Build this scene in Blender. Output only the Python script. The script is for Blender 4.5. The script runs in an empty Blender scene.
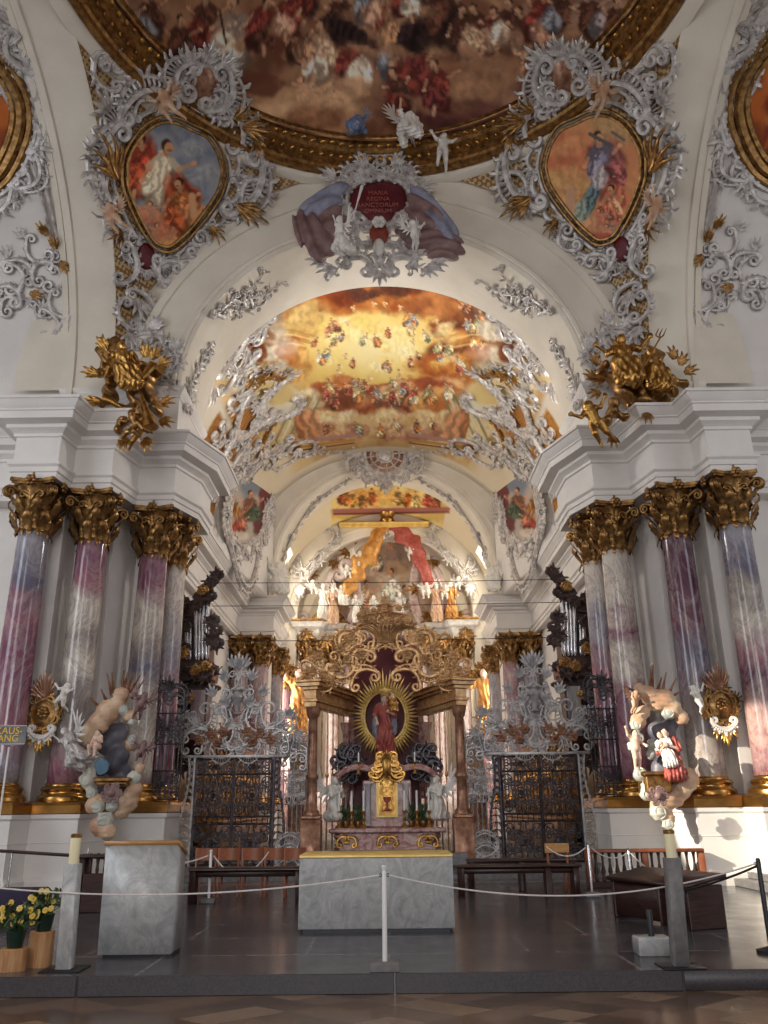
import bpy, math, random
import numpy as np
from mathutils import Vector, Matrix
PI = math.pi
C = bpy.context.scene.collection
random.seed(11)

# ------------------------------------------------------------------ camera
FPX, PITCH, ROLL, EYE = 830.0, math.radians(19.6), math.radians(0.6), np.array([0.0, 0.0, 1.79])
sp, cp = math.sin(PITCH), math.cos(PITCH)
sr, cr = math.sin(ROLL), math.cos(ROLL)

def ray(px, py):
    u, w = px - 384.0, 512.0 - py
    u, w = u * cr + w * sr, -u * sr + w * cr
    return np.array([u, FPX * cp - w * sp, FPX * sp + w * cp])

def atY(px, py, Y):
    d = ray(px, py); return EYE + d * (Y - EYE[1]) / d[1]

def atX(px, py, X):
    d = ray(px, py); return EYE + d * (X - EYE[0]) / d[0]

def atZ(px, py, Z):
    d = ray(px, py); return EYE + d * (Z - EYE[2]) / d[2]

def project(P):
    q = P - EYE
    f = q[:, 1] * cp + q[:, 2] * sp
    w = -q[:, 1] * sp + q[:, 2] * cp
    ok = f > 0.5
    f = np.where(ok, f, 0.5)
    u, w = q[:, 0] / f * FPX, w / f * FPX
    u, w = u * cr - w * sr, u * sr + w * cr
    return 384 + u, 512 - w

cam_d = bpy.data.cameras.new('camera')
cam = bpy.data.objects.new('camera', cam_d); C.objects.link(cam)
cam_d.sensor_fit = 'VERTICAL'; cam_d.sensor_height = 36.0; cam_d.lens = FPX / 1024 * 36.0
cam_d.clip_end = 400
cam.matrix_world = Matrix.Translation(Vector(EYE)) @ Matrix.Rotation(PI / 2 + PITCH, 4, 'X') @ Matrix.Rotation(-ROLL, 4, 'Z')
bpy.context.scene.camera = cam
vs = bpy.context.scene.view_settings
vs.view_transform = 'Standard'; vs.look = 'None'; vs.gamma = 1; vs.use_curve_mapping = False; vs.exposure = 0.0

# ------------------------------------------------------------------ mesh builder
class MB:
    def __init__(s): s.V = []; s.Q = []; s.T = []; s.n = 0; s.colr = []
    def add(s, V, F):
        V = np.asarray(V, float).reshape(-1, 3)
        q, t = [], []
        if isinstance(F, np.ndarray):
            if len(F): (s.Q if F.shape[1] == 4 else s.T).append(F + s.n)
        else:
            for f in F:
                if len(f) == 4: q.append(f)
                elif len(f) == 3: t.append(f)
                else:
                    for i in range(1, len(f) - 1): t.append((f[0], f[i], f[i + 1]))
            if q: s.Q.append(np.array(q, int) + s.n)
            if t: s.T.append(np.array(t, int) + s.n)
        s.V.append(V); s.n += len(V); return s
    def verts(s): return np.concatenate(s.V) if s.V else np.zeros((0, 3))
    def join(s, o, fn=None):
        V = o.verts()
        if fn: V = fn(V)
        for q in o.Q: s.Q.append(q + s.n)
        for t in o.T: s.T.append(t + s.n)
        s.V.append(V); s.n += len(V); return s
    def mapped(s, fn, flip=False):
        m = MB(); m.V = [fn(s.verts())]; m.n = s.n
        m.Q = [q[:, ::-1] if flip else q for q in s.Q]; m.T = [t[:, ::-1] if flip else t for t in s.T]
        return m
    def mirror(s): return s.mapped(lambda V: V * np.array([-1, 1, 1]), True)
    # --- primitives
    def grid(s, P, close_u=False, close_v=False):   # P (nu,nv,3)
        nu, nv = P.shape[:2]
        iu = np.arange(nu if close_u else nu - 1); iv = np.arange(nv if close_v else nv - 1)
        a, b = np.meshgrid(iu, iv, indexing='ij'); a = a.ravel(); b = b.ravel(); a2 = (a + 1) % nu; b2 = (b + 1) % nv
        return s.add(P.reshape(-1, 3), np.stack([a * nv + b, a2 * nv + b, a2 * nv + b2, a * nv + b2], 1))
    def tube(s, pts, r, k=6, flat=1.0, up=None, caps=True):
        P = np.asarray(pts, float); n = len(P)
        if n < 2: return s
        if P.shape[1] == 2: P = np.c_[P, np.zeros(n)]; up = (0, 0, 1)
        R = np.broadcast_to(np.asarray(r, float), (n,))
        T = np.gradient(P, axis=0); T /= np.linalg.norm(T, axis=1)[:, None] + 1e-12
        if up is not None:
            B = np.broadcast_to(np.asarray(up, float), (n, 3)); N = np.cross(B, T); N /= np.linalg.norm(N, axis=1)[:, None] + 1e-9
            B = np.cross(T, N)
        else:
            a = np.array([0, 0, 1.0]) if abs(T[0][2]) < .9 else np.array([1.0, 0, 0])
            N = np.zeros((n, 3)); v = np.cross(a, T[0]); v /= np.linalg.norm(v)
            for i in range(n):
                v = v - T[i] * (v @ T[i]); v /= np.linalg.norm(v) + 1e-12; N[i] = v
            B = np.cross(T, N)
        A = np.arange(k) * 2 * PI / k
        G = P[:, None] + R[:, None, None] * (np.cos(A)[None, :, None] * N[:, None] + flat * np.sin(A)[None, :, None] * B[:, None])
        o = s.n; s.grid(G, close_v=True)
        if caps:
            s.add(P[[0, -1]], np.zeros((0, 4), int)); j = s.n
            for i in range(k):
                s.T.append(np.array([[o + (i + 1) % k, o + i, j - 2], [o + (n - 1) * k + i, o + (n - 1) * k + (i + 1) % k, j - 1]]))
        return s
    def lathe(s, prof, k=24, c=(0, 0, 0), ax='z'):
        pr = np.asarray(prof, float); A = np.arange(k) * 2 * PI / k
        G = np.stack([pr[:, 0][:, None] * np.cos(A), pr[:, 0][:, None] * np.sin(A), np.repeat(pr[:, 1][:, None], k, 1)], 2)
        if ax == 'y': G = G[..., [0, 2, 1]]
        return s.grid(G + np.array(c), close_v=True)
    def ell(s, c, r, R=None, k=8, m=6):
        r = np.broadcast_to(np.asarray(r, float), (3,))
        th = np.linspace(0.02, PI - .02, m); A = np.arange(k) * 2 * PI / k
        G = np.stack([np.sin(th)[:, None] * np.cos(A), np.sin(th)[:, None] * np.sin(A), np.repeat(np.cos(th)[:, None], k, 1)], 2) * r
        if R is not None: G = G @ np.asarray(R).T
        return s.grid(G + np.array(c), close_v=True)
    def box(s, lo, hi, b=0.0):
        lo = np.array(lo, float); hi = np.array(hi, float)
        if b <= 0:
            V = np.array([[x, y, z] for z in (lo[2], hi[2]) for y in (lo[1], hi[1]) for x in (lo[0], hi[0])])
            return s.add(V, [(0, 2, 3, 1), (4, 5, 7, 6), (0, 1, 5, 4), (2, 6, 7, 3), (0, 4, 6, 2), (1, 3, 7, 5)])
        P = np.array([[lo[0] + b, lo[1]], [hi[0] - b, lo[1]], [hi[0], lo[1] + b], [hi[0], hi[1] - b], [hi[0] - b, hi[1]], [lo[0] + b, hi[1]], [lo[0], hi[1] - b], [lo[0], lo[1] + b]])
        c = (lo[:2] + hi[:2]) / 2; sc = 1 - 2 * b / np.maximum(hi[:2] - lo[:2], 1e-6)
        P2 = c + (P - c) * sc
        V = np.concatenate([np.c_[Q, np.full(8, z)] for Q, z in ((P2, lo[2]), (P, lo[2] + b), (P, hi[2] - b), (P2, hi[2]))])
        F = [tuple(range(7, -1, -1)), tuple(range(24, 32))]
        for l in range(3):
            for i in range(8): F.append((l * 8 + i, l * 8 + (i + 1) % 8, (l + 1) * 8 + (i + 1) % 8, (l + 1) * 8 + i))
        return s.add(V, F)
    def prism(s, poly, z0, z1):   # polygon in xy, extruded along z (fan caps through the centroid)
        P = np.asarray(poly, float); n = len(P); c = P.mean(0)
        V = np.concatenate([np.c_[P, np.full(n, z0)], np.c_[P, np.full(n, z1)], [[c[0], c[1], z0], [c[0], c[1], z1]]])
        F = [(i, (i + 1) % n, n + (i + 1) % n, n + i) for i in range(n)] + [((i + 1) % n, i, 2 * n) for i in range(n)] + [(n + i, n + (i + 1) % n, 2 * n + 1) for i in range(n)]
        return s.add(V, F)
    def build(s, name, mat=None, parent=None, smooth=45, colors=None):
        me = bpy.data.meshes.new(name)
        V = s.verts(); Q = np.concatenate(s.Q) if s.Q else np.zeros((0, 4), int); T = np.concatenate(s.T) if s.T else np.zeros((0, 3), int)
        me.vertices.add(len(V)); me.vertices.foreach_set('co', V.astype(np.float32).ravel())
        L = np.concatenate([Q.ravel(), T.ravel()]).astype(np.int32)
        me.loops.add(len(L)); me.loops.foreach_set('vertex_index', L)
        st = np.concatenate([np.arange(len(Q)) * 4, len(Q) * 4 + np.arange(len(T)) * 3]).astype(np.int32)
        me.polygons.add(len(st)); me.polygons.foreach_set('loop_start', st)
        me.update(calc_edges=True); me.validate()
        if smooth:
            me.polygons.foreach_set('use_smooth', np.ones(len(me.polygons), bool))
            if smooth < 180: me.set_sharp_from_angle(angle=math.radians(smooth))
        if colors is not None:
            at = me.color_attributes.new('Col', 'FLOAT_COLOR', 'POINT')
            at.data.foreach_set('color', np.c_[colors, np.ones(len(colors))].astype(np.float32).ravel())
        if mat: me.materials.append(mat)
        o = bpy.data.objects.new(name, me); C.objects.link(o)
        if parent: o.parent = parent
        return o

def tag(o, label, cat, group=None, kind=None):
    o['label'] = label; o['category'] = cat
    if group: o['group'] = group
    if kind: o['kind'] = kind
    return o

def thing(name, label, cat, loc=(0, 0, 0), rz=0.0, group=None):
    o = bpy.data.objects.new(name, None); C.objects.link(o); o.empty_display_size = .2
    o.location = loc; o.rotation_euler = (0, 0, rz); return tag(o, label, cat, group)

def struct(name, mb, mat, label, cat, smooth=45, colors=None):
    return tag(mb.build(name, mat, None, smooth, colors), label, cat, None, 'structure')

KIDS = {}
def copy_thing(o, loc=None, rz=None, scale=None, label=None):
    c = o.copy(); C.objects.link(c)
    for ch in list(o.children):
        d = ch.copy(); C.objects.link(d); d.parent = c
        for g in list(ch.children):
            e = g.copy(); C.objects.link(e); e.parent = d
    if loc is not None: c.location = loc
    if rz is not None: c.rotation_euler = (0, 0, rz)
    if scale is not None: c.scale = scale
    if label: c['label'] = label
    return c

# ------------------------------------------------------------------ materials
def lin(c):
    c = np.asarray(c, float) / 255.0
    return np.where(c <= .04045, c / 12.92, ((c + .055) / 1.055) ** 2.4)

def nodes(name):
    m = bpy.data.materials.new(name); m.use_nodes = True; nt = m.node_tree
    return m, nt, nt.nodes['Principled BSDF']

def ramp(nt, fac, stops, interp='LINEAR'):
    r = nt.nodes.new('ShaderNodeValToRGB'); e = r.color_ramp.elements; r.color_ramp.interpolation = interp
    while len(e) < len(stops): e.new(0.5)
    for el, (p, c) in zip(e, stops): el.position = p; el.color = (*c, 1)
    nt.links.new(fac, r.inputs[0]); return r.outputs[0]

def noise_node(nt, scale, detail=5, rough=.55, dist=0.0, coord='Object', mul=None, rnd=False):
    tc = nt.nodes.new('ShaderNodeTexCoord'); out = tc.outputs[coord]
    if mul is not None or rnd:
        mp = nt.nodes.new('ShaderNodeMapping'); nt.links.new(out, mp.inputs[0])
        if mul is not None: mp.inputs['Scale'].default_value = mul
        if rnd:
            oi = nt.nodes.new('ShaderNodeObjectInfo'); mm = nt.nodes.new('ShaderNodeMath'); mm.operation = 'MULTIPLY'; mm.inputs[1].default_value = 37.0
            nt.links.new(oi.outputs['Random'], mm.inputs[0]); nt.links.new(mm.outputs[0], mp.inputs['Location'])
        out = mp.outputs[0]
    n = nt.nodes.new('ShaderNodeTexNoise'); nt.links.new(out, n.inputs['Vector'])
    n.inputs['Scale'].default_value = scale; n.inputs['Detail'].default_value = detail; n.inputs['Roughness'].default_value = rough; n.inputs['Distortion'].default_value = dist
    return n.outputs['Fac']

def simple(name, a, b=None, scale=3.0, rough=.5, metal=0.0, bump=0.0, bscale=30.0, spec=None, lo=.35, hi=.65, coord='Object', mul=None):
    m, nt, p = nodes(name)
    p.inputs['Roughness'].default_value = rough; p.inputs['Metallic'].default_value = metal
    if spec is not None: p.inputs['Specular IOR Level'].default_value = spec
    if b is None: p.inputs['Base Color'].default_value = (*a, 1)
    else: nt.links.new(ramp(nt, noise_node(nt, scale, coord=coord, mul=mul), [(lo, a), (hi, b)]), p.inputs['Base Color'])
    if bump > 0:
        bn = nt.nodes.new('ShaderNodeBump'); bn.inputs['Strength'].default_value = bump; bn.inputs['Distance'].default_value = .02
        nt.links.new(noise_node(nt, bscale, 4), bn.inputs['Height']); nt.links.new(bn.outputs[0], p.inputs['Normal'])
    return m

def marble(name, stops, scale=1.0, rough=.12, dist=1.5, mul=(1, 1, .35), vein=None, rnd=True):
    m, nt, p = nodes(name); p.inputs['Roughness'].default_value = rough
    col = ramp(nt, noise_node(nt, scale, 7, .6, dist, mul=mul, rnd=rnd), stops)
    if vein is not None:
        v = ramp(nt, noise_node(nt, scale * 3.3, 9, .7, 2.5, mul=mul, rnd=rnd), [(.46, (0, 0, 0)), (.5, (1, 1, 1)), (.54, (0, 0, 0))])
        mx = nt.nodes.new('ShaderNodeMix'); mx.data_type = 'RGBA'
        f = nt.nodes.new('ShaderNodeMath'); f.operation = 'MULTIPLY'; f.inputs[1].default_value = .45
        nt.links.new(v, f.inputs[0]); nt.links.new(f.outputs[0], mx.inputs['Factor']); nt.links.new(col, mx.inputs['A']); mx.inputs['B'].default_value = (*vein, 1); col = mx.outputs['Result']
    nt.links.new(col, p.inputs['Base Color']); return m

def paintmat(name, rough=.75):
    m, nt, p = nodes(name); p.inputs['Roughness'].default_value = rough; p.inputs['Specular IOR Level'].default_value = .15
    a = nt.nodes.new('ShaderNodeVertexColor'); a.layer_name = 'Col'; nt.links.new(a.outputs['Color'], p.inputs['Base Color']); return m

def emis(name, col, strength):
    m, nt, p = nodes(name); p.inputs['Base Color'].default_value = (*col, 1); p.inputs['Emission Color'].default_value = (*col, 1); p.inputs['Emission Strength'].default_value = strength; return m

M = {}
M['plaster'] = simple('white_plaster', (.70, .665, .64), (.78, .745, .71), .9, .75, bump=.03, bscale=12, spec=.2)
M['cream'] = simple('cream_plaster', (.68, .62, .53), (.77, .71, .61), .7, .75, bump=.03, bscale=12, spec=.2)
M['stucco'] = simple('silvered_stucco', (.34, .31, .30), (.70, .665, .64), 5, .42, .25)
M['stucco_white'] = simple('white_stucco', (.62, .59, .55), (.82, .79, .74), 4, .55, spec=.3)
M['gold'] = simple('gilding', (.26, .13, .035), (.66, .38, .11), 6, .36, .95)
M['gold_bright'] = simple('bright_gilding', (.74, .50, .13), (.90, .68, .25), 4, .42, .3)
M['gold_dark'] = simple('dark_gilding', (.16, .08, .03), (.46, .26, .09), 7, .4, .85)
M['gold_base'] = simple('gilded_base_ring', (.30, .15, .04), (.50, .27, .075), 2, .25, .9)
M['pillar_a'] = marble('stucco_marble_mauve', [(.28, (.13, .055, .085)), (.42, (.34, .16, .21)), (.5, (.52, .42, .40)), (.58, (.38, .36, .40)), (.68, (.20, .20, .27)), (.8, (.60, .55, .50))], .45, .14, 1.2, vein=(.10, .05, .08))
M['pillar_b'] = marble('stucco_marble_grey', [(.28, (.16, .17, .24)), (.42, (.42, .41, .44)), (.5, (.64, .58, .53)), (.58, (.46, .32, .34)), (.7, (.27, .11, .15)), (.82, (.62, .55, .48))], .42, .14, 1.2, vein=(.14, .09, .11))
def banded(name, bands):
    """stucco marble in cloudy bands: [(height fraction, sRGB)] of a shaft about 6 m tall"""
    m, nt, p = nodes(name); p.inputs['Roughness'].default_value = .13
    tc = nt.nodes.new('ShaderNodeTexCoord'); sx = nt.nodes.new('ShaderNodeSeparateXYZ'); nt.links.new(tc.outputs['Object'], sx.inputs[0])
    f = noise_node(nt, .55, 6, .6, 1.0); k = nt.nodes.new('ShaderNodeMath'); k.operation = 'MULTIPLY_ADD'; nt.links.new(f, k.inputs[0]); k.inputs[1].default_value = 2.6; nt.links.new(sx.outputs[2], k.inputs[2])
    s = nt.nodes.new('ShaderNodeMath'); s.operation = 'MULTIPLY_ADD'; nt.links.new(k.outputs[0], s.inputs[0]); s.inputs[1].default_value = 1 / 6.0; s.inputs[2].default_value = -1.3 / 6
    col = ramp(nt, s.outputs[0], [(h, tuple(lin(c) * 1.05)) for h, c in bands])
    for sc, w, vc in ((1.6, .5, (.12, .07, .10)), (.9, .22, (.62, .56, .52))):
        v = ramp(nt, noise_node(nt, sc, 9, .68, 1.8, mul=(1, 1, .55)), [(.44, (0, 0, 0)), (.49, (w, w, w)), (.55, (0, 0, 0))])
        mx = nt.nodes.new('ShaderNodeMix'); mx.data_type = 'RGBA'; nt.links.new(v, mx.inputs['Factor']); nt.links.new(col, mx.inputs['A']); mx.inputs['B'].default_value = (*vc, 1); col = mx.outputs['Result']
    nt.links.new(col, p.inputs['Base Color']); return m
M['rose'] = marble('rose_marble', [(.3, (.20, .05, .06)), (.45, (.36, .14, .14)), (.55, (.55, .38, .34)), (.7, (.28, .09, .10))], 2.2, .18, 2, (1, 1, 1), vein=(.6, .5, .45))
M['rose_pale'] = marble('pale_rose_marble', [(.3, (.40, .22, .22)), (.45, (.58, .42, .40)), (.55, (.72, .62, .58)), (.7, (.46, .28, .29))], .8, .2, 2.2, (1, 1, 1), vein=(.7, .6, .55))
M['whitemarble'] = marble('grey_veined_marble', [(.3, (.33, .335, .34)), (.5, (.48, .48, .48)), (.7, (.60, .595, .58))], 3.0, .3, 3.5, (1, 1, .8), vein=(.30, .31, .32))
M['ochre'] = None
M['wood_dark'] = simple('dark_wood', (.022, .009, .008), (.055, .022, .016), 6, .35, mul=(1, 1, 6))
M['wood_red'] = simple('reddish_wood', (.20, .055, .022), (.32, .10, .04), 5, .35)
M['wood_organ'] = simple('carved_dark_walnut', (.028, .014, .014), (.085, .045, .038), 6, .35)
M['wood_gold'] = simple('gilded_walnut', (.16, .065, .02), (.42, .20, .06), 5, .35, .4)
M['wood_pale'] = simple('split_log_wood', (.32, .15, .06), (.50, .27, .12), 5, .6, mul=(6, 6, .7))
M['oak'] = simple('honey_oak', (.42, .20, .06), (.55, .29, .10), 4, .35, mul=(1, 8, 8))
M['iron'] = simple('wrought_iron', (.035, .030, .036), (.10, .09, .10), 8, .42, .75)
M['iron_grey'] = simple('silvered_iron', (.28, .27, .28), (.54, .52, .51), 7, .4, .45)
M['iron_gold'] = simple('gilded_iron', (.40, .20, .09), (.74, .47, .22), 7, .4, .5)
M['bronze'] = simple('red_bronze', (.18, .075, .045), (.42, .23, .14), 6, .35, .45)
M['tin'] = simple('organ_tin', (.50, .50, .54), (.68, .68, .70), 3, .22, .95)
M['white_paint'] = simple('white_enamel', (.74, .73, .72), rough=.35)
M['rope'] = simple('white_cord', (.62, .57, .56), (.75, .70, .68), 40, .8)
M['wax'] = simple('candle_wax', (.78, .70, .45), rough=.5)
M['wax_white'] = simple('white_candle_wax', (.82, .80, .76), rough=.45)
M['skin'] = simple('painted_skin', (.66, .44, .34), (.75, .53, .42), 6, .5)
M['robe_red'] = simple('red_painted_robe', (.27, .045, .035), (.46, .11, .085), 5, .45)
M['robe_blue'] = simple('blue_painted_cloth', (.09, .14, .28), (.20, .27, .42), 5, .5)
M['drape_blue'] = simple('grey_blue_stucco_cloth', (.16, .17, .24), (.30, .31, .40), 3, .5)
M['drape_mauve'] = simple('mauve_stucco_cloth', (.15, .08, .08), (.27, .17, .16), 3, .5)
M['drape_gold'] = simple('orange_gilt_cloth', (.44, .18, .04), (.68, .36, .10), 3, .4, .3)
M['hair'] = simple('brown_hair', (.10, .045, .02), rough=.6)
M['cloud_pink'] = simple('peach_stucco_cloud', (.46, .25, .15), (.68, .50, .34), 2.2, .42)
M['cloud_grey'] = simple('grey_stucco_cloud', (.36, .39, .37), (.66, .63, .54), 2.2, .42)
M['cloud_dark'] = simple('dark_blue_stucco_cloud', (.05, .055, .085), (.17, .16, .19), 1.6, .45)
M['leaf'] = simple('plant_leaf', (.02, .05, .012), (.06, .11, .03), 8, .5)
M['petal'] = simple('yellow_petal', (.66, .44, .06), (.80, .64, .18), 8, .6)
M['pot'] = simple('dark_pot', (.012, .03, .022), rough=.3)
M['charcoal'] = simple('charcoal_steel', (.03, .03, .035), rough=.4, metal=.5)
M['dark_red'] = simple('dark_red_ground', (.085, .006, .014), (.14, .014, .022), 2, .5)
M['red_paint'] = simple('red_ground', (.20, .03, .02), (.33, .08, .05), 4, .5)
M['slate_block'] = simple('grey_stone', (.13, .125, .13), (.20, .19, .19), 10, .5)
M['carpet'] = simple('purple_cloth', (.03, .022, .05), rough=.9)
M['paint'] = paintmat('fresco_paint')
M['black'] = simple('deep_void', (.012, .009, .010), rough=.9)

def trellis():
    m, nt, p = nodes('ochre_trellis'); p.inputs['Roughness'].default_value = .6
    tc = nt.nodes.new('ShaderNodeTexCoord'); mp = nt.nodes.new('ShaderNodeMapping'); nt.links.new(tc.outputs['Object'], mp.inputs[0])
    mp.inputs['Rotation'].default_value = (.6, .6, .78); mp.inputs['Scale'].default_value = (9, 9, 9)
    ck = nt.nodes.new('ShaderNodeTexVoronoi'); ck.distance = 'MANHATTAN'; ck.inputs['Randomness'].default_value = 0.0; ck.inputs['Scale'].default_value = 1.0
    nt.links.new(mp.outputs[0], ck.inputs['Vector'])
    nt.links.new(ramp(nt, ck.outputs['Distance'], [(.35, (.52, .36, .16)), (.62, (.60, .45, .23)), (.75, (.24, .12, .04))]), p.inputs['Base Color'])
    return m
M['ochre'] = trellis()

# ------------------------------------------------------------------ ornament kit (flat: u right, v up, h out)
def spiral(P, ang, side, r, turns=1.25, n=None):
    n = n or int(10 * turns) + 4
    left = np.array([-math.sin(ang), math.cos(ang)]); c = P + side * r * left; v0 = -side * r * left; a0 = math.atan2(v0[1], v0[0])
    t = np.linspace(0, 1, n)[1:]; a = a0 + side * 2 * PI * turns * t; rr = r * (1 - .8 * t)
    return np.stack([c[0] + rr * np.cos(a), c[1] + rr * np.sin(a)], 1)

def arc(P0, P1, bulge, n=14):
    P0 = np.array(P0, float); P1 = np.array(P1, float); d = P1 - P0; L = np.linalg.norm(d) + 1e-9; nrm = np.array([-d[1], d[0]]) / L
    t = np.linspace(0, 1, n)
    return P0 + t[:, None] * d + nrm * (4 * t * (1 - t))[:, None] * bulge * L

def scroll(mb, P0, P1, bulge, w, e0=0.0, e1=0.0, teeth=0, tl=None, k=6, h=0.0, comb=0.0, inner=False):
    """a C-scroll from P0 to P1 bulging to its left; e0/e1: spiral radius at the ends; teeth: flames on the outside."""
    A = arc(P0, P1, bulge); sd = -1 if bulge >= 0 else 1
    body = [A]
    if e1 > 0:
        d = A[-1] - A[-2]; body.append(spiral(A[-1], math.atan2(d[1], d[0]), sd, e1))
    if e0 > 0:
        d = A[0] - A[1]; body.insert(0, spiral(A[0], math.atan2(d[1], d[0]), -sd, e0)[::-1])
    P = np.concatenate(body); n = len(P); t = np.linspace(0, 1, n)
    r = w * (.38 + .62 * np.sin(PI * t) ** .7)
    hh = h + w * .5
    mb.tube(np.c_[P, np.full(n, hh)], r, k, up=(0, 0, 1))
    T = np.gradient(A, axis=0); T /= np.linalg.norm(T, axis=1)[:, None] + 1e-9; N = np.stack([-T[:, 1], T[:, 0]], 1) * (1 if bulge >= 0 else -1)
    tl = (tl or w * 3) * .82
    if comb > 0:        # pierced band: a second strand joined by ribs
        O = A + N * comb * np.sin(np.linspace(.25, PI - .25, len(A)))[:, None]
        mb.tube(np.c_[O, np.full(len(O), hh)], w * .6, k, up=(0, 0, 1))
        for i in range(1, len(A) - 1): mb.tube(np.array([[*A[i], hh], [*((A[i] + O[i]) / 2), hh + w * .9], [*O[i], hh]]), w * .38, 4)
        A = O
    if teeth:
        for i in np.linspace(1, len(A) - 2, teeth).astype(int):
            f = .55 + .45 * math.sin(PI * i / len(A)); q = A[i]; s = (1 if i * 2 > len(A) else -1)
            p1 = q + N[i] * tl * f * .6 + T[i] * tl * .10 * s; p2 = q + N[i] * tl * f + T[i] * tl * .45 * s
            mb.tube(np.array([[*q, hh], [*p1, hh + w * .5], [*p2, hh + w * .2]]), np.array([w * .62, w * .55, w * .25]), 5)
    if inner:
        for i in range(2, len(A) - 2, 3): mb.ell((*(A[i] - N[i] * w * 1.5), hh), w * .45, k=6, m=5)
    return mb

def leaf(mb, P, ang, L, W, curl=.25, lobes=4, h=0.0, th=.0):
    n = lobes * 2 + 1; t = np.linspace(0, 1, n); c, s = math.cos(ang), math.sin(ang)
    W = W * .66; wid = W * np.sin(PI * np.clip(.15 + .85 * t, 0, 1)) ** .8 * np.where(np.arange(n) % 2 == 0, .66, 1.0); wid[-1] = W * .05
    hgt = h + L * .12 + curl * L * np.sin(PI * t * .85) * t
    G = np.zeros((n, 5, 3))
    for j, (x, z) in enumerate(((-1, -.28), (-.5, .10), (0, -.06), (.5, .10), (1, -.28))):
        u = t * L - np.abs(x) * W * .25 * (np.arange(n) % 2); v = x * wid
        G[:, j, 0] = P[0] + u * c - v * s; G[:, j, 1] = P[1] + u * s + v * c; G[:, j, 2] = hgt + z * wid
    mb.grid(G.transpose(1, 0, 2)[::-1]); return mb

def flower(mb, P, r, h=0.0, n=5, ph=0.0):
    for i in range(n):
        a = ph + 2 * PI * i / n; mb.ell((P[0] + math.cos(a) * r * .6, P[1] + math.sin(a) * r * .6, h + r * .3), (r * .48, r * .48, r * .3), k=6, m=5)
    mb.ell((P[0], P[1], h + r * .5), r * .3, k=6, m=5); return mb

def spray(mb, P, ang, L, n=5, spread=1.2, W=.22, h=0.0, curl=.3):
    for i in range(n):
        a = ang + spread * (i / (n - 1) - .5) if n > 1 else ang
        leaf(mb, P, a, L * (1 - .35 * abs(i / max(n - 1, 1) - .5) * 2), L * W, curl, 3, h)
    return mb

def frame(mb, pts, w, nseg, seed, comb=.0, size=1.0, gap=None):
    """rocaille frame round a closed outline (counter-clockwise): outward C-scrolls, pierced bands, flames, leaves and flowers"""
    rg = random.Random(seed); P = np.asarray(pts, float); P = np.r_[P, P[:1]]
    L = np.r_[0, np.cumsum(np.linalg.norm(np.diff(P, axis=0), axis=1))]
    at = lambda s: np.array([np.interp(s % L[-1], L, P[:, 0]), np.interp(s % L[-1], L, P[:, 1])])
    mb.tube(np.c_[P, np.full(len(P), w * .6)], w * .8, 6, up=(0, 0, 1))
    S = L[-1] / nseg; s = 0
    for i in range(nseg):
        a, b = at(s + S * .04), at(s + S * .96); m = at(s + S / 2); s += S
        d = b - a; out = np.array([d[1], -d[0]]); out /= np.linalg.norm(out) + 1e-9
        o = w * rg.uniform(1.2, 2.2) * size; big = i % 2 == 0
        scroll(mb, b + out * o * .6, a + out * o, rg.uniform(.22, .42), w * rg.uniform(.75, 1.15), S * rg.uniform(.07, .13), S * rg.uniform(.10, .17), teeth=rg.choice([5, 6, 7]), tl=w * rg.uniform(2.5, 4.5) * size, comb=comb * rg.uniform(.8, 1.3) if big else 0, h=w * .3)
        ang = math.atan2(out[1], out[0])
        spray(mb, a + out * o, ang + rg.uniform(-.6, .6), S * rg.uniform(.3, .5) * size, 3, 1.5, .22, w * .5)
        if rg.random() < .6: flower(mb, at(s) + out * o * 1.4, w * 1.6, w * .6, 5, rg.random())
        if rg.random() < .7: scroll(mb, m - out * w, b - out * w * .5, -.25, w * .5, 0, S * .07, teeth=3, tl=w * 1.5)
    return mb

def vine(mb, pts, w, seed, L=.35, dens=1.0, fl=.25):
    rg = random.Random(seed); P = np.asarray(pts, float)
    t = np.linspace(0, len(P) - 1, 8 * len(P)); Q = np.stack([np.interp(t, np.arange(len(P)), P[:, j]) for j in (0, 1)], 1)
    for _ in range(3): Q[1:-1] = (Q[:-2] + 2 * Q[1:-1] + Q[2:]) / 4
    mb.tube(np.c_[Q, np.full(len(Q), w)], np.linspace(w, w * .4, len(Q)), 5, up=(0, 0, 1))
    s = 0; sd = 1; ln = np.r_[0, np.cumsum(np.linalg.norm(np.diff(Q, axis=0), axis=1))]
    while s < ln[-1]:
        i = min(np.searchsorted(ln, s), len(Q) - 2); d = Q[i + 1] - Q[i]; a = math.atan2(d[1], d[0]); sd = -sd; k = 1 - .45 * s / ln[-1]
        if rg.random() < fl: flower(mb, Q[i] + sd * L * .4 * k * np.array([-math.sin(a), math.cos(a)]), L * .32 * k, w, 5, rg.random())
        else: leaf(mb, Q[i], a + sd * rg.uniform(.5, 1.2), L * k * rg.uniform(.7, 1.2), L * .26 * k, .35, 3, w * .5)
        if rg.random() < .4:
            e = Q[i] + L * 1.1 * k * np.array([math.cos(a + sd * .9), math.sin(a + sd * .9)]); scroll(mb, Q[i], e, -.25 * sd, w * .8, 0, L * .2 * k, teeth=3, tl=L * .18)
        s += L * .55 / dens * rg.uniform(.8, 1.2)
    return mb

# surface mappers
def plane_map(o, u, v):
    o = np.asarray(o, float); u = np.asarray(u, float); u = u / np.linalg.norm(u); v = np.asarray(v, float); v = v - u * (u @ v); v /= np.linalg.norm(v); n = np.cross(u, v)
    return lambda V: o + V[:, :1] * u + V[:, 1:2] * v + V[:, 2:] * n

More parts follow.
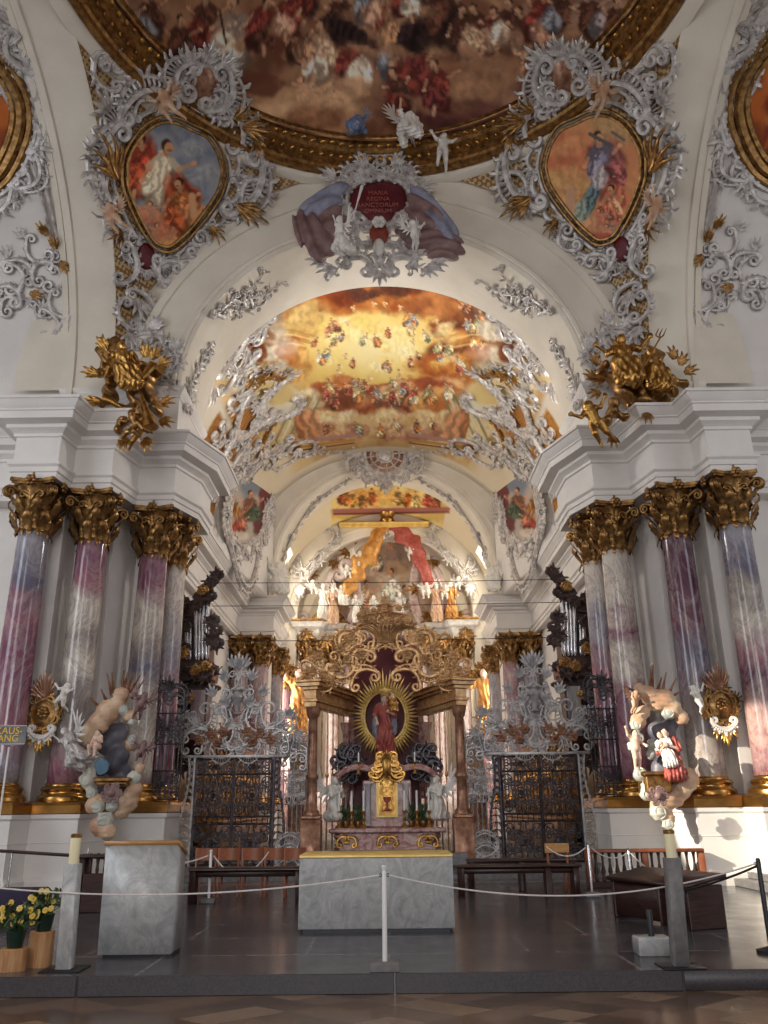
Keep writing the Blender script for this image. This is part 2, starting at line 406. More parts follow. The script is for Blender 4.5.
def sphere_map(c, R, o, up):
    c = np.asarray(c, float); o = np.asarray(o, float); n = (c - o) / np.linalg.norm(c - o); up = np.asarray(up, float); v = up - n * (n @ up); v /= np.linalg.norm(v); u = np.cross(v, n)
    def f(V):
        p = o + V[:, :1] * u + V[:, 1:2] * v; d = p - c; d /= np.linalg.norm(d, axis=1)[:, None]
        return c + d * (R - V[:, 2:])
    return f

def arch_map(cz, a, b, y0, x0=0.0, inward=True):     # u: arc position (radians from +X side), v: along +Y, h: inward
    def f(V):
        th = V[:, 0]; n = np.stack([np.cos(th) * b, np.zeros(len(V)), np.sin(th) * a], 1); n /= np.linalg.norm(n, axis=1)[:, None]
        p = np.stack([x0 + a * np.cos(th), y0 + V[:, 1], cz + b * np.sin(th)], 1)
        return p - n * V[:, 2:]
    return f
def arch_m(cz, a, b, y0):    # the same in metres along the arc measured from the apex, to the right
    g = arch_map(cz, a, b, y0); r = (a + b) / 2
    return lambda V: g(np.c_[PI / 2 - V[:, 0] / r, V[:, 1], V[:, 2]])

# ------------------------------------------------------------------ sculpting (distance fields -> one continuous surface)
EDG = [((0, 0, 0), (1, 0, 0)), ((0, 1, 0), (1, 1, 0)), ((0, 0, 1), (1, 0, 1)), ((0, 1, 1), (1, 1, 1)), ((0, 0, 0), (0, 1, 0)), ((1, 0, 0), (1, 1, 0)), ((0, 0, 1), (0, 1, 1)), ((1, 0, 1), (1, 1, 1)), ((0, 0, 0), (0, 0, 1)), ((1, 0, 0), (1, 0, 1)), ((0, 1, 0), (0, 1, 1)), ((1, 1, 0), (1, 1, 1))]
def surface_nets(F, o, h):
    S = F < 0; sh = np.array(F.shape) - 1; acc = np.zeros((*sh, 3)); cnt = np.zeros(sh)
    sl = lambda A, c: A[c[0]:c[0] + sh[0], c[1]:c[1] + sh[1], c[2]:c[2] + sh[2]]
    for a, b in EDG:
        fa, fb = sl(F, a), sl(F, b); m = sl(S, a) != sl(S, b); t = np.where(m, fa / np.where(m, fa - fb, 1), 0)
        for i in range(3): acc[..., i] += np.where(m, a[i] + t * (b[i] - a[i]), 0)
        cnt += m
    act = cnt > 0; idx = -np.ones(sh, int); idx[act] = np.arange(act.sum())
    V = (np.argwhere(act) + acc[act] / cnt[act][:, None]) * h + o; Q = []
    for ax in range(3):
        b, c = (ax + 1) % 3, (ax + 2) % 3
        lo = [slice(None)] * 3; hi = [slice(None)] * 3; lo[ax] = slice(0, -1); hi[ax] = slice(1, None)
        E = S[tuple(lo)] != S[tuple(hi)]; I = np.argwhere(E)
        I = I[(I[:, b] > 0) & (I[:, c] > 0) & (I[:, b] < sh[b]) & (I[:, c] < sh[c])]
        if not len(I): continue
        def at(db, dc):
            J = I.copy(); J[:, b] -= db; J[:, c] -= dc; return idx[J[:, 0], J[:, 1], J[:, 2]]
        q = np.stack([at(1, 1), at(0, 1), at(0, 0), at(1, 0)], 1); ins = S[I[:, 0], I[:, 1], I[:, 2]]
        q[~ins] = q[~ins][:, ::-1]; Q.append(q[(q >= 0).all(1)])
    return V, np.concatenate(Q) if Q else np.zeros((0, 4), int)

def sculpt(prims, res=48, k=.03, fold=None):
    """prims: ('c',a,b,ra,rb) tapered limb, ('e',centre,radii[,R]) ellipsoid; smooth union, optional fold(P)->offset"""
    lo = np.full(3, 1e9); hi = -lo
    for p in prims:
        if p[0] == 'c':
            for q, r in ((p[1], p[3]), (p[2], p[4])): lo = np.minimum(lo, np.array(q) - r); hi = np.maximum(hi, np.array(q) + r)
        else: r = max(p[2]) if len(p) > 3 else np.array(p[2]); lo = np.minimum(lo, np.array(p[1]) - r); hi = np.maximum(hi, np.array(p[1]) + r)
    h = (hi - lo).max() / res; lo = lo - 2.5 * h - k * .3; hi = hi + 2.5 * h + k * .3; n = np.ceil((hi - lo) / h).astype(int) + 1
    G = np.stack(np.meshgrid(*[lo[i] + h * np.arange(n[i]) for i in range(3)], indexing='ij'), -1).astype(np.float32)
    F = None
    for p in prims:
        if p[0] == 'c':
            a = np.array(p[1], np.float32); b = np.array(p[2], np.float32); ba = b - a; pa = G - a
            t = np.clip(pa @ ba / max(ba @ ba, 1e-9), 0, 1); d = np.linalg.norm(pa - t[..., None] * ba, axis=-1) - (p[3] + t * (p[4] - p[3]))
        else:
            q = G - np.array(p[1], np.float32); r = np.array(p[2], np.float32)
            if len(p) > 3: q = q @ np.asarray(p[3], np.float32)
            d = (np.linalg.norm(q / r, axis=-1) - 1) * r.min()
        if F is None: F = d
        else:
            hh = np.clip(.5 + .5 * (F - d) / k, 0, 1); F = F + (d - F) * hh - k * hh * (1 - hh)
    if fold: F = F + fold(G)
    F[0], F[-1] = 1, 1; F[:, 0] = F[:, -1] = 1; F[:, :, 0] = F[:, :, -1] = 1
    V, Q = surface_nets(F.astype(float), lo, h); m = MB(); m.add(V, Q); return m
# ------------------------------------------------------------------ fresco painter (works on the painted surface's own points)
LAT = np.random.default_rng(5).random((8, 257, 257))
def vnoise(X, Y, s, seed=0):
    x = X / s + seed * 17.3; y = Y / s + seed * 9.1; xi = np.floor(x).astype(int); yi = np.floor(y).astype(int)
    fx = x - xi; fy = y - yi; fx = fx * fx * (3 - 2 * fx); fy = fy * fy * (3 - 2 * fy); A = LAT[seed % 8]
    g = lambda i, j: A[(xi + i) % 256, (yi + j) % 256]
    return (g(0, 0) * (1 - fx) + g(1, 0) * fx) * (1 - fy) + (g(0, 1) * (1 - fx) + g(1, 1) * fx) * fy
def fbm(X, Y, s, seed=0, o=4):
    v = 0; a = .5; t = 0
    for i in range(o): v = v + a * vnoise(X, Y, s / 2 ** i, seed + i); t += a; a *= .55
    return v / t
def sstep(a, b, x):
    t = np.clip((x - a) / (b - a), 0, 1); return t * t * (3 - 2 * t)

class Paint:
    def __init__(s, X, Y, base, gain=1.0): s.X = X; s.Y = Y; s.I = np.tile(np.array(base, float), (len(X), 1)); s.gain = gain; s.k = 0
    def mix(s, m, col): col = np.asarray(col, float); s.I += m[:, None] * (col - s.I)
    def blob(s, cx, cy, rx, ry, ang, col, a=1.0, edge=.25, wob=.35, ws=None, fold=0.0, ff=.6, fa=0.0):
        s.k += 1; X = s.X - cx; Y = s.Y - cy; R = max(rx, ry) * 2.2; sel = np.where((np.abs(X) < R) & (np.abs(Y) < R))[0]
        if not len(sel): return
        X = X[sel]; Y = Y[sel]; c, n = math.cos(ang), math.sin(ang); u = X * c + Y * n; v = -X * n + Y * c
        q = fbm(X + s.k * 31, Y, ws or max(min(rx, ry) * .9, 2), s.k % 8, 3) - .5
        d = np.sqrt((u / rx) ** 2 + (v / ry) ** 2) + wob * q * 2; m = a * sstep(1 + edge, 1 - edge, d)
        col = np.tile(np.asarray(col, float), (len(sel), 1))
        if fold: col = col * (1 + fold * np.sin((u * math.cos(fa) + v * math.sin(fa)) * ff + q * 9))[:, None]
        s.I[sel] += m[:, None] * (col - s.I[sel])
    def line(s, pts, w, col, a=1.0):
        P = np.asarray(pts, float)
        for p, q in zip(P[:-1], P[1:]):
            d = q - p; L2 = d @ d + 1e-9; lo = np.minimum(p, q) - w * 2; hi = np.maximum(p, q) + w * 2
            sel = np.where((s.X > lo[0]) & (s.X < hi[0]) & (s.Y > lo[1]) & (s.Y < hi[1]))[0]
            if not len(sel): continue
            X = s.X[sel] - p[0]; Y = s.Y[sel] - p[1]; t = np.clip((X * d[0] + Y * d[1]) / L2, 0, 1)
            m = a * sstep(w * 1.3, w * .5, np.hypot(X - t * d[0], Y - t * d[1])); s.I[sel] += m[:, None] * (np.asarray(col, float) - s.I[sel])
    def clouds(s, cx, cy, rx, ry, n, cols, size, seed=0, a=.8, fold=.10):
        rg = random.Random(seed)
        for i in range(n):
            x = cx + rg.uniform(-1, 1) * rx; y = cy + rg.uniform(-1, 1) * ry; z = size * rg.uniform(.5, 1.3); c = np.array(rg.choice(cols), float)
            s.blob(x, y, z * 1.5, z * .8, rg.uniform(-.4, .4), c, a, .45, .5, fold=fold, ff=5 / z)
            s.blob(x - z * .2, y - z * .35, z * .9, z * .35, rg.uniform(-.4, .4), np.minimum(c * 1.14 + 8, 255), a * .6, .6, .5)
    def fig(s, cx, cy, h, robe, robe2=None, skin=(205, 150, 112), lean=0.0, seed=0, hair=(70, 42, 30), sit=True):
        """a seated or standing draped figure about h tall centred at cx, cy"""
        rg = random.Random(seed * 7 + 3); robe = np.array(robe, float); robe2 = np.array(robe2 if robe2 is not None else robe * .7, float); sd = rg.choice((-1, 1))
        cl, sl = math.cos(lean), math.sin(lean); T = lambda x, y: (cx + h * (x * cl - y * sl), cy + h * (x * sl + y * cl))
        B = lambda x, y, rx, ry, a, c, **k: s.blob(*T(x, y), rx * h, ry * h, a + lean, c, **k)
        B(0, .22, .24 if sit else .17, .34, .15 * sd, robe2 * .62, wob=.45)
        B(.10 * sd, .24, .20 if sit else .12, .27, .4 * sd, robe, fold=.35, ff=9 / h, fa=.3 * sd, wob=.35)
        if sit: B(.22 * sd, .22, .09, .22, -.3 * sd, robe * 1.12, fold=.3, ff=11 / h, fa=.2)
        B(-.02 * sd, -.10, .13, .20, .1 * sd, robe2, fold=.3, ff=12 / h, fa=1.2)
        B(-.12 * sd, .05, .10, .24, .5 * sd, robe2 * 1.18, fold=.3, ff=11 / h, fa=.2)
        for e in ((1, .24 + .2 * rg.random(), -.20), (-1, .28, rg.uniform(-.25, .12))):
            sh = T(e[0] * .10, -.20); el = T(e[0] * .20, -.10); ha = T(e[0] * e[1], e[2]); s.line([sh, el], h * .055, robe2 * .9, .85); s.line([el, ha], h * .032, skin, .7); s.blob(*ha, h * .04, h * .035, 0, np.array(skin) * 1.05, wob=.1)
        if rg.random() < .7: s.line([T(.12 * sd, .42), T(.16 * sd, .56)], h * .04, skin)
        s.line([T(0, -.26), T(.01, -.32)], h * .045, np.array(skin) * .85)
        hd = T(.02 * sd, -.385); s.blob(hd[0] - .01 * h * sd, hd[1] - .028 * h, h * .074, h * .08, lean, hair, wob=.25); s.blob(hd[0] + .022 * h * sd, hd[1] + .012 * h, h * .062, h * .078, lean, skin, wob=.1, edge=.2)
        s.blob(hd[0] + .03 * h * sd, hd[1] + .05 * h, h * .04, h * .022, lean, np.array(skin) * .75, wob=.1)
    def putto(s, cx, cy, h, seed=0, skin=(208, 150, 118), wing=(150, 130, 120)):
        rg = random.Random(seed); sd = rg.choice((-1, 1)); s.blob(cx - sd * h * .30, cy - h * .12, h * .26, h * .10, -.5 * sd, wing, fold=.2, ff=14 / h); s.blob(cx, cy, h * .17, h * .27, .5 * sd, skin, wob=.15, fold=.08, ff=10 / h)
        for a in (.9, 2.0): s.line([(cx, cy + h * .15), (cx + math.cos(a) * h * .35, cy + h * .15 + math.sin(a) * h * .32)], h * .075, np.array(skin) * .92)
        for a in (-.3, 3.6): s.line([(cx, cy - h * .14), (cx + math.cos(a) * h * .36, cy - h * .14 + math.sin(a) * h * .2)], h * .055, skin)
        s.blob(cx + sd * h * .08, cy - h * .34, h * .125, h * .13, 0, (120, 72, 46), wob=.15); s.blob(cx + sd * h * .10, cy - h * .32, h * .095, h * .10, 0, np.array(skin) * 1.06, wob=.1)
    def out(s): return np.clip(lin(np.clip(s.I, 0, 255)) * s.gain, 0, .92)

# ------------------------------------------------------------------ sweeps
def sweep_plan(mb, path, prof, sharp=True):
    P = np.asarray(path, float); d = np.diff(P, axis=0); d /= np.linalg.norm(d, axis=1)[:, None]; nn = np.stack([-d[:, 1], d[:, 0]], 1)
    m = np.zeros_like(P); m[0] = nn[0]; m[-1] = nn[-1]
    for i in range(1, len(P) - 1): m[i] = (nn[i - 1] + nn[i]) / max(1 + nn[i - 1] @ nn[i], .35)
    pr = np.asarray(prof, float)
    G = np.zeros((len(P), len(pr), 3)); G[..., :2] = P[:, None] + m[:, None] * pr[None, :, :1]; G[..., 2] = pr[None, :, 1]
    for i in range(len(P) - 1): mb.grid(G[i:i + 2])
    return mb

def sweep_arch(mb, cz, a, b, prof, axis='y', n=72, legs=None, c0=0.0, t0=0.0, t1=PI):
    """profile points (radial offset, position along the axis) swept round an elliptical arch, with straight legs down to legs"""
    th = np.linspace(t1, t0, n + 1); pr = np.asarray(prof, float)
    x = np.cos(th)[:, None] * (a + pr[:, 0]); z = cz + np.sin(th)[:, None] * (b + pr[:, 0]); y = np.repeat(pr[None, :, 1], n + 1, 0)
    if legs is not None:
        x = np.concatenate([x[:1], x, x[-1:]]); y = np.concatenate([y[:1], y, y[-1:]]); z = np.concatenate([np.full((1, len(pr)), legs), z, np.full((1, len(pr)), legs)])
    G = np.stack([x + c0, y, z], 2) if axis == 'y' else np.stack([y, x + c0, z], 2)
    return mb.grid(G)

def both(name, make, mat, label_l, label_r, cat, smooth=30):
    m = make(); a = struct(name % 'right' if '%s' in name else name, m, mat, label_r, cat, smooth); b = struct(name % 'left' if '%s' in name else name, m.mirror(), mat, label_l, cat, smooth); return b, a

# ------------------------------------------------------------------ floor and platform
ZP = 0.19; YE = 9.62
def stonefloor(name, stops, rough, joint, size, diamond=False, jw=.012):
    m, nt, p = nodes(name); tc = nt.nodes.new('ShaderNodeTexCoord'); p.inputs['Roughness'].default_value = rough
    col = ramp(nt, noise_node(nt, 1.4, 8, .65, 1.5), stops)
    if diamond:
        mp = nt.nodes.new('ShaderNodeMapping'); nt.links.new(tc.outputs['Object'], mp.inputs[0]); mp.inputs['Scale'].default_value = (1 / .32, 1 / .24, 1); mp.inputs['Rotation'].default_value = (0, 0, PI / 4 * 0)
        # two skewed checkers give a tumbling-block field of pale and brown rhombi
        sx = nt.nodes.new('ShaderNodeSeparateXYZ'); nt.links.new(mp.outputs[0], sx.inputs[0])
        def math2(op, a, b):
            n = nt.nodes.new('ShaderNodeMath'); n.operation = op
            for i, v in enumerate((a, b)):
                if isinstance(v, (int, float)): n.inputs[i].default_value = v
                else: nt.links.new(v, n.inputs[i])
            return n.outputs[0]
        s1 = math2('ADD', sx.outputs[0], sx.outputs[1]); s2 = math2('SUBTRACT', sx.outputs[0], sx.outputs[1])
        cb = nt.nodes.new('ShaderNodeCombineXYZ'); nt.links.new(math2('MULTIPLY', s1, .5), cb.inputs[0]); nt.links.new(math2('MULTIPLY', s2, .5), cb.inputs[1])
        wn = nt.nodes.new('ShaderNodeTexWhiteNoise'); wn.noise_dimensions = '2D'
        fl = nt.nodes.new('ShaderNodeVectorMath'); fl.operation = 'FLOOR'; nt.links.new(cb.outputs[0], fl.inputs[0]); nt.links.new(fl.outputs[0], wn.inputs['Vector'])
        tone = ramp(nt, wn.outputs['Value'], [(.0, (.11, .066, .045)), (.3, (.19, .12, .08)), (.6, (.27, .18, .12)), (.85, (.14, .085, .058))], 'CONSTANT')
        mx = nt.nodes.new('ShaderNodeMix'); mx.data_type = 'RGBA'; mx.blend_type = 'MULTIPLY'; mx.inputs['Factor'].default_value = .8; nt.links.new(tone, mx.inputs['A']); nt.links.new(col, mx.inputs['B']); col = mx.outputs['Result']
    else:
        br = nt.nodes.new('ShaderNodeTexBrick'); nt.links.new(tc.outputs['Object'], br.inputs['Vector']); br.offset = .37; br.inputs['Scale'].default_value = 1
        br.inputs['Brick Width'].default_value = size[0]; br.inputs['Row Height'].default_value = size[1]; br.inputs['Mortar Size'].default_value = jw; br.inputs['Color1'].default_value = (1, 1, 1, 1); br.inputs['Color2'].default_value = (.72, .72, .75, 1); br.inputs['Mortar'].default_value = (*joint, 1)
        mx = nt.nodes.new('ShaderNodeMix'); mx.data_type = 'RGBA'; mx.blend_type = 'MULTIPLY'; mx.inputs['Factor'].default_value = 1; nt.links.new(br.outputs[0], mx.inputs['A']); nt.links.new(col, mx.inputs['B']); col = mx.outputs['Result']
    nt.links.new(col, p.inputs['Base Color'])
    rr = nt.nodes.new('ShaderNodeMapRange'); nt.links.new(noise_node(nt, 3, 5), rr.inputs[0]); rr.inputs['To Min'].default_value = rough * .6; rr.inputs['To Max'].default_value = rough * 1.6; nt.links.new(rr.outputs[0], p.inputs['Roughness'])
    return m
M['navefloor'] = stonefloor('patterned_marble_floor', [(.3, (.75, .68, .6)), (.7, (1, 1, 1))], .20, None, None, True)
M['slate'] = stonefloor('dark_slate_slabs', [(.3, (.042, .040, .046)), (.5, (.075, .071, .078)), (.7, (.105, .098, .10))], .20, (2.6, 2.4, 2.3), (2.6, 1.35), False, .022)
M['slate_edge'] = simple('slate_step_edge', (.040, .036, .042), (.072, .064, .072), 60, .45)

m = MB(); m.box((-22, -32, -.4), (22, YE + .3, 0)); struct('floor', m, M['navefloor'], 'brown patterned marble nave floor in front of the dark step', 'floor')
m = MB(); m.box((-22, YE, -.1), (22, 21.9, ZP)); struct('floor_platform', m, M['slate'], 'dark slate slab floor around the marble altar table', 'floor')
m = MB()
for x0, x1 in ((-14, -7.9), (-7.88, -3.2), (-3.18, .05), (.07, 3.0), (3.02, 7.4), (7.42, 14)): m.box((x0, YE - .012, 0.0), (x1, YE + .03, ZP - .004), .006)
struct('trim_1', m, M['slate_edge'], 'dark granite riser along the front of the altar step', 'step edge')
m = MB(); m.box((-20, 20.9, ZP - .05), (20, 22.2, ZP + .14), .01); m.box((-20, 21.3, ZP), (20, 60, ZP + .30), .01); m.box((-5.2, 20.2, ZP - .02), (5.2, 21.0, ZP + .02), .01)
struct('floor_choir', m, M['slate_block'], 'low grey steps leading up to the wrought iron screen', 'steps')

# ------------------------------------------------------------------ crossing piers
COLS = [(8.4, 18.9), (7.25, 19.65), (6.05, 20.9), (5.8, 21.9)]
E = [(20, 20.0), (8.95, 20.0), (8.95, 18.45), (7.86, 18.45), (7.76, 19.2), (6.8, 19.2), (6.52, 20.46), (5.55, 20.46), (5.12, 21.6), (5.12, 23.0), (6.9, 23.0), (6.9, 38.6), (5.25, 38.6), (5.25, 41.2), (6.2, 41.2), (6.2, 47.4)]
W = [(20, 20.6), (9.0, 20.6), (9.0, 19.5), (7.95, 19.5), (7.9, 20.3), (6.95, 20.3), (6.7, 21.5), (6.1, 21.7), (5.9, 23.4), (7.2, 23.4), (7.2, 39.0), (5.6, 39.0), (5.6, 41.0), (6.5, 41.0), (6.5, 42.0)]
D = [(20, 19.9), (9.05, 19.9), (9.05, 18.2), (7.76, 18.2), (7.66, 18.95), (6.62, 18.95), (6.34, 20.2), (5.08, 20.2), (5.12, 21.3), (5.12, 23.1), (6.8, 23.1), (6.8, 38.4), (5.15, 38.4), (5.15, 41.3), (6.1, 41.3), (6.1, 47.4)]
ENT = [(-.5, 9.32), (0, 9.32), (0, 9.46), (.04, 9.48), (.04, 9.60), (.10, 9.65), (.10, 9.71), (0, 9.73), (0, 10.38), (.05, 10.40), (.05, 10.47), (.12, 10.53), (.2, 10.57), (.2, 10.66), (.46, 10.70), (.46, 10.88), (.5, 10.9), (.5, 10.94), (.58, 11.02), (.64, 11.12), (.68, 11.13), (.68, 11.2), (-.9, 11.24)]
both('wall_%s', lambda: sweep_plan(MB(), W, [(0, ZP), (0, 9.4)]), M['plaster'], 'white plaster pier wall behind the columns near the exit sign', 'white plaster pier wall behind the sunlit columns', 'wall')
both('trim_2', lambda: sweep_plan(MB(), E, ENT), M['plaster'], 'stepped white cornice above the columns near the exit sign', 'stepped white cornice above the sunlit columns', 'cornice')
PED = [(0, ZP), (.10, ZP), (.10, ZP + .22), (.03, ZP + .27), (0, ZP + .3), (0, 1.14), (.012, 1.145), (.012, 1.155), (0, 1.16), (0, 1.60), (.04, 1.64), (.04, 1.72), (-.6, 1.72)]
both('baseboard_%s', lambda: sweep_plan(MB(), D, PED), M['plaster'], 'white faceted pedestal wall behind the marble lectern', 'white faceted pedestal wall lit by the sun', 'pedestal')
both('trim_3', lambda: sweep_plan(MB(), D, [(-.6, 1.72), (-.02, 1.72), (.03, 1.74), (.03, 1.90), (-.02, 1.96), (-.12, 1.99), (-.6, 2.0)]), M['gold_base'], 'gilded plinth band under the columns near the exit sign', 'gilded plinth band under the sunlit columns', 'plinth band')
ATT = [(16, 20.55), (8.5, 20.55), (8.5, 19.85), (7.15, 19.85), (7.05, 19.8), (5.42, 19.8), (5.42, 22.6), (6.9, 23.4), (6.9, 38.8), (5.32, 38.8), (5.32, 41), (6.3, 41), (6.3, 47.4)]
both('trim_4', lambda: sweep_plan(MB(), ATT, [(0, 11.1), (0, 12.12), (.03, 12.14), (.03, 12.2), (.10, 12.28), (.14, 12.36), (.14, 12.42), (0, 12.44), (0, 12.66)]), M['plaster'], 'white attic blocks standing on the cornice near the exit sign', 'white attic blocks standing on the sunlit cornice', 'attic')

# ------------------------------------------------------------------ crossing: arches, pendentives, ring, dome
AZ, AA, AB = 12.55, 5.40, 4.92
m = MB(); sweep_arch(m, AZ, AA, AB, [(1.7, 22.62), (.10, 22.6), (0, 22.56), (0, 19.98), (.02, 19.86), (.10, 19.80), (.14, 19.80), (.16, 19.74), (.24, 19.72), (.30, 19.78), (.34, 19.84), (1.18, 19.84), (1.20, 19.78), (1.34, 19.74), (1.40, 19.74), (1.44, 19.80), (4.5, 19.80)], legs=12.4)
struct('wall_chancel', m, M['cream'], 'broad cream arch opening into the choir under the dome', 'arch', 30)
CY, CZ, RR = 12.5, 12.3, 7.2
for sgn, lab in ((1, 'cream transept arch band beside the sunlit pier'), (-1, 'cream transept arch band above the exit sign')):
    m = MB(); sweep_arch(m, CZ, 7.25, 7.15, [(4.2, 7.2), (.38, 7.2), (.36, 7.14), (.28, 7.12), (.20, 7.14), (.16, 7.19), (.02, 7.2), (0, 7.26), (0, 8.25), (-.06, 8.28), (-.06, 8.42), (.3, 8.44), (.3, 8.6)], 'x', legs=11.9, c0=CY)
    struct('wall_%s_arch' % ('right' if sgn > 0 else 'left'), m if sgn > 0 else m.mirror(), M['cream'], lab, 'arch', 30)
    m = MB(); sweep_arch(m, CZ, 7.65, 7.6, [(0, 8.5), (0, 17.0)], 'x', legs=11.2, c0=CY, n=60); V = m
    m2 = MB(); sweep_arch(m2, CZ, 7.65, 7.6, [(0, 8.6), (-.12, 8.62), (-.12, 8.78), (0, 8.8)], 'x', legs=12, c0=CY)
    struct('ceiling_transept', m if sgn > 0 else m.mirror(), M['plaster'], 'pale transept vault with stucco beyond the ' + ('sunlit pier' if sgn > 0 else 'exit sign pier'), 'vault')
    struct('trim_5', m2 if sgn > 0 else m2.mirror(), M['cream'], 'moulded rib of the transept vault by the ' + ('sunlit pier' if sgn > 0 else 'exit sign pier'), 'moulding')
RS = math.sqrt(2) * RR; ph = np.linspace(0, 2 * PI, 241); P = np.zeros((241, 16, 3))
for i, p in enumerate(ph):
    rho = min(RR / max(abs(math.cos(p)), abs(math.sin(p))), RS * .9999); z0 = math.sqrt(max(RS * RS - rho * rho, 0)); z1 = 7.25
    z = np.linspace(min(z0, z1), z1, 16); r = np.sqrt(RS * RS - z * z); P[i] = np.stack([r * math.sin(p), CY + r * math.cos(p), CZ + z], 1)
m = MB(); m.grid(P); struct('ceiling_pendentive', m, M['ochre'], 'ochre trellis ground of the pendentives below the dome', 'pendentive', 180)
RZ = CZ + 7.15
prof = [(7.2, RZ - .25), (7.06, RZ - .22), (7.04, RZ - .10), (6.98, RZ - .04), (6.98, RZ + .08), (6.88, RZ + .12), (6.88, RZ + .30), (6.80, RZ + .34), (6.76, RZ + .46), (6.66, RZ + .52), (6.66, RZ + .62), (6.60, RZ + .70), (6.5, RZ + .72)]
ring = thing('dome_cornice', 'gilded ring cornice running round the foot of the painted dome', 'cornice', (0, CY, 0))
m = MB(); m.lathe(prof, 160); m.build('moulding', M['gold_dark'], ring, 30)
m = MB(); m2 = MB()
for i in range(150):
    a = 2 * PI * i / 150; d = np.array([math.sin(a), math.cos(a), 0]); R3 = np.array([[math.cos(a), math.sin(a), 0], [-math.sin(a), math.cos(a), 0], [0, 0, 1]])
    m.ell(d * 6.86 + [0, 0, RZ + .21], (.09, .05, .075), R3.T, 6, 5)
    if i % 2 == 0: m.box(*(np.array([-.05, -.04, -.04]) + d * 6.99 + [0, 0, RZ + .02], np.array([.05, .04, .04]) + d * 6.99 + [0, 0, RZ + .02]))
    m2.ell(d * 6.70 + [0, 0, RZ + .49 + .03 * math.sin(i * 1.7)], (.10, .07, .06), R3.T, 6, 5)
m.build('egg_moulding', M['gold'], ring); m2.build('foliage_band', M['gold'], ring)
wr = MB(); wr.lathe([(7.6, RZ - .34), (7.36, RZ - .32), (7.26, RZ - .26), (7.22, RZ - .2), (7.18, RZ - .12), (7.2, RZ)], 160, (0, CY, 0)); struct('trim_6', wr, M['cream'], 'plain cream moulding just outside the gilded dome ring', 'moulding')

# dome with its fresco
nr, na = 100, 900; a = np.linspace(0, 2 * PI, na, endpoint=False); s = np.linspace(0, 1, nr); rr = 6.62 * np.cos(s * PI / 2); zz = RZ + .6 + 3.6 * np.sin(s * PI / 2)
G = np.stack([rr[:, None] * np.sin(a), CY + rr[:, None] * np.cos(a), np.repeat(zz[:, None], na, 1)], 2); V = G.reshape(-1, 3)
PX, PY = project(V)
p = Paint(PX, PY, (118, 66, 42), 1.35)
n1 = fbm(PX, PY, 120, 1); n2 = fbm(PX, PY, 40, 2)
p.mix(sstep(.38, .62, n1), (168, 118, 82)); p.mix(sstep(.5, .75, n2) * .6, (92, 50, 38))
p.clouds(200, 110, 60, 60, 22, [(130, 64, 30), (150, 84, 44), (110, 50, 28), (168, 108, 62)], 26, 1)
p.clouds(330, 95, 90, 38, 36, [(186, 142, 98), (170, 122, 84), (198, 158, 116), (150, 102, 74)], 20, 2)
p.clouds(470, 85, 80, 45, 32, [(168, 120, 84), (132, 88, 66), (112, 66, 54), (186, 140, 100)], 20, 3)
p.clouds(450, 122, 70, 16, 18, [(84, 36, 38), (104, 50, 48), (70, 32, 36)], 17, 4)
p.clouds(330, 130, 80, 16, 22, [(150, 96, 64), (128, 74, 48), (170, 112, 74)], 15, 5)
p.clouds(590, 40, 50, 50, 24, [(186, 146, 108), (150, 110, 86), (118, 96, 92)], 22, 6)
p.clouds(120, 30, 40, 40, 16, [(120, 90, 74), (140, 110, 92)], 18, 7); p.clouds(310, -40, 260, 40, 40, [(150, 96, 60), (120, 66, 44), (176, 128, 88)], 30, 8)
p.clouds(380, 40, 150, 40, 24, [(112, 62, 42), (140, 84, 56)], 20, 18)
p.blob(375, 52, 34, 32, .2, (128, 62, 34), .8); p.blob(268, 45, 26, 34, .3, (112, 52, 30), .8); p.blob(236, 120, 20, 46, -.9, (150, 84, 40), .8)
WH, RD, BR, BL, DK, PN = (192, 176, 160), (128, 40, 34), (90, 48, 36), (98, 112, 132), (46, 28, 30), (186, 128, 108)
for i, (x, y, h, c, c2) in enumerate([(206, 20, 52, RD, BR), (234, 32, 66, WH, (150, 130, 118)), (262, 22, 46, BR, RD), (180, 40, 44, (96, 60, 60), BR), (322, 50, 52, WH, (190, 150, 120)), (352, 56, 54, WH, RD), (394, 46, 60, (150, 120, 110), BL), (382, 20, 48, (172, 120, 80), RD), (412, 66, 62, RD, (112, 34, 34)), (424, 16, 60, DK, (74, 40, 34)), (444, 12, 62, (58, 32, 30), BR), (462, 30, 44, PN, BR), (478, 26, 40, (178, 146, 116), BR), (492, 30, 40, (176, 140, 112), RD), (508, 22, 42, WH, BR), (524, 30, 42, (190, 158, 128), BR), (540, 14, 44, PN, RD), (560, 10, 40, BL, BR), (300, 40, 38, (172, 118, 86), BR), (340, 14, 46, DK, BR), (288, 12, 40, PN, RD), (590, 14, 44, (120, 116, 126), BR), (616, 20, 40, RD, BR), (150, 14, 42, BL, BR), (126, 20, 38, RD, BR), (438, 84, 44, (110, 36, 38), RD), (398, 90, 40, RD, BR), (366, 0, 40, PN, BL), (404, -6, 40, WH, RD), (310, -10, 40, RD, BR)]):
    p.clouds(x, y + h * .5, h * .5, 4, 2, [(150, 104, 74), (120, 76, 54), (172, 128, 92)], h * .26, 100 + i, .7); p.fig(x, y, h * 1.2, c, c2, skin=(190, 138, 104), lean=random.uniform(-.25, .25), seed=i)
p.blob(348, 30, 26, 9, .5, (40, 24, 26), .9, fold=.3, ff=.8); p.putto(303, 90, 30, 3); p.line([(316, 102), (334, 84)], 1.6, (40, 30, 30)); p.line([(324, 97), (334, 92)], 1.4, (40, 30, 30))
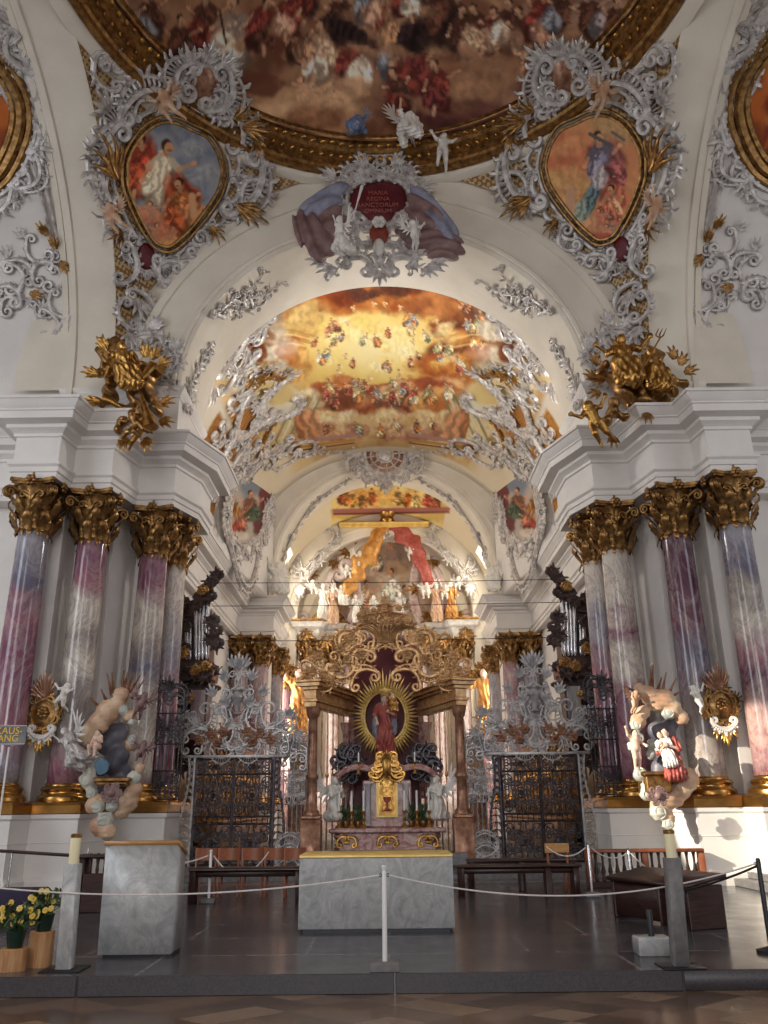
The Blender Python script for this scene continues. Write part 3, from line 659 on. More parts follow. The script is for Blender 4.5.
p.line([(220, 12), (226, 44)], 1.2, (50, 34, 30)); p.putto(196, 64, 24, 4); p.putto(520, 70, 22, 5); p.blob(262, 84, 20, 12, .1, (112, 56, 40), .9)
p.clouds(330, 92, 34, 9, 9, [(196, 152, 112), (184, 138, 98)], 10, 21); p.clouds(480, 78, 30, 14, 9, [(160, 110, 76), (140, 92, 66)], 13, 22)
for i in range(7): p.line([(112 + i * 9, 24 + i * 15), (98 + i * 8, 34 + i * 15)], 1.5, (60, 44, 44)); p.line([(640 - i * 11, 10 + i * 11), (655 - i * 9, 24 + i * 10)], 1.5, (60, 44, 44))
lum = p.I.mean(1, keepdims=True); p.I = p.I * .60 + .40 * lum * np.array([1.18, .98, .80])
m = MB(); m.grid(G[:, ::-1].transpose(1, 0, 2), close_u=True)
colr = p.out().reshape(nr, na, 3)[:, ::-1].transpose(1, 0, 2).reshape(-1, 3)
struct('ceiling_dome', m, M['paint'], 'brown painted dome fresco with clouds and robed figures', 'dome fresco', 180, colr)

# ------------------------------------------------------------------ choir vault with its fresco
VZ, VA, VB, VY0, VY1 = 12.7, 6.75, 6.0, 22.6, 38.75
nt_, ny = 420, 240; th = np.linspace(PI, 0, nt_); yy = np.linspace(VY0, VY1, ny)
G = np.stack([np.repeat((VA * np.cos(th))[:, None], ny, 1), np.repeat(yy[None], nt_, 0), np.repeat((VZ + VB * np.sin(th))[:, None], ny, 1)], 2)
V = G.reshape(-1, 3); PX, PY = project(V); TH = np.repeat(th[:, None], ny, 1).ravel()
EL = np.minimum(TH, PI - TH)
p = Paint(PX, PY, (214, 176, 118), 1.0); X, Y = PX, PY
p.mix(sstep(.4, .6, fbm(X, Y, 34, 1)), (232, 204, 148)); p.mix(sstep(.5, .7, fbm(X, Y, 16, 4)) * .6, (196, 140, 84))
dc = np.hypot((X - 376) / 118, (Y - 346) / 70); nz = fbm(X, Y, 22, 2) - .5; p.mix(sstep(1.1, .6, dc + .5 * nz), (234, 192, 100)); p.mix(sstep(.85, .25, dc + .5 * nz), (250, 226, 142)); p.mix(sstep(.42, .08, dc + .3 * nz), (254, 238, 180))
rgf = random.Random(77)
p.clouds(372, 292, 100, 11, 60, [(176, 88, 36), (150, 66, 30), (196, 112, 48), (206, 128, 60), (130, 58, 30)], 12, 11, .9); p.clouds(366, 296, 12, 6, 5, [(96, 54, 44), (74, 46, 40)], 7, 31); p.clouds(404, 288, 20, 4, 6, [(84, 46, 36), (110, 60, 42)], 8, 32)
p.clouds(468, 338, 26, 38, 50, [(176, 92, 40), (140, 66, 32), (206, 132, 62), (104, 54, 36), (226, 160, 80)], 11, 13, .9); p.clouds(446, 372, 22, 10, 16, [(214, 140, 64), (176, 92, 40)], 9, 41, .85); p.clouds(446, 305, 30, 10, 16, [(150, 84, 44), (190, 120, 66)], 9, 14); p.clouds(500, 314, 18, 10, 14, [(140, 118, 108), (110, 84, 74), (168, 140, 116)], 8, 33, .8)
p.clouds(284, 354, 18, 22, 32, [(190, 104, 44),(206, 132, 62), (176, 92, 44), (232, 180, 104)], 8, 12); p.clouds(296, 318, 24, 14, 16, [(226, 190, 120), (206, 166, 96), (190, 124, 62)], 8, 34, .8); p.clouds(262, 330, 14, 20, 16, [(206, 192, 170), (178, 150, 118), (150, 96, 60)], 8, 35, .85)
p.clouds(386, 398, 70, 13, 60, [(186, 100, 56), (156, 74, 46), (212, 146, 96), (126, 60, 46), (226, 176, 120)], 9, 15, .9); p.clouds(330, 392, 18, 12, 14, [(170, 84, 44), (206, 128, 70), (120, 66, 44)], 8, 16); p.clouds(436, 400, 22, 10, 14, [(190, 110, 56), (226, 164, 92)], 8, 36)
p.clouds(382, 418, 90, 6, 34, [(242, 216, 168), (226, 186, 130), (248, 230, 190)], 7, 17); p.clouds(382, 432, 88, 5, 34, [(206, 150, 120), (226, 190, 150), (170, 110, 96), (190, 120, 70)], 6, 18); p.clouds(385, 342, 66, 26, 34, [(252, 232, 160), (244, 208, 112), (254, 240, 186)], 7, 19, .45)
GN, OR, WT, BU, RO = (160, 160, 116), (206, 138, 74), (240, 222, 184), (160, 160, 160), (172, 92, 76)
PAL = [GN, OR, WT, BU, RO, (140, 92, 70), (206, 176, 120), (226, 196, 150), (190, 130, 90)]
for i in range(64):
    if i < 26: a_ = rgf.uniform(0, 6.28); q = rgf.uniform(.25, 1.0); x, y = 378 + 66 * q * math.cos(a_), 350 + 38 * q * math.sin(a_); h = rgf.uniform(10, 16)
    elif i < 46: x, y, h = 384 + rgf.uniform(-64, 66), 394 + rgf.uniform(-11, 9), rgf.uniform(14, 21)
    elif i < 56: x, y, h = 470 + rgf.uniform(-26, 20), 334 + rgf.uniform(-34, 34), rgf.uniform(14, 20)
    else: x, y, h = 384 + rgf.uniform(-76, 76), 428 + rgf.uniform(-5, 5), rgf.uniform(12, 16)
    p.fig(x, y, h, rgf.choice(PAL), rgf.choice(PAL), skin=(228, 180, 138), seed=40 + i, lean=rgf.uniform(-.6, .6), hair=(120, 84, 60))
for i in range(16): p.putto(378 + 70 * math.cos(i * 2.4) * (.5 + .5 * (i % 3) / 2), 342 + 38 * math.sin(i * 2.4), 7, i, (236, 192, 140), (240, 220, 176))
for sx in (-1, 1):      # painted architecture at both sides: columns, balconies, drapery
    cx = lambda d: 384 + sx * d - (0 if sx < 0 else 4)
    p.clouds(cx(84), 416, 16, 20, 16, [(236, 224, 186), (206, 196, 150), (226, 196, 140), (176, 150, 100)], 7, 50 + sx, .85)
    for j in range(5): p.line([(cx(108 - j * 7), 440 - j * 2), (cx(90 - j * 7), 402 - j * 2)], 1.4, (232, 226, 190) if j % 2 else (150, 140, 96), .8)
    for j in range(4): p.line([(cx(112), 330 + j * 5), (cx(92), 330 + j * 4.5), (cx(70), 336 + j * 4)], 1.0, (240, 216, 140) if j % 2 else (190, 140, 70), .7)
    p.clouds(cx(120), 380, 18, 36, 30, [(232, 224, 206), (214, 200, 170), (190, 150, 104), (240, 232, 214)], 9, 60 + sx, .85); p.clouds(cx(128), 340, 18, 14, 14, [(220, 208, 186), (160, 104, 66), (196, 172, 140)], 8, 63 + sx, .85)
    p.blob(cx(110), 398, 26, 16, 0, (232, 226, 208), 1, wob=.2); p.blob(cx(108), 393, 19, 12, 0, (222, 196, 132), 1, wob=.2)
    for j in range(4): p.blob(cx(128 - j * 8), 404 + 3 * j, 3, 2.4, 0, (172, 116, 104), .9)
    p.blob(cx(84), 424, 5, 16, .15 * sx, (140, 76, 36), .9, fold=.2); p.blob(cx(76), 424, 12, 16, .5 * sx, (206, 138, 96), .8, fold=.2)
    p.line([(cx(98), 449), (cx(60), 444), (cx(30), 440)], 1.4, (200, 150, 76)); p.line([(cx(96), 444), (cx(60), 439), (cx(30), 435)], 1.9, (190, 144, 140)); p.line([(cx(96), 452), (cx(60), 447), (cx(30), 443)], 0.8, (140, 90, 60)); p.blob(cx(92), 448, 9, 5, .2 * sx, (130, 84, 50), .9)
    p.blob(cx(134), 352, 10, 14, -.7 * sx, (190, 118, 70), .8); p.blob(cx(98), 352, 12, 8, 0, (206, 140, 120), .5); p.blob(cx(126), 352, 9, 9, 0, (140, 70, 34), .9)
    # white stucco zone towards the windows and the ochre trellis panel
    z = sstep(.56, .50, EL) * ((X - 384) * sx > 0); p.mix(z, (230, 222, 206))
    q = sstep(.50, .46, EL) * sstep(27.2, 27.5, V[:, 1]) * sstep(31.5, 31.2, V[:, 1]) * ((X - 384) * sx > 0); p.mix(q, (176, 116, 52) if sx < 0 else (206, 140, 58)); p.mix(q * (vnoise(X, Y, 1.3, 3) > .55) * .35, (120, 70, 30))
    p.blob(cx(138), 420, 14, 24, .2 * sx, (186, 122, 56), .95, wob=.15, fold=.12, ff=2.2, fa=.8)
lum = p.I.mean(1, keepdims=True); p.I = (p.I * .92 + .08 * lum * np.array([1.1, 1.0, .84])) * .94
q = sstep(.95, .80, EL) * sstep(33.0, 34.5, V[:, 1]); p.mix(q * .9, (226, 214, 190))
edge = sstep(23.25, 23.0, V[:, 1]); p.mix(edge, (214, 200, 176))
back = sstep(37.6, 37.9, V[:, 1]); p.mix(back, (222, 210, 188))
col = p.out().reshape(nt_, ny, 3)
el = np.minimum(th, PI - th)
keep = np.ones((nt_ - 1, ny - 1), bool); WINS = [(23.8, 26.6, .36)]
for y0, y1, e in WINS:
    yc = (yy[:-1] + yy[1:]) / 2; hgt = e * np.sqrt(np.clip(1 - ((yc - (y0 + y1) / 2) / ((y1 - y0) / 2)) ** 2, 0, 1)) ** .7
    ec = (el[:-1] + el[1:]) / 2; keep &= ~(ec[:, None] < hgt[None])
a_, b_ = np.where(keep); F = np.stack([a_ * ny + b_, a_ * ny + b_ + 1, (a_ + 1) * ny + b_ + 1, (a_ + 1) * ny + b_], 1)
m = MB(); m.add(V, F); struct('ceiling_choir', m, M['paint'], 'golden choir vault fresco glowing yellow at its centre', 'vault fresco', 180, col.reshape(-1, 3))
WG = emis('daylight_glass', (.86, .94, 1.0), 1.7)
k = 0
for sx in (-1, 1):
    for y0, y1, e in WINS:
        k += 1; t = np.linspace(0, PI, 25); yc, hw = (y0 + y1) / 2, (y1 - y0) / 2
        lab = 'leaded choir window above the cornice ' + ('behind the sunlit pier' if sx > 0 else 'behind the exit sign pier')
        w = thing('window_%d' % k, lab, 'window'); w['kind'] = 'structure'
        # splayed reveal from the vault out to the pane
        R = np.array([[(sx * VA * math.cos(e * max(math.sin(q), 1e-6) ** .7), yc + hw * math.cos(q), VZ + VB * math.sin(e * max(math.sin(q), 1e-6) ** .7)), (sx * 7.7, yc + hw * .92 * math.cos(q), 12.6 + 3.2 * max(math.sin(q), 0) ** .7 * (e / .45))] for q in t])
        g = MB(); g.grid(R if sx > 0 else R[::-1]); g.build('reveal', M['plaster'], w)
        g = MB(); g.box((sx * 7.72 - .02, y0, 11.2), (sx * 7.72 + .02, y1, 16.5)); g.build('pane', WG, w)
        g = MB()
        for q in np.linspace(y0, y1, 7): g.box((sx * 7.66 - .03, q - .03, 11.2), (sx * 7.66 + .03, q + .03, 16.4))
        for q in np.linspace(11.4, 16, 9): g.box((sx * 7.66 - .03, y0, q - .02), (sx * 7.66 + .03, y1, q + .02))
        g.build('muntins', M['white_paint'], w)
for sx, lb in ((-1, 'exit sign'), (1, 'sunlit')):
    m = MB()
    for y0, y1 in ((23.0, 23.8), (26.6, 39)): m.grid(np.array([[(sx * VA, y0, 11.2), (sx * VA, y0, 12.8)], [(sx * VA, y1, 11.2), (sx * VA, y1, 12.8)]]))
    struct('wall_%s_clerestory' % ('left' if sx < 0 else 'right'), m, M['plaster'], 'plain wall strip between choir windows on the %s side' % lb, 'wall')

# ------------------------------------------------------------------ second arch, sanctuary, apse
BZ, BA, BB = 12.6, 5.25, 5.3
m = MB(); sweep_arch(m, BZ, BA, BB, [(.12, 41.3), (.12, 40.9), (0, 40.88), (0, 38.86), (.03, 38.76), (.12, 38.7), (.2, 38.7), (.24, 38.76), (.42, 38.78), (.46, 38.72), (.54, 38.72), (.56, 38.78), (5.5, 38.8)], legs=11.2)
struct('wall_chancel_second', m, M['cream'], 'cream second arch framing the high altar', 'arch', 30)
nt_, ny = 160, 60; th = np.linspace(PI, 0, nt_); yy = np.linspace(40.9, 47.6, ny)
G = np.stack([np.repeat((6.25 * np.cos(th))[:, None], ny, 1), np.repeat(yy[None], nt_, 0), np.repeat((12.6 + 6.0 * np.sin(th))[:, None], ny, 1)], 2); V = G.reshape(-1, 3); X, Y = project(V)
p = Paint(X, Y, (218, 206, 180), 1.0); fz = (np.repeat(np.minimum(th, PI - th)[:, None], ny, 1).ravel() > .98)
fz = fz * (np.abs(X - 391) < 60); p.mix(fz * 1.0, (206, 176, 106)); p.mix(fz * sstep(.4, .6, fbm(X, Y, 12, 2)), (226, 204, 136))
p.clouds(388, 494, 46, 6, 18, [(214, 170, 90), (190, 132, 66), (232, 206, 130)], 6, 3, .7)
for i, (x, c) in enumerate([(342, (170, 70, 50)), (352, (206, 150, 70)), (362, (160, 110, 60)), (372, (196, 110, 56)), (408, (216, 120, 50)), (416, (226, 190, 120)), (398, (190, 150, 90)), (428, (176, 80, 60)), (436, (160, 90, 60)), (346, (190, 120, 60))]): p.fig(x, 496 + (i % 3) * 2, 17, c, None, (226, 176, 130), seed=80 + i)
p.line([(334, 511), (448, 509)], 2.2, (160, 100, 96)); p.line([(334, 514), (448, 512)], 1.2, (120, 66, 58))
elv = np.minimum(th, PI - th); kp = ~((((elv[:-1] + elv[1:]) / 2) < .55)[:, None] & ((yy[:-1] > 42) & (yy[1:] < 46.4))[None])
a_, b_ = np.where(kp); F = np.stack([a_ * ny + b_, a_ * ny + b_ + 1, (a_ + 1) * ny + b_ + 1, (a_ + 1) * ny + b_], 1)
m = MB(); m.add(V, F); struct('ceiling_sanctuary', m, M['paint'], 'small golden fresco on the vault beyond the second arch', 'vault fresco', 180, p.out())
SZ, SA, SB = 12.3, 5.1, 4.95
m = MB(); sweep_arch(m, SZ, SA, SB, [(0, 52.6), (0, 47.7), (.03, 47.6), (.12, 47.55), (.5, 47.55), (.54, 47.5), (.62, 47.5), (.64, 47.56), (5, 47.58)], legs=.2)
struct('wall_back_arch', m, M['cream'], 'plain cream arch over the high altar', 'arch', 30)
m = MB(); m.box((-7.5, 52.6, .2), (7.5, 52.9, 18)); struct('wall_back', m, M['cream'], 'cream end wall behind the high altar', 'wall')
m = MB(); m.box((-2.7, 47.2, 17.68), (2.7, 47.55, 17.98), .04); m.box((-2.7, 47.12, 17.86), (2.7, 47.3, 17.98), .03); struct('trim_7', m, M['gold_bright'], 'gilded bar moulding under the small fresco', 'moulding')
both('wall_%s_sanctuary', lambda: sweep_plan(sweep_plan(MB(), [(6.5, 46.4), (6.5, 48)], [(0, ZP), (0, 9.4)]), [(6.5, 42), (6.5, 46.4)], [(0, ZP), (0, 3.0)]), M['plaster'], 'plain lower sanctuary wall on the exit sign side', 'plain lower sanctuary wall on the sunlit side', 'wall')
for i, sx in enumerate((-1, 1)):
    w = thing('window_%d' % (3 + i), 'tall bright sanctuary window ' + ('behind the tower of dark organ pipes at the sunlit side' if sx > 0 else 'beyond the organ nearest the exit sign'), 'window'); w['kind'] = 'structure'
    g = MB(); g.box((sx * 6.6 - .02, 41.8, 12.9), (sx * 6.6 + .02, 46.6, 17.5)); g.box((sx * 6.6 - .02, 42, 3), (sx * 6.6 + .02, 46.4, 8.8)); g.build('pane', emis('sun_glass_%d' % i, (1, .95, .84), 1.3), w)
    g = MB()
    for q in np.linspace(41.8, 46.6, 7): g.box((sx * 6.5 - .03, q - .03, 2.9), (sx * 6.5 + .03, q + .03, 17.5))
    g.build('muntins', M['white_paint'], w)
# ------------------------------------------------------------------ statues
def rotz(a): c, s = math.cos(a), math.sin(a); return np.array([[c, -s, 0], [s, c, 0], [0, 0, 1.0]])
def joints(pose, v=0, putto=False):
    """joints of a figure of height 1 facing -Y; variant v changes the arms and the turn of the head"""
    A = [((-.16, -.03, .66), (-.13, -.12, .55), (.16, -.04, .66), (.07, -.15, .70)),
         ((-.20, -.02, .84), (-.26, -.06, 1.0), (.17, -.02, .66), (.20, -.14, .60)),
         ((-.19, -.08, .72), (-.30, -.14, .80), (.19, -.08, .74), (.31, -.10, .86)),
         ((-.15, -.07, .66), (-.03, -.17, .73), (.15, -.07, .66), (.03, -.17, .73))][v % 4]
    J = dict(head=(0, -.012, .925), neck=(0, 0, .855), chest=(0, 0, .73), waist=(0, -.01, .63), pelvis=(0, 0, .53), shL=(-.105, 0, .80), shR=(.105, 0, .80), elL=A[0], haL=A[1], elR=A[2], haR=A[3],
             hpL=(-.055, 0, .52), hpR=(.055, 0, .52), knL=(-.06, -.03, .285), knR=(.065, -.015, .285), anL=(-.06, .01, .045), anR=(.075, .02, .045), toL=(-.07, -.085, .02), toR=(.095, -.075, .02))
    if pose == 'sit':
        J.update(knL=(-.10, -.23, .53), knR=(.10, -.22, .50), anL=(-.09, -.20, .28), anR=(.13, -.26, .27), toL=(-.10, -.29, .25), toR=(.15, -.35, .24))
    if pose == 'fly':
        J.update(knL=(-.09, -.10, .33), knR=(.10, .06, .32), anL=(-.08, .06, .17), anR=(.16, .22, .22), toL=(-.08, .05, .09), toR=(.18, .28, .17))
    if pose == 'kneel':
        J.update(knL=(-.07, -.13, .30), knR=(.07, -.05, .29), anL=(-.07, .09, .28), anR=(.07, .16, .27), toL=(-.07, .15, .24), toR=(.07, .22, .24))
    if putto:
        J['head'] = (0, -.015, .93)
    return {k: np.array(q, float) for k, q in J.items()}

FIGS = {}
def fig_mesh(pose, v, putto, robe):
    key = (pose, v % 4, putto, robe)
    if key in FIGS: return FIGS[key]
    J = joints(pose, v, putto); f = 1.45 if putto else 1.0; hd = .105 if putto else .064
    c = lambda a, b, ra, rb: ('c', J[a], J[b], ra * f, rb * f)
    up = -.06 if putto else 0
    h = J['head'] + np.array([0, 0, up]); body = [('e', h, (hd * .86, hd, hd * 1.12)), ('e', h + [0, -hd * .98, -hd * .12], (hd * .15, hd * .22, hd * .24)), ('e', h + [0, -hd * .62, -hd * .72], (hd * .42, hd * .36, hd * .3)), ('e', h + [-hd * .86, .0, -.1 * hd], (hd * .12, hd * .2, hd * .26)), ('e', h + [hd * .86, 0, -.1 * hd], (hd * .12, hd * .2, hd * .26)),
            c('neck', 'chest', .032, .05), c('chest', 'waist', .085, .068), c('waist', 'pelvis', .068, .075), c('shL', 'shR', .038, .038)]
    for s in 'LR':
        body += [c('sh' + s, 'el' + s, .036, .027), c('el' + s, 'ha' + s, .027, .018), ('e', J['ha' + s] + (J['ha' + s] - J['el' + s]) * .18, (.022 * f, .022 * f, .026 * f)), c('hp' + s, 'kn' + s, .058, .040), c('kn' + s, 'an' + s, .040, .022), c('an' + s, 'to' + s, .022, .017)]
        d = J['ha' + s] - J['el' + s]; d = d / np.linalg.norm(d); q = np.cross(d, [0, 1, .2]); q /= np.linalg.norm(q) + 1e-9; b = J['ha' + s] + d * .025
        for k in range(4): body.append(('c', b + q * (k - 1.5) * .011 * f, b + q * (k - 1.5) * .017 * f + d * (.05 - .006 * abs(k - 1.4)) * f, .0065 * f, .005 * f))
        body.append(('c', b - q * .015 * f - d * .012, b - q * .035 * f + d * .022 * f, .008 * f, .006 * f))
    out = {'body': sculpt(body, 64, .018)}
    hair = [('e', h + [0, hd * .25, hd * .25], (hd * .95, hd * .92, hd * .98)), ('e', h + [0, hd * .5, -hd * .5], (hd * .8, hd * .55, hd * .7))]
    out['hair'] = sculpt(hair, 20, .01, lambda P: .006 * np.sin(P[..., 0] * 160 + P[..., 2] * 90) - .001)
    if robe:
        R = [c('chest', 'waist', .098, .085), c('waist', 'pelvis', .085, .098), c('shL', 'shR', .045, .045), c('shL', 'elL', .05, .045), c('shR', 'elR', .05, .045)]
        if pose in ('sit', 'kneel'):
            for s in 'LR': R += [c('hp' + s, 'kn' + s, .085, .068), ('c', J['kn' + s], J['an' + s] + [0, .01, .015], .068, .075)]
            R += [('c', (J['knL'] + J['knR']) / 2, (J['anL'] + J['anR']) / 2 + [0, 0, .02], .085, .10), ('c', J['pelvis'] + [0, .05, 0], J['pelvis'] + [.1, .08, -.2], .09, .06)]
        else:
            R += [('c', J['pelvis'], J['knL'] + [0, .0, -.02], .095, .085), ('c', J['pelvis'], J['knR'] + [0, 0, -.02], .095, .085), ('c', J['knL'], J['anL'] + [0, 0, .03], .085, .085), ('c', J['knR'], J['anR'] + [0, .01, .03], .085, .09), ('c', J['pelvis'] + [0, .04, 0], (J['anL'] + J['anR']) / 2 + [0, .06, .05], .09, .10)]
            R += [('c', J['shL'], J['pelvis'] + [.06, -.07, -.05], .045, .05)]
        out['robe'] = sculpt(R, 60, .03, lambda P: .010 * np.sin(P[..., 0] * 95 + np.sin(P[..., 2] * 11) * 2.2 + P[..., 1] * 45) + .006 * np.sin(P[..., 2] * 42 + P[..., 0] * 60))
    meshes = {}
    for k, mb in out.items():
        o = mb.build('figure_' + k, None, None, 180); meshes[k] = o.data; bpy.data.objects.remove(o)
        meshes[k].materials.append(None)
    FIGS[key] = meshes; return meshes

def wing_mesh():
    if 'wing' in FIGS: return FIGS['wing']
    m = MB()
    for j, (n, L, h) in enumerate(((7, .42, 0), (6, .30, .02), (5, .18, .04))):
        for i in range(n):
            t = i / (n - 1); leaf(m, (.03 + .20 * t, .02 + .13 * t), 1.15 - 2.0 * (1 - t) + .25 * t, L * (.75 + .35 * t), .062, .12, 2, h)
    m.tube([(0, 0, .02), (.10, .10, .05), (.23, .16, .03)], [.03, .035, .015], 6)
    o = m.build('wing', None, None, 60); o.data.materials.append(None); FIGS['wing'] = o.data; bpy.data.objects.remove(o); return FIGS['wing']

def inst(name, me, mat, parent, loc=(0, 0, 0), rot=(0, 0, 0), sc=(1, 1, 1)):
    o = bpy.data.objects.new(name, me); C.objects.link(o); o.parent = parent; o.location = loc; o.rotation_euler = rot; o.scale = sc
    o.material_slots[0].link = 'OBJECT'; o.material_slots[0].material = mat; return o

def statue(name, label, cat, loc, h, pose='stand', v=0, rz=0.0, tilt=(0, 0), skin='stucco_white', robe='stucco_white', hair=None, wings=None, putto=False, group=None):
    t = thing(name, label, cat, loc, 0, group); t.rotation_euler = (tilt[0], tilt[1], rz); t.scale = (h,) * 3
    ms = fig_mesh(pose, v, putto, robe is not None)
    inst('body', ms['body'], M[skin], t); inst('hair', ms['hair'], M[hair or skin], t)
    if robe: inst('robe', ms['robe'], M[robe], t)
    if wings:
        for sx in (-1, 1): inst('wing', wing_mesh(), M[wings], t, (sx * .03, .075, .70), (PI / 2 - .15, 0, sx * .35), (sx * .85, .9, .9))
    return t

# ------------------------------------------------------------------ columns
def capital_mb(r=.36, H=1.30):
    m = MB(); m.lathe([(r * .98, -.02), (r * 1.08, 0), (r * 1.12, .04), (r, .08), (r * .96, .3), (r * 1.0, .7), (r * 1.22, 1.0), (r * 1.45, 1.12), (r * 1.2, 1.14)], 24)
    rg = random.Random(3)
    for tier, (z0, L, n, off, rad, W) in enumerate(((-.02, .52, 8, 0, 1.02, .22), (.26, .58, 8, PI / 8, 1.02, .22), (.02, .3, 8, PI / 8, 1.1, .14))):
        for i in range(n):
            a = off + i * 2 * PI / n; d = np.array([math.cos(a), math.sin(a), 0]); tl = MB(); leaf(tl, (0, 0), PI / 2 + rg.uniform(-.1, .1), L, W, .62 if tier < 2 else .3, 4)
            m.join(tl, plane_map(d * r * rad + [0, 0, z0], (-d[1], d[0], 0), (0, 0, 1)))
    for i in range(12):   # hanging flames over the neck of the shaft
        a = i * 2 * PI / 12 + .13; d = np.array([math.cos(a), math.sin(a), 0]); tl = MB(); leaf(tl, (0, 0), -PI / 2 + rg.uniform(-.3, .3), rg.uniform(.16, .34), .13, .4, 2); m.join(tl, plane_map(d * r * 1.02 + [0, 0, .06], (-d[1], d[0], 0), (0, 0, 1)))
    for i in range(4):
        a = PI / 4 + i * PI / 2; d = np.array([math.cos(a), math.sin(a), 0]); tl = MB()
        for sd in (-.05, .05):
            tl2 = MB(); P = np.concatenate([arc((.0, .62), (.36, 1.03), .16, 8), spiral(np.array([.36, 1.03]), .25, -1, .13, 1.5)]); tl2.tube(np.c_[P, np.full(len(P), sd)], np.linspace(.05, .038, len(P)), 6, up=(0, 0, 1)); tl.join(tl2)
        m.join(tl, plane_map(d * r * .95, d, (0, 0, 1))); lf = MB(); leaf(lf, (0, 0), PI / 2, .5, .22, .75, 4); m.join(lf, plane_map(d * r * 1.15 + [0, 0, .5], (-d[1], d[0], 0), (0, 0, 1)))
        a = i * PI / 2; d = np.array([math.cos(a), math.sin(a), 0]); t = MB()
        for sd in (-1, 1): scroll(t, (sd * .05, .66), (sd * .17, .95), .25 * sd, .035, 0, .09, 3, .06)
        flower(t, (0, 1.17), .15, .16, 6); spray(t, (0, 1.2), PI / 2, .26, 3, 1.2, .3); spray(t, (0, .72), PI / 2, .3, 3, 1.4, .25, .06)
        m.join(t, plane_map(d * r * 1.12, (-d[1], d[0], 0), (0, 0, 1)))
    poly = []
    for i in range(4):
        a0 = PI / 4 + i * PI / 2; a1 = a0 + PI / 2; p0 = np.array([math.cos(a0), math.sin(a0)]) * r * 2.05; p1 = np.array([math.cos(a1), math.sin(a1)]) * r * 2.05
        d = (p1 - p0) / np.linalg.norm(p1 - p0); n = np.array([d[1], -d[0]]); s = arc(p0 + d * .05, p1 - d * .05, .13, 9); poly += list(s)
    poly = np.array(poly); m.prism(poly, 1.15, 1.20); m.prism(poly * 1.07, 1.20, 1.28)
    return m
CAP = capital_mb()
def cap_mesh():
    o = CAP.build('capital', M['gold_dark'], None, 60); me = o.data; bpy.data.objects.remove(o); return me
CAPM = cap_mesh()
def column(loc, label, mat, rb=.40, rt=.35, z0=2.0, z1=8.05, group=None, rz=0.0, zc=1.0):
    t = thing('marble_column', label, 'column', (loc[0], loc[1], z0), rz, group)
    H = z1 - z0; m = MB(); m.lathe([(rb, .30)] + [(rb + (rt - rb) * (q ** 1.6), .3 + (H - .3) * q) for q in np.linspace(0, 1, 14)], 40); m.build('shaft', mat, t, 180)
    m = MB(); m.lathe([(rb * 1.42, -.02), (rb * 1.42, .06), (rb * 1.38, .10), (rb * 1.26, .13), (rb * 1.20, .17), (rb * 1.22, .20), (rb * 1.28, .24), (rb * 1.2, .29), (rb * 1.06, .31), (rb * 1.04, .36), (rb, .37)], 40); m.build('base', M['gold_base'], t, 60)
    o = bpy.data.objects.new('capital', CAPM); C.objects.link(o); o.parent = t; o.location = (0, 0, H); s = rt / .36; o.scale = (s, s, zc); return t
W1 = ['outermost column, pale grey above mauve, beside the exit sign', 'mauve and grey column behind the stucco cloud shrine with the veiled figure', 'mottled mauve and cream column at the choir corner by the dark iron screen', 'half-hidden pink column round the choir corner, by the organ nearest the exit sign']
W2 = ['outermost column, blue-grey top and pink foot in sunlight', 'dark mauve column with a sunlit foot beside the gilded rocaille medallion', 'cream and mauve column behind the cloud shrine with the red-draped figure', 'half-hidden mauve column round the choir corner at the sunlit side']
MV, GY, CR, BG, PK, KH, DK2 = (122, 66, 92), (140, 138, 150), (206, 196, 184), (92, 92, 112), (150, 96, 108), (150, 140, 132), (84, 46, 66)
BL_ = [[(.0, KH), (.12, GY), (.25, PK), (.38, MV), (.55, MV), (.68, PK), (.78, BG), (.95, GY)], [(.0, MV), (.10, PK), (.2, KH), (.36, (132, 128, 124)), (.5, CR), (.62, KH), (.72, CR), (.82, PK), (.92, MV)], [(.0, PK), (.12, CR), (.3, CR), (.42, KH), (.52, BG), (.62, KH), (.74, CR), (.86, MV)], [(.0, PK), (.2, MV), (.4, PK), (.6, GY), (.85, CR)]]
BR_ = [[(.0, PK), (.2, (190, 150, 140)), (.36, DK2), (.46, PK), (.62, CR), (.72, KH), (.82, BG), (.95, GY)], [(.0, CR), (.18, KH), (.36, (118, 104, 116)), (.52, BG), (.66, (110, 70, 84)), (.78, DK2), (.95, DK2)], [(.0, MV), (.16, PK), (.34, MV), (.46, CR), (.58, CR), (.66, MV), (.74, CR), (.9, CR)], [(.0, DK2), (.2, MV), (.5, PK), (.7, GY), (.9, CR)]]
for i, (x, y) in enumerate(COLS):
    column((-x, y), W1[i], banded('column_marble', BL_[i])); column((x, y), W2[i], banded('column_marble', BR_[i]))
for sx, lb in ((-1, 'exit sign'), (1, 'sunlit')):
    for j, (x, y, mt, q) in enumerate(((5.75, 38.4, 'pillar_b', 'first'), (6.65, 38.3, 'pillar_a', 'outer'), (5.6, 46.6, 'pillar_a', 'rearmost'), (5.45, 41.5, 'pillar_a', 'second'))):
        column((sx * x, y), 'choir column with gilt capital, %s beside the high altar, %s side' % (q, lb), M[mt])

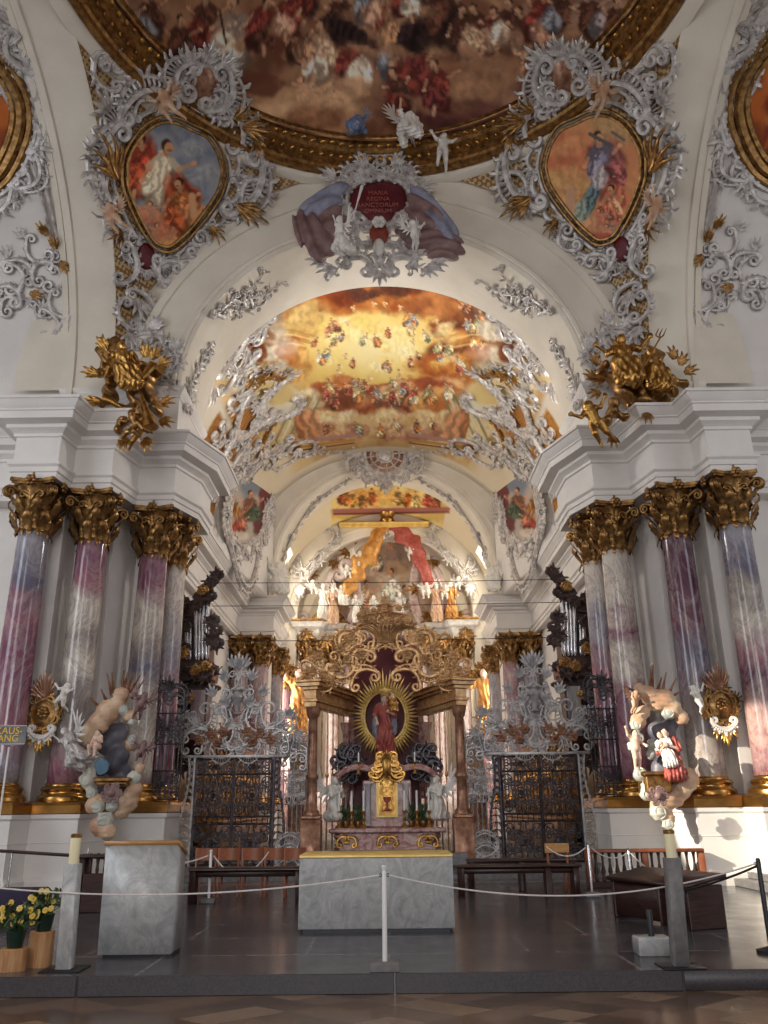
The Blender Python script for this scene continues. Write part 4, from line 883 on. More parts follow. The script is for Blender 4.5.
# ------------------------------------------------------------------ stucco: finding places on the vaults
def hit_sphere(px, py, c, R):
    d = ray(px, py); c = np.asarray(c, float) - EYE; A = d @ d; B = d @ c; K = c @ c - R * R; t = (B + math.sqrt(max(B * B - A * K, 0))) / A; return EYE + d * t
def hit_barrel(px, py, cz, a, b):
    d = ray(px, py); q = np.array([d[0] / a, d[2] / b]); o = np.array([EYE[0] / a, (EYE[2] - cz) / b]); A = q @ q; B = q @ o; K = o @ o - 1; t = (-B + math.sqrt(max(B * B - A * K, 0))) / A; return EYE + d * t
def hit_barrelx(px, py, cy, cz, r):
    d = ray(px, py); q = d[1:]; o = np.array([EYE[1] - cy, EYE[2] - cz]); A = q @ q; B = q @ o; K = o @ o - r * r; t = (-B + math.sqrt(max(B * B - A * K, 0))) / A; return EYE + d * t

PC = np.array([0, CY, CZ])
class OnSphere:
    def __init__(s, px, py):
        s.o = hit_sphere(px, py, PC, RS); n = (PC - s.o) / np.linalg.norm(PC - s.o); s.n = n; up = np.array([0, -.35, 1.0]); v = up - n * (n @ up); s.v = v / np.linalg.norm(v); s.u = np.cross(s.v, n)
        s.map = lambda V: s.at(V)
    def at(s, V):
        p = s.o + V[:, :1] * s.u + V[:, 1:2] * s.v; d = p - PC; d /= np.linalg.norm(d, axis=1)[:, None]; return PC + d * (RS - V[:, 2:])
    def loc(s, pts):
        out = []
        for x, y in pts:
            q = hit_sphere(x, y, PC, RS) - PC; k = -(RS) / (q @ s.n) * 1.0; q = PC + q * k - s.o; out.append((q @ s.u, q @ s.v))
        return np.array(out)
class OnSoffit:      # chancel arch soffit including its straight legs: u in metres from the apex, v into the depth
    def __init__(s, cz, a, b, y0): s.cz, s.a, s.b, s.y0, s.r = cz, a - .01, b - .01, y0, (a + b) / 2
    def map(s, V):
        th = np.clip(PI / 2 - V[:, 0] / s.r, 0, PI); ex = np.maximum(np.abs(V[:, 0]) - s.r * PI / 2, 0); n = np.stack([np.cos(th) * s.b, 0 * th, np.sin(th) * s.a], 1); n /= np.linalg.norm(n, axis=1)[:, None]
        return np.stack([s.a * np.cos(th), s.y0 + V[:, 1], s.cz + s.b * np.sin(th) - ex], 1) - n * V[:, 2:]
    def loc(s, pts):
        out = []
        for x, y in pts:
            p = atX(x, y, math.copysign(s.a, x - 384))
            if p[2] < s.cz and 15 < p[1] < 30: u = math.copysign(s.r * PI / 2 + s.cz - p[2], x - 384)
            else: p = hit_barrel(x, y, s.cz, s.a, s.b); u = (PI / 2 - math.atan2((p[2] - s.cz) / s.b, p[0] / s.a)) * s.r
            out.append((u, np.clip(p[1] - s.y0, -.9, 1.3)))
        return np.array(out)
class OnBarrel:      # choir vault or arch soffit: u along the arc from the apex to the right, v into the depth
    def __init__(s, cz, a, b, y0, off=0.0): s.cz, s.a, s.b, s.y0 = cz, a - off, b - off, y0; s.map = arch_m(cz, a - off, b - off, y0)
    def loc(s, pts):
        out = []
        for x, y in pts:
            p = hit_barrel(x, y, s.cz, s.a, s.b); th = math.atan2((p[2] - s.cz) / s.b, p[0] / s.a); out.append(((PI / 2 - th) * (s.a + s.b) / 2, p[1] - s.y0))
        return np.array(out)
class OnPlane:
    def __init__(s, Y): s.Y = Y; s.map = lambda V: np.stack([V[:, 0], s.Y - V[:, 2], V[:, 1]], 1)
    def loc(s, pts): return np.array([atY(x, y, s.Y)[[0, 2]] for x, y in pts])
class OnTransept:
    def __init__(s, sgn=-1): s.r = 7.62; s.map = lambda V: np.stack([V[:, 0], CY + (s.r - V[:, 2]) * np.cos(V[:, 1] / s.r), CZ + (s.r - V[:, 2]) * np.sin(V[:, 1] / s.r)], 1)
    def loc(s, pts):
        out = []
        for x, y in pts: p = hit_barrelx(x, y, CY, CZ, s.r); out.append((p[0], math.atan2(p[2] - CZ, p[1] - CY) * s.r))
        return np.array(out)

def pair(name, mk, mat, lab, cat, group=None, smooth=60):
    """one ornament at the exit-sign side and its mirror image at the sunlit side"""
    m = mk(); out = []
    if isinstance(m, list):
        for sx, side in ((-1, 'exit sign side'), (1, 'sunlit side')):
            t = thing(name, lab % side, cat)
            for q in m: (q if sx < 0 else q.mirror()).build('leaf_spray', mat, t, smooth)
        return
    for mm, side in ((m, 'exit sign side'), (m.mirror(), 'sunlit side')): out.append(tag(mm.build(name, mat, None, smooth), lab % side, cat, group))
    return out
def smoothclosed(P, n=90):
    P = np.asarray(P, float); P = np.r_[P, P[:1]]; L = np.r_[0, np.cumsum(np.linalg.norm(np.diff(P, axis=0), axis=1))]; t = np.linspace(0, L[-1], n + 1)[:-1]
    Q = np.stack([np.interp(t, L, P[:, j]) for j in (0, 1)], 1)
    for _ in range(3): Q = (np.roll(Q, 1, 0) + 2 * Q + np.roll(Q, -1, 0)) / 4
    return Q
def ccw(P): x, y = P[:, 0], P[:, 1]; return P if (x * np.roll(y, -1) - y * np.roll(x, -1)).sum() > 0 else P[::-1]
def inset(P, d):
    T = np.roll(P, -1, 0) - np.roll(P, 1, 0); T /= np.linalg.norm(T, axis=1)[:, None]; return P + np.stack([-T[:, 1], T[:, 0]], 1) * d

# ---- pendentive cartouches
OUT = [(127, 146), (140, 128), (158, 118), (176, 120), (190, 128), (205, 133), (216, 150), (222, 172), (217, 192), (208, 206), (196, 222), (184, 236), (166, 251), (150, 246), (137, 224), (128, 205), (121, 185), (121, 160)]
def cartouche(side):
    L = side < 0; oxy = OUT if L else [(768 - x, y - 7) for x, y in OUT]
    S = OnSphere(*((170, 182) if L else (598, 175))); P = ccw(smoothclosed(S.loc(oxy)))
    t = thing('pendentive_cartouche', 'pendentive painting in a silvery rocaille frame, ' + ('blue sky and a group in white and orange' if L else 'orange sky and a figure with a blue scarf'), 'cartouche')
    # the painting: a fan-shaped grid filling the outline
    c = P.mean(0); k = np.linspace(0, 1, 70); Pd = np.stack([np.interp(np.linspace(0, len(P), 360, endpoint=False), np.arange(len(P) + 1), np.r_[P, P[:1]][:, j]) for j in (0, 1)], 1)
    G = c + k[:, None, None] * (Pd - c)[None]; V = S.map(np.c_[G.reshape(-1, 2), np.full(70 * 360, .26)]); X, Y = project(V)
    if L:
        p = Paint(X, Y, (124, 130, 142), 1.0); p.mix(sstep(.4, .62, fbm(X, Y, 26, 3)), (152, 154, 158)); p.clouds(196, 170, 14, 40, 14, [(132, 138, 150), (160, 160, 160)], 10, 4, .6)
        p.clouds(158, 235, 22, 14, 16, [(214, 160, 104), (196, 128, 78), (226, 186, 136)], 12, 5)
        p.blob(140, 165, 18, 30, .1, (150, 62, 44), .95, fold=.25, ff=.7); p.fig(142, 165, 62, (176, 84, 56), (158, 66, 46), seed=1); p.fig(163, 175, 74, (220, 200, 170), (226, 206, 172), seed=2, lean=.1); p.blob(160, 180, 9, 26, .1, (224, 206, 178), .95, fold=.15, ff=.8)
        p.blob(182, 200, 17, 26, -.3, (160, 70, 44), .95, fold=.25, ff=.5); p.fig(180, 205, 56, (176, 92, 56), (196, 120, 72), seed=4); p.blob(196, 214, 14, 12, .6, (196, 132, 88), .95, fold=.2); p.line([(192, 196), (194, 216)], 4, (220, 166, 120))
        p.clouds(145, 222, 16, 12, 10, [(196, 104, 84), (214, 140, 104), (180, 84, 64)], 9, 6); p.putto(152, 212, 24, 3); p.putto(140, 226, 24, 6, (206, 128, 104)); p.putto(155, 232, 20, 7)
    else:
        p = Paint(X, Y, (196, 132, 92), 1.0); p.mix(sstep(.4, .62, fbm(X, Y, 26, 3)), (212, 152, 104)); p.clouds(560, 155, 24, 24, 16, [(198, 120, 84), (212, 150, 104), (186, 104, 76)], 13, 4, .6); p.clouds(560, 190, 20, 20, 14, [(214, 168, 112), (204, 148, 100)], 11, 6, .7)
        p.clouds(620, 130, 16, 12, 10, [(196, 160, 110), (178, 140, 100)], 10, 8, .6); p.clouds(590, 225, 22, 12, 12, [(216, 164, 120), (206, 140, 104)], 11, 5)
        p.blob(608, 160, 20, 22, -.5, (134, 76, 72), .95, fold=.25, ff=.6); p.fig(602, 162, 64, (140, 82, 78), (112, 106, 120), seed=5, lean=-.2); p.blob(592, 196, 7, 22, .4, (96, 116, 122), .95, fold=.3, ff=.8); p.blob(580, 212, 6, 14, .3, (150, 164, 150), .9, fold=.2); p.blob(600, 178, 8, 12, 0, (190, 178, 176), .9, fold=.2, ff=.8)
        p.line([(590, 134), (612, 146)], 2, (90, 88, 84)); p.line([(612, 132), (624, 140)], 1.6, (110, 100, 90)); p.blob(614, 200, 14, 18, .4, (186, 104, 80), .9, fold=.2); p.fig(612, 205, 42, (190, 110, 84), (206, 140, 108), seed=8); p.putto(600, 218, 22, 6, (214, 140, 110)); p.putto(618, 226, 20, 9, (206, 130, 104)); p.putto(608, 232, 18, 10)
        p.blob(570, 200, 5, 14, .1, (206, 160, 130), .9); p.blob(600, 238, 14, 5, 0, (190, 90, 80), .8)
    m = MB(); m.grid(V.reshape(70, 360, 3).transpose(1, 0, 2), close_u=True); m.build('painting', M['paint'], t, 180, p.out().reshape(70, 360, 3).transpose(1, 0, 2).reshape(-1, 3))
    m = MB(); Q = inset(P, .05); Q = np.r_[Q, Q[:1]]; m.tube(np.c_[Q, np.full(len(Q), .26)], .05, 6, .8, up=(0, 0, 1)); Q = inset(P, -.10); Q = np.r_[Q, Q[:1]]; m.tube(np.c_[Q, np.full(len(Q), .26)], .04, 6, up=(0, 0, 1)); m.mapped(S.map).build('gilt_border', M['gold_dark'], t)
    f = lambda pts: S.loc([(x, y) if L else (768 - x, y - 7) for x, y in pts])
    m = MB(); frame(m, inset(P, -.26), .085, 15, 5 if L else 8, .40, 1.15)
    m.mapped(S.map).build('rocaille_frame', M['stucco'], t)
    # pierced side bands and crest shells, bold scrolls
    m = MB(); bl = 1 if L else -1
    for a, b, bu, w in (((107, 205), (112, 125), .18, .12), ((118, 112), (170, 92), .2, .12), ((228, 215), (262, 160), -.2, .13), ((236, 150), (228, 110), -.3, .10), ((205, 110), (228, 70), -.35, .11), ((190, 60), (178, 95), -.3, .10)):
        q = f([a, b]); scroll(m, q[0], q[1], bu * bl, w, .2, .26, 8, .34, h=.12, comb=.36)
    for a, b, bu in (((150, 262), (190, 275), -.4), ((128, 245), (120, 285), .3), ((190, 258), (205, 235), -.4), ((130, 290), (150, 320), .3), ((160, 285), (175, 262), .4), ((112, 90), (92, 55), .3), ((98, 60), (120, 60), .4), ((240, 200), (262, 180), .3), ((120, 300), (128, 330), -.3), ((210, 90), (224, 104), .5), ((196, 84), (206, 64), .5)):
        q = f([a, b]); scroll(m, q[0], q[1], bu * bl, .085, .16, .2, 6, .24, h=.1)
    for a, an in (((205, 62), 1.6), ((222, 66), 1.0), ((190, 66), 2.2), ((136, 300), -1.6), ((150, 325), -1.4), ((128, 335), -1.7), ((180, 292), -.6), ((106, 110), 2.5)):
        spray(m, f([a])[0], an if L else PI - an, .75, 5, 1.7, .2, .1)
    q = f([(203, 82)])[0]; ringp = q + np.stack([.42 * np.cos(np.linspace(0, 2 * PI, 40)), .62 * np.sin(np.linspace(0, 2 * PI, 40))], 1); frame(m, ringp[:-1], .09, 6, 4, .2, .9)
    q = f([(145, 257)])[0]; ringp = q + np.stack([.3 * np.cos(np.linspace(0, 2 * PI, 40)), .42 * np.sin(np.linspace(0, 2 * PI, 40))], 1); frame(m, ringp[:-1], .07, 5, 4, .2, .9)
    m.mapped(S.map).build('rocaille_crest', M['stucco'], t)
    m = MB(); m.ell((*f([(203, 82)])[0], .1), (.40, .6, .16), k=20, m=10); m.mapped(S.map).build('oval_boss', M['bronze'], t); m = MB(); m.ell((*f([(145, 257)])[0], .1), (.27, .38, .12), k=20, m=10); m.mapped(S.map).build('oval_boss', M['dark_red'], t)
    m = MB()
    for a, an, L_, n in (((112, 178), 2.35, 1.5, 5), ((235, 205), -.35, 1.1, 5), ((208, 226), -.9, .7, 4), ((240, 126), .2, 1.0, 5), ((254, 135), -1.2, .8, 4), ((232, 118), .9, .8, 4), ((118, 232), 3.9, .8, 4)):
        spray(MB(), f([a])[0], an if L else PI - an, L_, n, 1.2, .11, .2, .5).mapped(S.map).build('gilt_leaf_spray', M['gold_dark'], t)
    return t
cartouche(-1); cartouche(1)
for sx, lb in ((-1, 'the blue pendentive painting'), (1, 'the orange pendentive painting')):
    g = lambda x, y: (x, y) if sx < 0 else (768 - x, y - 7)
    for (x, y), h, q, v in (((176, 108), 1.15, 'upper edge of', 2), ((122, 218), 1.0, 'outer lower edge of', 1)):
        p = hit_sphere(*g(x, y), PC, RS - .75); statue('stucco_putto', 'reddish stucco putto clinging to the %s %s' % (q, lb), 'putto', p - np.array([0, 0, .5]), h, 'fly', v, .5 * sx, (.25, .3 * sx), 'cloud_pink', None, 'hair', 'cloud_pink', True)

# ---- pendentive plaster bands beside the arches handled by the arch mouldings; chancel arch ornaments
SOF = OnSoffit(AZ, AA, AB, 21.0)
def mk():
    m = MB(); L = SOF.loc
    vine(m, L([(212, 318), (232, 300), (252, 288), (266, 270)]), .035, 1, .5, 1.5, .3); vine(m, L([(238, 300), (262, 296), (284, 282)]), .03, 2, .42, 1.5, .4); vine(m, L([(226, 308), (246, 312), (262, 304)]), .03, 9, .4, 1.3, .4)
    for a, b in (((232, 300), (246, 292)), ((246, 300), (236, 308))): q = L([a, b]); scroll(m, q[0], q[1], .4, .05, .12, .12, 4, .15)
    return m.mapped(SOF.map)
pair('stucco_flower_vine', mk, M['stucco'], 'stucco flower vine high on the chancel arch soffit, %s', 'stucco ornament')
def mk():
    m = MB(); L = SOF.loc
    vine(m, L([(186, 412), (190, 385), (200, 362), (212, 342)]), .035, 4, .46, 1.6, .3); vine(m, L([(196, 372), (206, 360), (212, 350)]), .03, 5, .36, 1.4, .3); spray(m, L([(190, 396)])[0], 1.5, .5, 5, 2)
    return m.mapped(SOF.map)
pair('stucco_flower_vine', mk, M['stucco'], 'stucco flower vine low on the chancel arch soffit, %s', 'stucco ornament')
def mk():
    S = OnPlane(19.78); m = MB(); L = S.loc
    for a, b, bu, w in (((134, 348), (150, 334), .3, .06), ((150, 338), (160, 350), .4, .07), ((160, 348), (168, 374), .25, .07), ((136, 340), (132, 368), -.3, .06), ((168, 372), (174, 352), -.3, .06), ((150, 376), (166, 384), -.3, .06)):
        q = L([a, b]); scroll(m, q[0], q[1], bu, w, .12, .14, 6, .2, comb=.14)
    for a, an in (((154, 330), 1.2), ((174, 352), 1.2), ((140, 334), 1.9), ((164, 384), -.6)): spray(m, L([a])[0], an, .5, 5, 1.6, .22)
    return m.mapped(S.map)
pair('stucco_rocaille', mk, M['stucco'], 'mauve-grey rocaille scroll rising behind the gilded figures, %s', 'stucco ornament')

# ---- transept vault ornaments
TR = OnTransept()
def mk():
    m = MB(); L = TR.loc
    for a, b, bu, w, t in (((10, 30), (28, 70), -.3, .13, 7), ((28, 68), (20, 110), -.3, .12, 7), ((20, 112), (36, 150), .35, .11, 6), ((0, 60), (16, 92), .3, .10, 5), ((34, 150), (14, 168), -.4, .10, 6), ((14, 172), (30, 188), .5, .08, 4), ((0, 160), (14, 170), .3, .1, 5), ((26, 100), (38, 128), -.25, .09, 5)):
        q = L([a, b]); scroll(m, q[0], q[1], bu, w, .14, .2, t - 1, .2, comb=.2 if t > 6 else 0)
    for a, an in (((12, 20), 1.8), ((30, 60), .4), ((38, 150), -1), ((16, 194), -2)): spray(m, L([a])[0], an, .5, 4, 1.6, .2)
    return m.mapped(TR.map)
pair('stucco_rocaille', mk, M['stucco'], 'large silvery rocaille at the transept vault medallion, %s', 'stucco ornament')
def mk():
    m = MB(); L = TR.loc
    for a, b, bu, w, t in (((28, 238), (50, 262), -.4, .10, 5), ((50, 262), (34, 282), -.3, .11, 7), ((34, 282), (8, 262), -.35, .11, 6), ((8, 262), (16, 294), .4, .11, 6), ((0, 288), (22, 302), .3, .13, 6), ((20, 300), (2, 312), -.4, .10, 5), ((58, 268), (52, 292), .35, .10, 5), ((52, 292), (66, 318), -.3, .10, 6), ((46, 310), (50, 340), .35, .10, 6), ((66, 320), (68, 352), -.3, .10, 6), ((50, 340), (68, 352), .4, .10, 5), ((62, 240), (60, 262), .3, .07, 4), ((38, 300), (50, 318), -.4, .07, 4)):
        q = L([a, b]); scroll(m, q[0], q[1], bu, w * .72, .12, .17, t, .15)
    for a, an in (((26, 238), 2.4), ((8, 258), 1.6), ((26, 300), -.5), ((44, 310), 1.7), ((70, 345), 0), ((58, 358), -1.6)): spray(m, L([a])[0], an, .42, 4, 1.4, .2)
    return m.mapped(TR.map)
pair('stucco_rocaille', mk, M['stucco'], 'silvery C-scroll rocaille low on the transept vault, %s', 'stucco ornament')
def mk():
    m = MB(); L = TR.loc
    return [spray(MB(), L([a])[0], an, .5, 4, .9, .2, .12).mapped(TR.map) for a, an in (((58, 250), 1.7), ((50, 236), 2.1), ((62, 262), -.9), ((32, 294), -.3))]
pair('gilt_leaf_spray', mk, M['gold_dark'], 'gilded leaves at the top of the low transept rocaille, %s', 'stucco ornament')
for sx, lb in ((-1, 'exit sign side'), (1, 'sunlit side')):
    t = thing('vault_medallion', 'orange painted medallion in a brown gilt frame on the transept vault, ' + lb, 'medallion')
    c = TR.loc([(-52, 100)])[0]; A = np.linspace(0, 2 * PI, 80, endpoint=False); P = c + np.stack([1.55 * np.cos(A) * (1 + .06 * np.cos(4 * A)), 1.9 * np.sin(A)], 1)
    fl = lambda mb: mb.mapped(TR.map) if sx < 0 else mb.mapped(TR.map).mirror()
    k = np.linspace(0, 1, 20); G = c + k[:, None, None] * (P - c)[None]; V = TR.map(np.c_[G.reshape(-1, 2), np.full(1600, .05)]); p = Paint(V[:, 1] * 30, V[:, 0] * 30, (190, 104, 52)); p.mix(sstep(.4, .6, fbm(p.X, p.Y, 30, 2)), (214, 140, 76)); p.mix(sstep(.5, .7, fbm(p.X, p.Y, 14, 5)), (132, 62, 40))
    m = MB(); m.grid(V.reshape(20, 80, 3), close_v=True); m = m if sx < 0 else m.mirror(); m.build('painting', M['paint'], t, 180, p.out())
    m = MB()
    for d, r, h in ((0, .10, .10), (-.2, .13, .16), (-.42, .10, .10)): Q = inset(P, d); Q = np.r_[Q, Q[:1]]; m.tube(np.c_[Q, np.full(81, h)], r, 6, up=(0, 0, 1))
    fl(m).build('gilt_frame', M['gold_dark'], t)
    m = MB(); Q = inset(P, -.58); frame(m, Q, .085, 12, 7, .25, 1.0); fl(m).build('rocaille_frame', M['stucco'], t)
for sx, lb in ((-1, 'exit sign side'), (1, 'sunlit side')):   # straight moulding strip along the vault
    m = MB(); q = TR.loc([(30, 95), (34, 140), (44, 190), (55, 238)])
    for d in (-.09, .09): m.tube(np.c_[q + [d, 0], np.full(4, .05)], .05, 6, up=(0, 0, 1))
    m = m.mapped(TR.map); tag((m if sx < 0 else m.mirror()).build('trim_8', M['stucco'], None, 60), 'thin double moulding on the transept vault, ' + lb, 'moulding', None, 'structure')

# ---- crowning cartouche of the chancel arch
CC = thing('arch_cartouche', 'dark red shield with an inscription in a rocaille frame crowning the chancel arch', 'cartouche')
S = OnPlane(19.45); P = ccw(smoothclosed(S.loc([(349, 203), (352, 190), (362, 185), (372, 183), (380, 180), (390, 182), (398, 184), (405, 190), (408, 203), (402, 211), (394, 215), (390, 222), (379, 225), (370, 222), (364, 215), (354, 211)])))
m = MB(); k = np.linspace(.01, 1, 12); c = P.mean(0); G = c + k[:, None, None] * (P - c)[None]; m.grid(np.concatenate([G, (.18 * (1 - k ** 2))[:, None, None] * np.ones((12, len(P), 1)) - .02], 2), close_v=True); m.mapped(S.map).build('shield', M['dark_red'], CC, 180)
m = MB(); frame(m, inset(P, -.08), .075, 11, 3, .22, 1.0)
L = S.loc
for a, b, bu in (((345, 215), (340, 185), .25), ((344, 182), (366, 172), .35), ((412, 215), (416, 185), -.25), ((413, 182), (392, 172), -.35), ((366, 172), (380, 158), .4), ((392, 172), (382, 158), -.4), ((362, 225), (372, 248), -.35), ((396, 225), (388, 248), .35), ((356, 246), (378, 268), .35), ((402, 246), (382, 268), -.35), ((345, 262), (372, 270), .3), ((414, 262), (388, 270), -.3)):
    q = L([a, b]); scroll(m, q[0], q[1], bu, .075, .14, .18, 6, .22, comb=.18)
for a, an in (((379, 160), 1.57), ((366, 166), 2.1), ((394, 166), 1.0), ((335, 180), 2.6), ((340, 195), 3.1), ((418, 190), .1), ((326, 262), 3.2), ((350, 258), 2.6), ((410, 258), .4), ((432, 264), 0), ((380, 272), -1.6), ((336, 270), 3.5), ((424, 270), -.3)): spray(m, L([a])[0], an, .6, 5, 1.6, .22)
vine(m, L([(352, 266), (338, 268), (326, 276)]), .03, 5, .3, 1.5); vine(m, L([(406, 266), (420, 268), (432, 274)]), .03, 6, .3, 1.5)
m.mapped(S.map).build('rocaille_frame', M['stucco'], CC)
m = MB(); q = L([(379, 236)])[0]; m.ell((*q, .08), (.28, .38, .12), k=16, m=8); m.mapped(S.map).build('oval_boss', M['red_paint'], CC)
m = MB(); q = L([(379, 250)])[0]; m.ell((*q, .12), (.16, .3, .12), k=12, m=8); flower(m, L([(379, 228)])[0], .2, .2, 6); m.mapped(S.map).build('mask', M['stucco_white'], CC)
def text(body, size, loc, rot, mat, parent, name='lettering', ext=.01):
    cu = bpy.data.curves.new(name, 'FONT'); cu.body = body; cu.size = size; cu.align_x = 'CENTER'; cu.align_y = 'CENTER'; cu.extrude = ext
    o = bpy.data.objects.new(name, cu); C.objects.link(o); dg = bpy.context.evaluated_depsgraph_get(); me = bpy.data.meshes.new_from_object(o.evaluated_get(dg)); bpy.data.objects.remove(o)
    me.materials.clear(); me.materials.append(mat); o = bpy.data.objects.new(name, me); C.objects.link(o); o.location = loc; o.rotation_euler = rot; o.parent = parent; return o
M['rust_letter'] = simple('rust_lettering', (.36, .10, .07), rough=.5)
for i, (s_, y) in enumerate((('MARIA', 193), ('REGINA', 199), ('SANCTORUM', 205), ('OMNIUM', 211))):
    q = atY(378, y, 19.24); text(s_, .19, q, (PI / 2, 0, 0), M['rust_letter'], CC)
# drapery swags left and right of the shield
def swag(pts, w, mats, parent, nm):
    S2 = OnPlane(19.35); q = S2.loc(pts); pr = []
    for i in range(len(q) - 1):
        for j in range(4):
            t = j / 4; p = q[i] * (1 - t) + q[i + 1] * t; ww = w[i] * (1 - t) + w[i + 1] * t; pr.append(('e', (p[0], 19.35, p[1]), (ww, ww * .55, ww)))
    ang = math.atan2(*(q[-1] - q[0])[::-1]); m = sculpt(pr, 56, .12, lambda G: .035 * np.sin(4 * np.sin(G[..., 0] * 2.1) + (G[..., 0] * -math.sin(ang) + G[..., 2] * math.cos(ang)) * 19 + 1.5 * np.sin(G[..., 0] * 3))); m.build(nm, M[mats], parent, 180)
for sx in (-1, 1):
    g = lambda pts: [(379 + sx * (379 - x), y) for x, y in pts]
    D_ = thing('stucco_drapery', 'grey-blue and mauve stucco drapery hanging beside the red shield, ' + ('toward the exit sign' if sx < 0 else 'toward the sunlit pier'), 'drapery')
    swag([(340, 186), (330, 198), (318, 210), (306, 214)] if sx < 0 else [(384 + 34, 192), (428, 210), (438, 226), (450, 240)], [.2, .24, .30, .26], 'drape_blue', D_, 'cloth_upper')
    swag([(303, 216), (312, 232), (322, 244), (318, 256)] if sx < 0 else [(404, 232), (420, 240), (440, 246), (458, 250)], [.22, .40, .36, .22] if sx < 0 else [.2, .3, .34, .26], 'drape_mauve', D_, 'cloth_lower')
    swag([(336, 214), (332, 226), (322, 234)] if sx < 0 else [(414, 200), (424, 216), (436, 228)], [.2, .34, .26], 'drape_mauve', D_, 'cloth_fold')
statue('stucco_angel', 'white stucco angel blowing a thin trumpet at the red shield', 'angel', atY(341, 262, 19.0), 1.2, 'fly', 1, -1.2, (.2, .5), wings='stucco_white')
m = MB(); q0, q1 = atY(352, 222, 18.85), atY(362, 186, 18.85); m.tube([q0, (q0 + q1) / 2, q1], [.02, .02, .05], 8); tag(m.build('trumpet', M['stucco_white'], None), 'thin trumpet held up across the red shield', 'trumpet')
statue('stucco_putto', 'white putto hanging beside the red shield near the blue cloth', 'putto', atY(417, 252, 19.0), .95, 'fly', 2, .5, (.1, -.2), robe=None, putto=True, wings='stucco_white')
# figures sitting on the rim of the dome
rp = lambda x, y, rr_: (lambda d: EYE + d * ((RZ + rr_ - EYE[2]) / d[2]))(ray(x, y))
statue('rim_angel', 'large winged stucco angel reclining on the gilded dome rim', 'angel', rp(398, 150, .3) - np.array([0, .9, .75]), 1.75, 'sit', 1, .7, (-.1, .35), 'cloud_pink', 'stucco_white', 'hair', 'stucco_white')
statue('rim_putto', 'blue-winged putto peeping over the gilded dome rim', 'putto', rp(364, 148, .3) - np.array([0, .8, .5]), 1.15, 'sit', 0, -.6, (0, -.3), 'cloud_pink', 'robe_blue', 'hair', 'drape_blue', True)
statue('rim_putto', 'pale putto stepping down from the gilded dome rim', 'putto', rp(440, 160, .0) - np.array([0, .3, .55]), 1.25, 'fly', 2, .2, (0, .1), 'stucco_white', None, None, None, True)

# ---- choir vault stucco at the window zone
VS = OnBarrel(VZ, VA, VB, 30.0, .02)
def mk():
    m = MB(); L = VS.loc
    for a, b, bu, w, t in (((214, 372), (246, 336), .2, .13, 7), ((246, 336), (262, 312), .3, .12, 6), ((230, 352), (256, 356), .5, .10, 5), ((256, 372), (236, 380), .5, .10, 5), ((240, 330), (262, 338), -.4, .09, 5), ((270, 320), (252, 302), -.3, .1, 6), ((220, 392), (236, 366), .3, .11, 5), ((246, 396), (270, 416), .5, .14, 5), ((300, 396), (276, 418), -.5, .14, 6), ((228, 404), (246, 396), .4, .1, 5)):
        q = L([a, b]); scroll(m, q[0], q[1], bu, w, .18, .24, t, .34, comb=.26 if t > 6 else 0)
    for a in ((214, 388), (226, 366), (248, 350), (262, 330), (270, 388), (258, 404), (236, 398), (284, 376)): spray(m, L([a])[0], random.uniform(0, 6), .8, 5, 2.4, .22)
    frame(m, L([(262, 388)])[0] + np.stack([.62 * np.cos(np.linspace(0, 6.2, 30)), .8 * np.sin(np.linspace(0, 6.2, 30))], 1), .07, 8, 5, .2)
    return m.mapped(VS.map)
pair('stucco_rocaille', mk, M['stucco'], 'white rocaille over the first choir window, %s', 'stucco ornament')
def mk():
    m = MB(); L = VS.loc
    for a, b, bu, w, t in (((206, 482), (232, 436), .12, .16, 8), ((232, 436), (262, 418), .25, .15, 7), ((222, 480), (246, 440), .12, .12, 7), ((252, 426), (268, 440), .4, .1, 5), ((226, 460), (256, 446), .2, .1, 5), ((266, 446), (246, 462), -.3, .1, 5), ((262, 424), (274, 412), .4, .1, 4)):
        q = L([a, b]); scroll(m, q[0], q[1], bu, w, .2, .26, t, .4, comb=.3)
    for a in ((206, 476), (216, 462), (238, 432), (252, 420), (262, 448), (240, 456)): spray(m, L([a])[0], random.uniform(0, 6), .8, 5, 2.2, .22)
    return m.mapped(VS.map)
pair('stucco_rocaille', mk, M['stucco'], 'white shell-edged rocaille over the farther choir window, %s', 'stucco ornament')
def mk():
    m = MB(); L = VS.loc
    for a, an in (((252, 376), 0), ((256, 372), 1.5), ((262, 376), -.8), ((248, 374), 2.8), ((254, 384), -1.8), ((262, 372), .4), ((272, 376), -.2)): spray(m, L([a])[0], an, .6, 5, 1.6, .24, .2)
    q = L([(272, 424), (262, 452)]); scroll(m, q[0], q[1], .1, .1, .1, .1, 4, .2)
    return m.mapped(VS.map)
pair('gilt_leaf_spray', mk, M['gold'], 'gilded leaf group on the choir vault balcony, %s', 'stucco ornament')
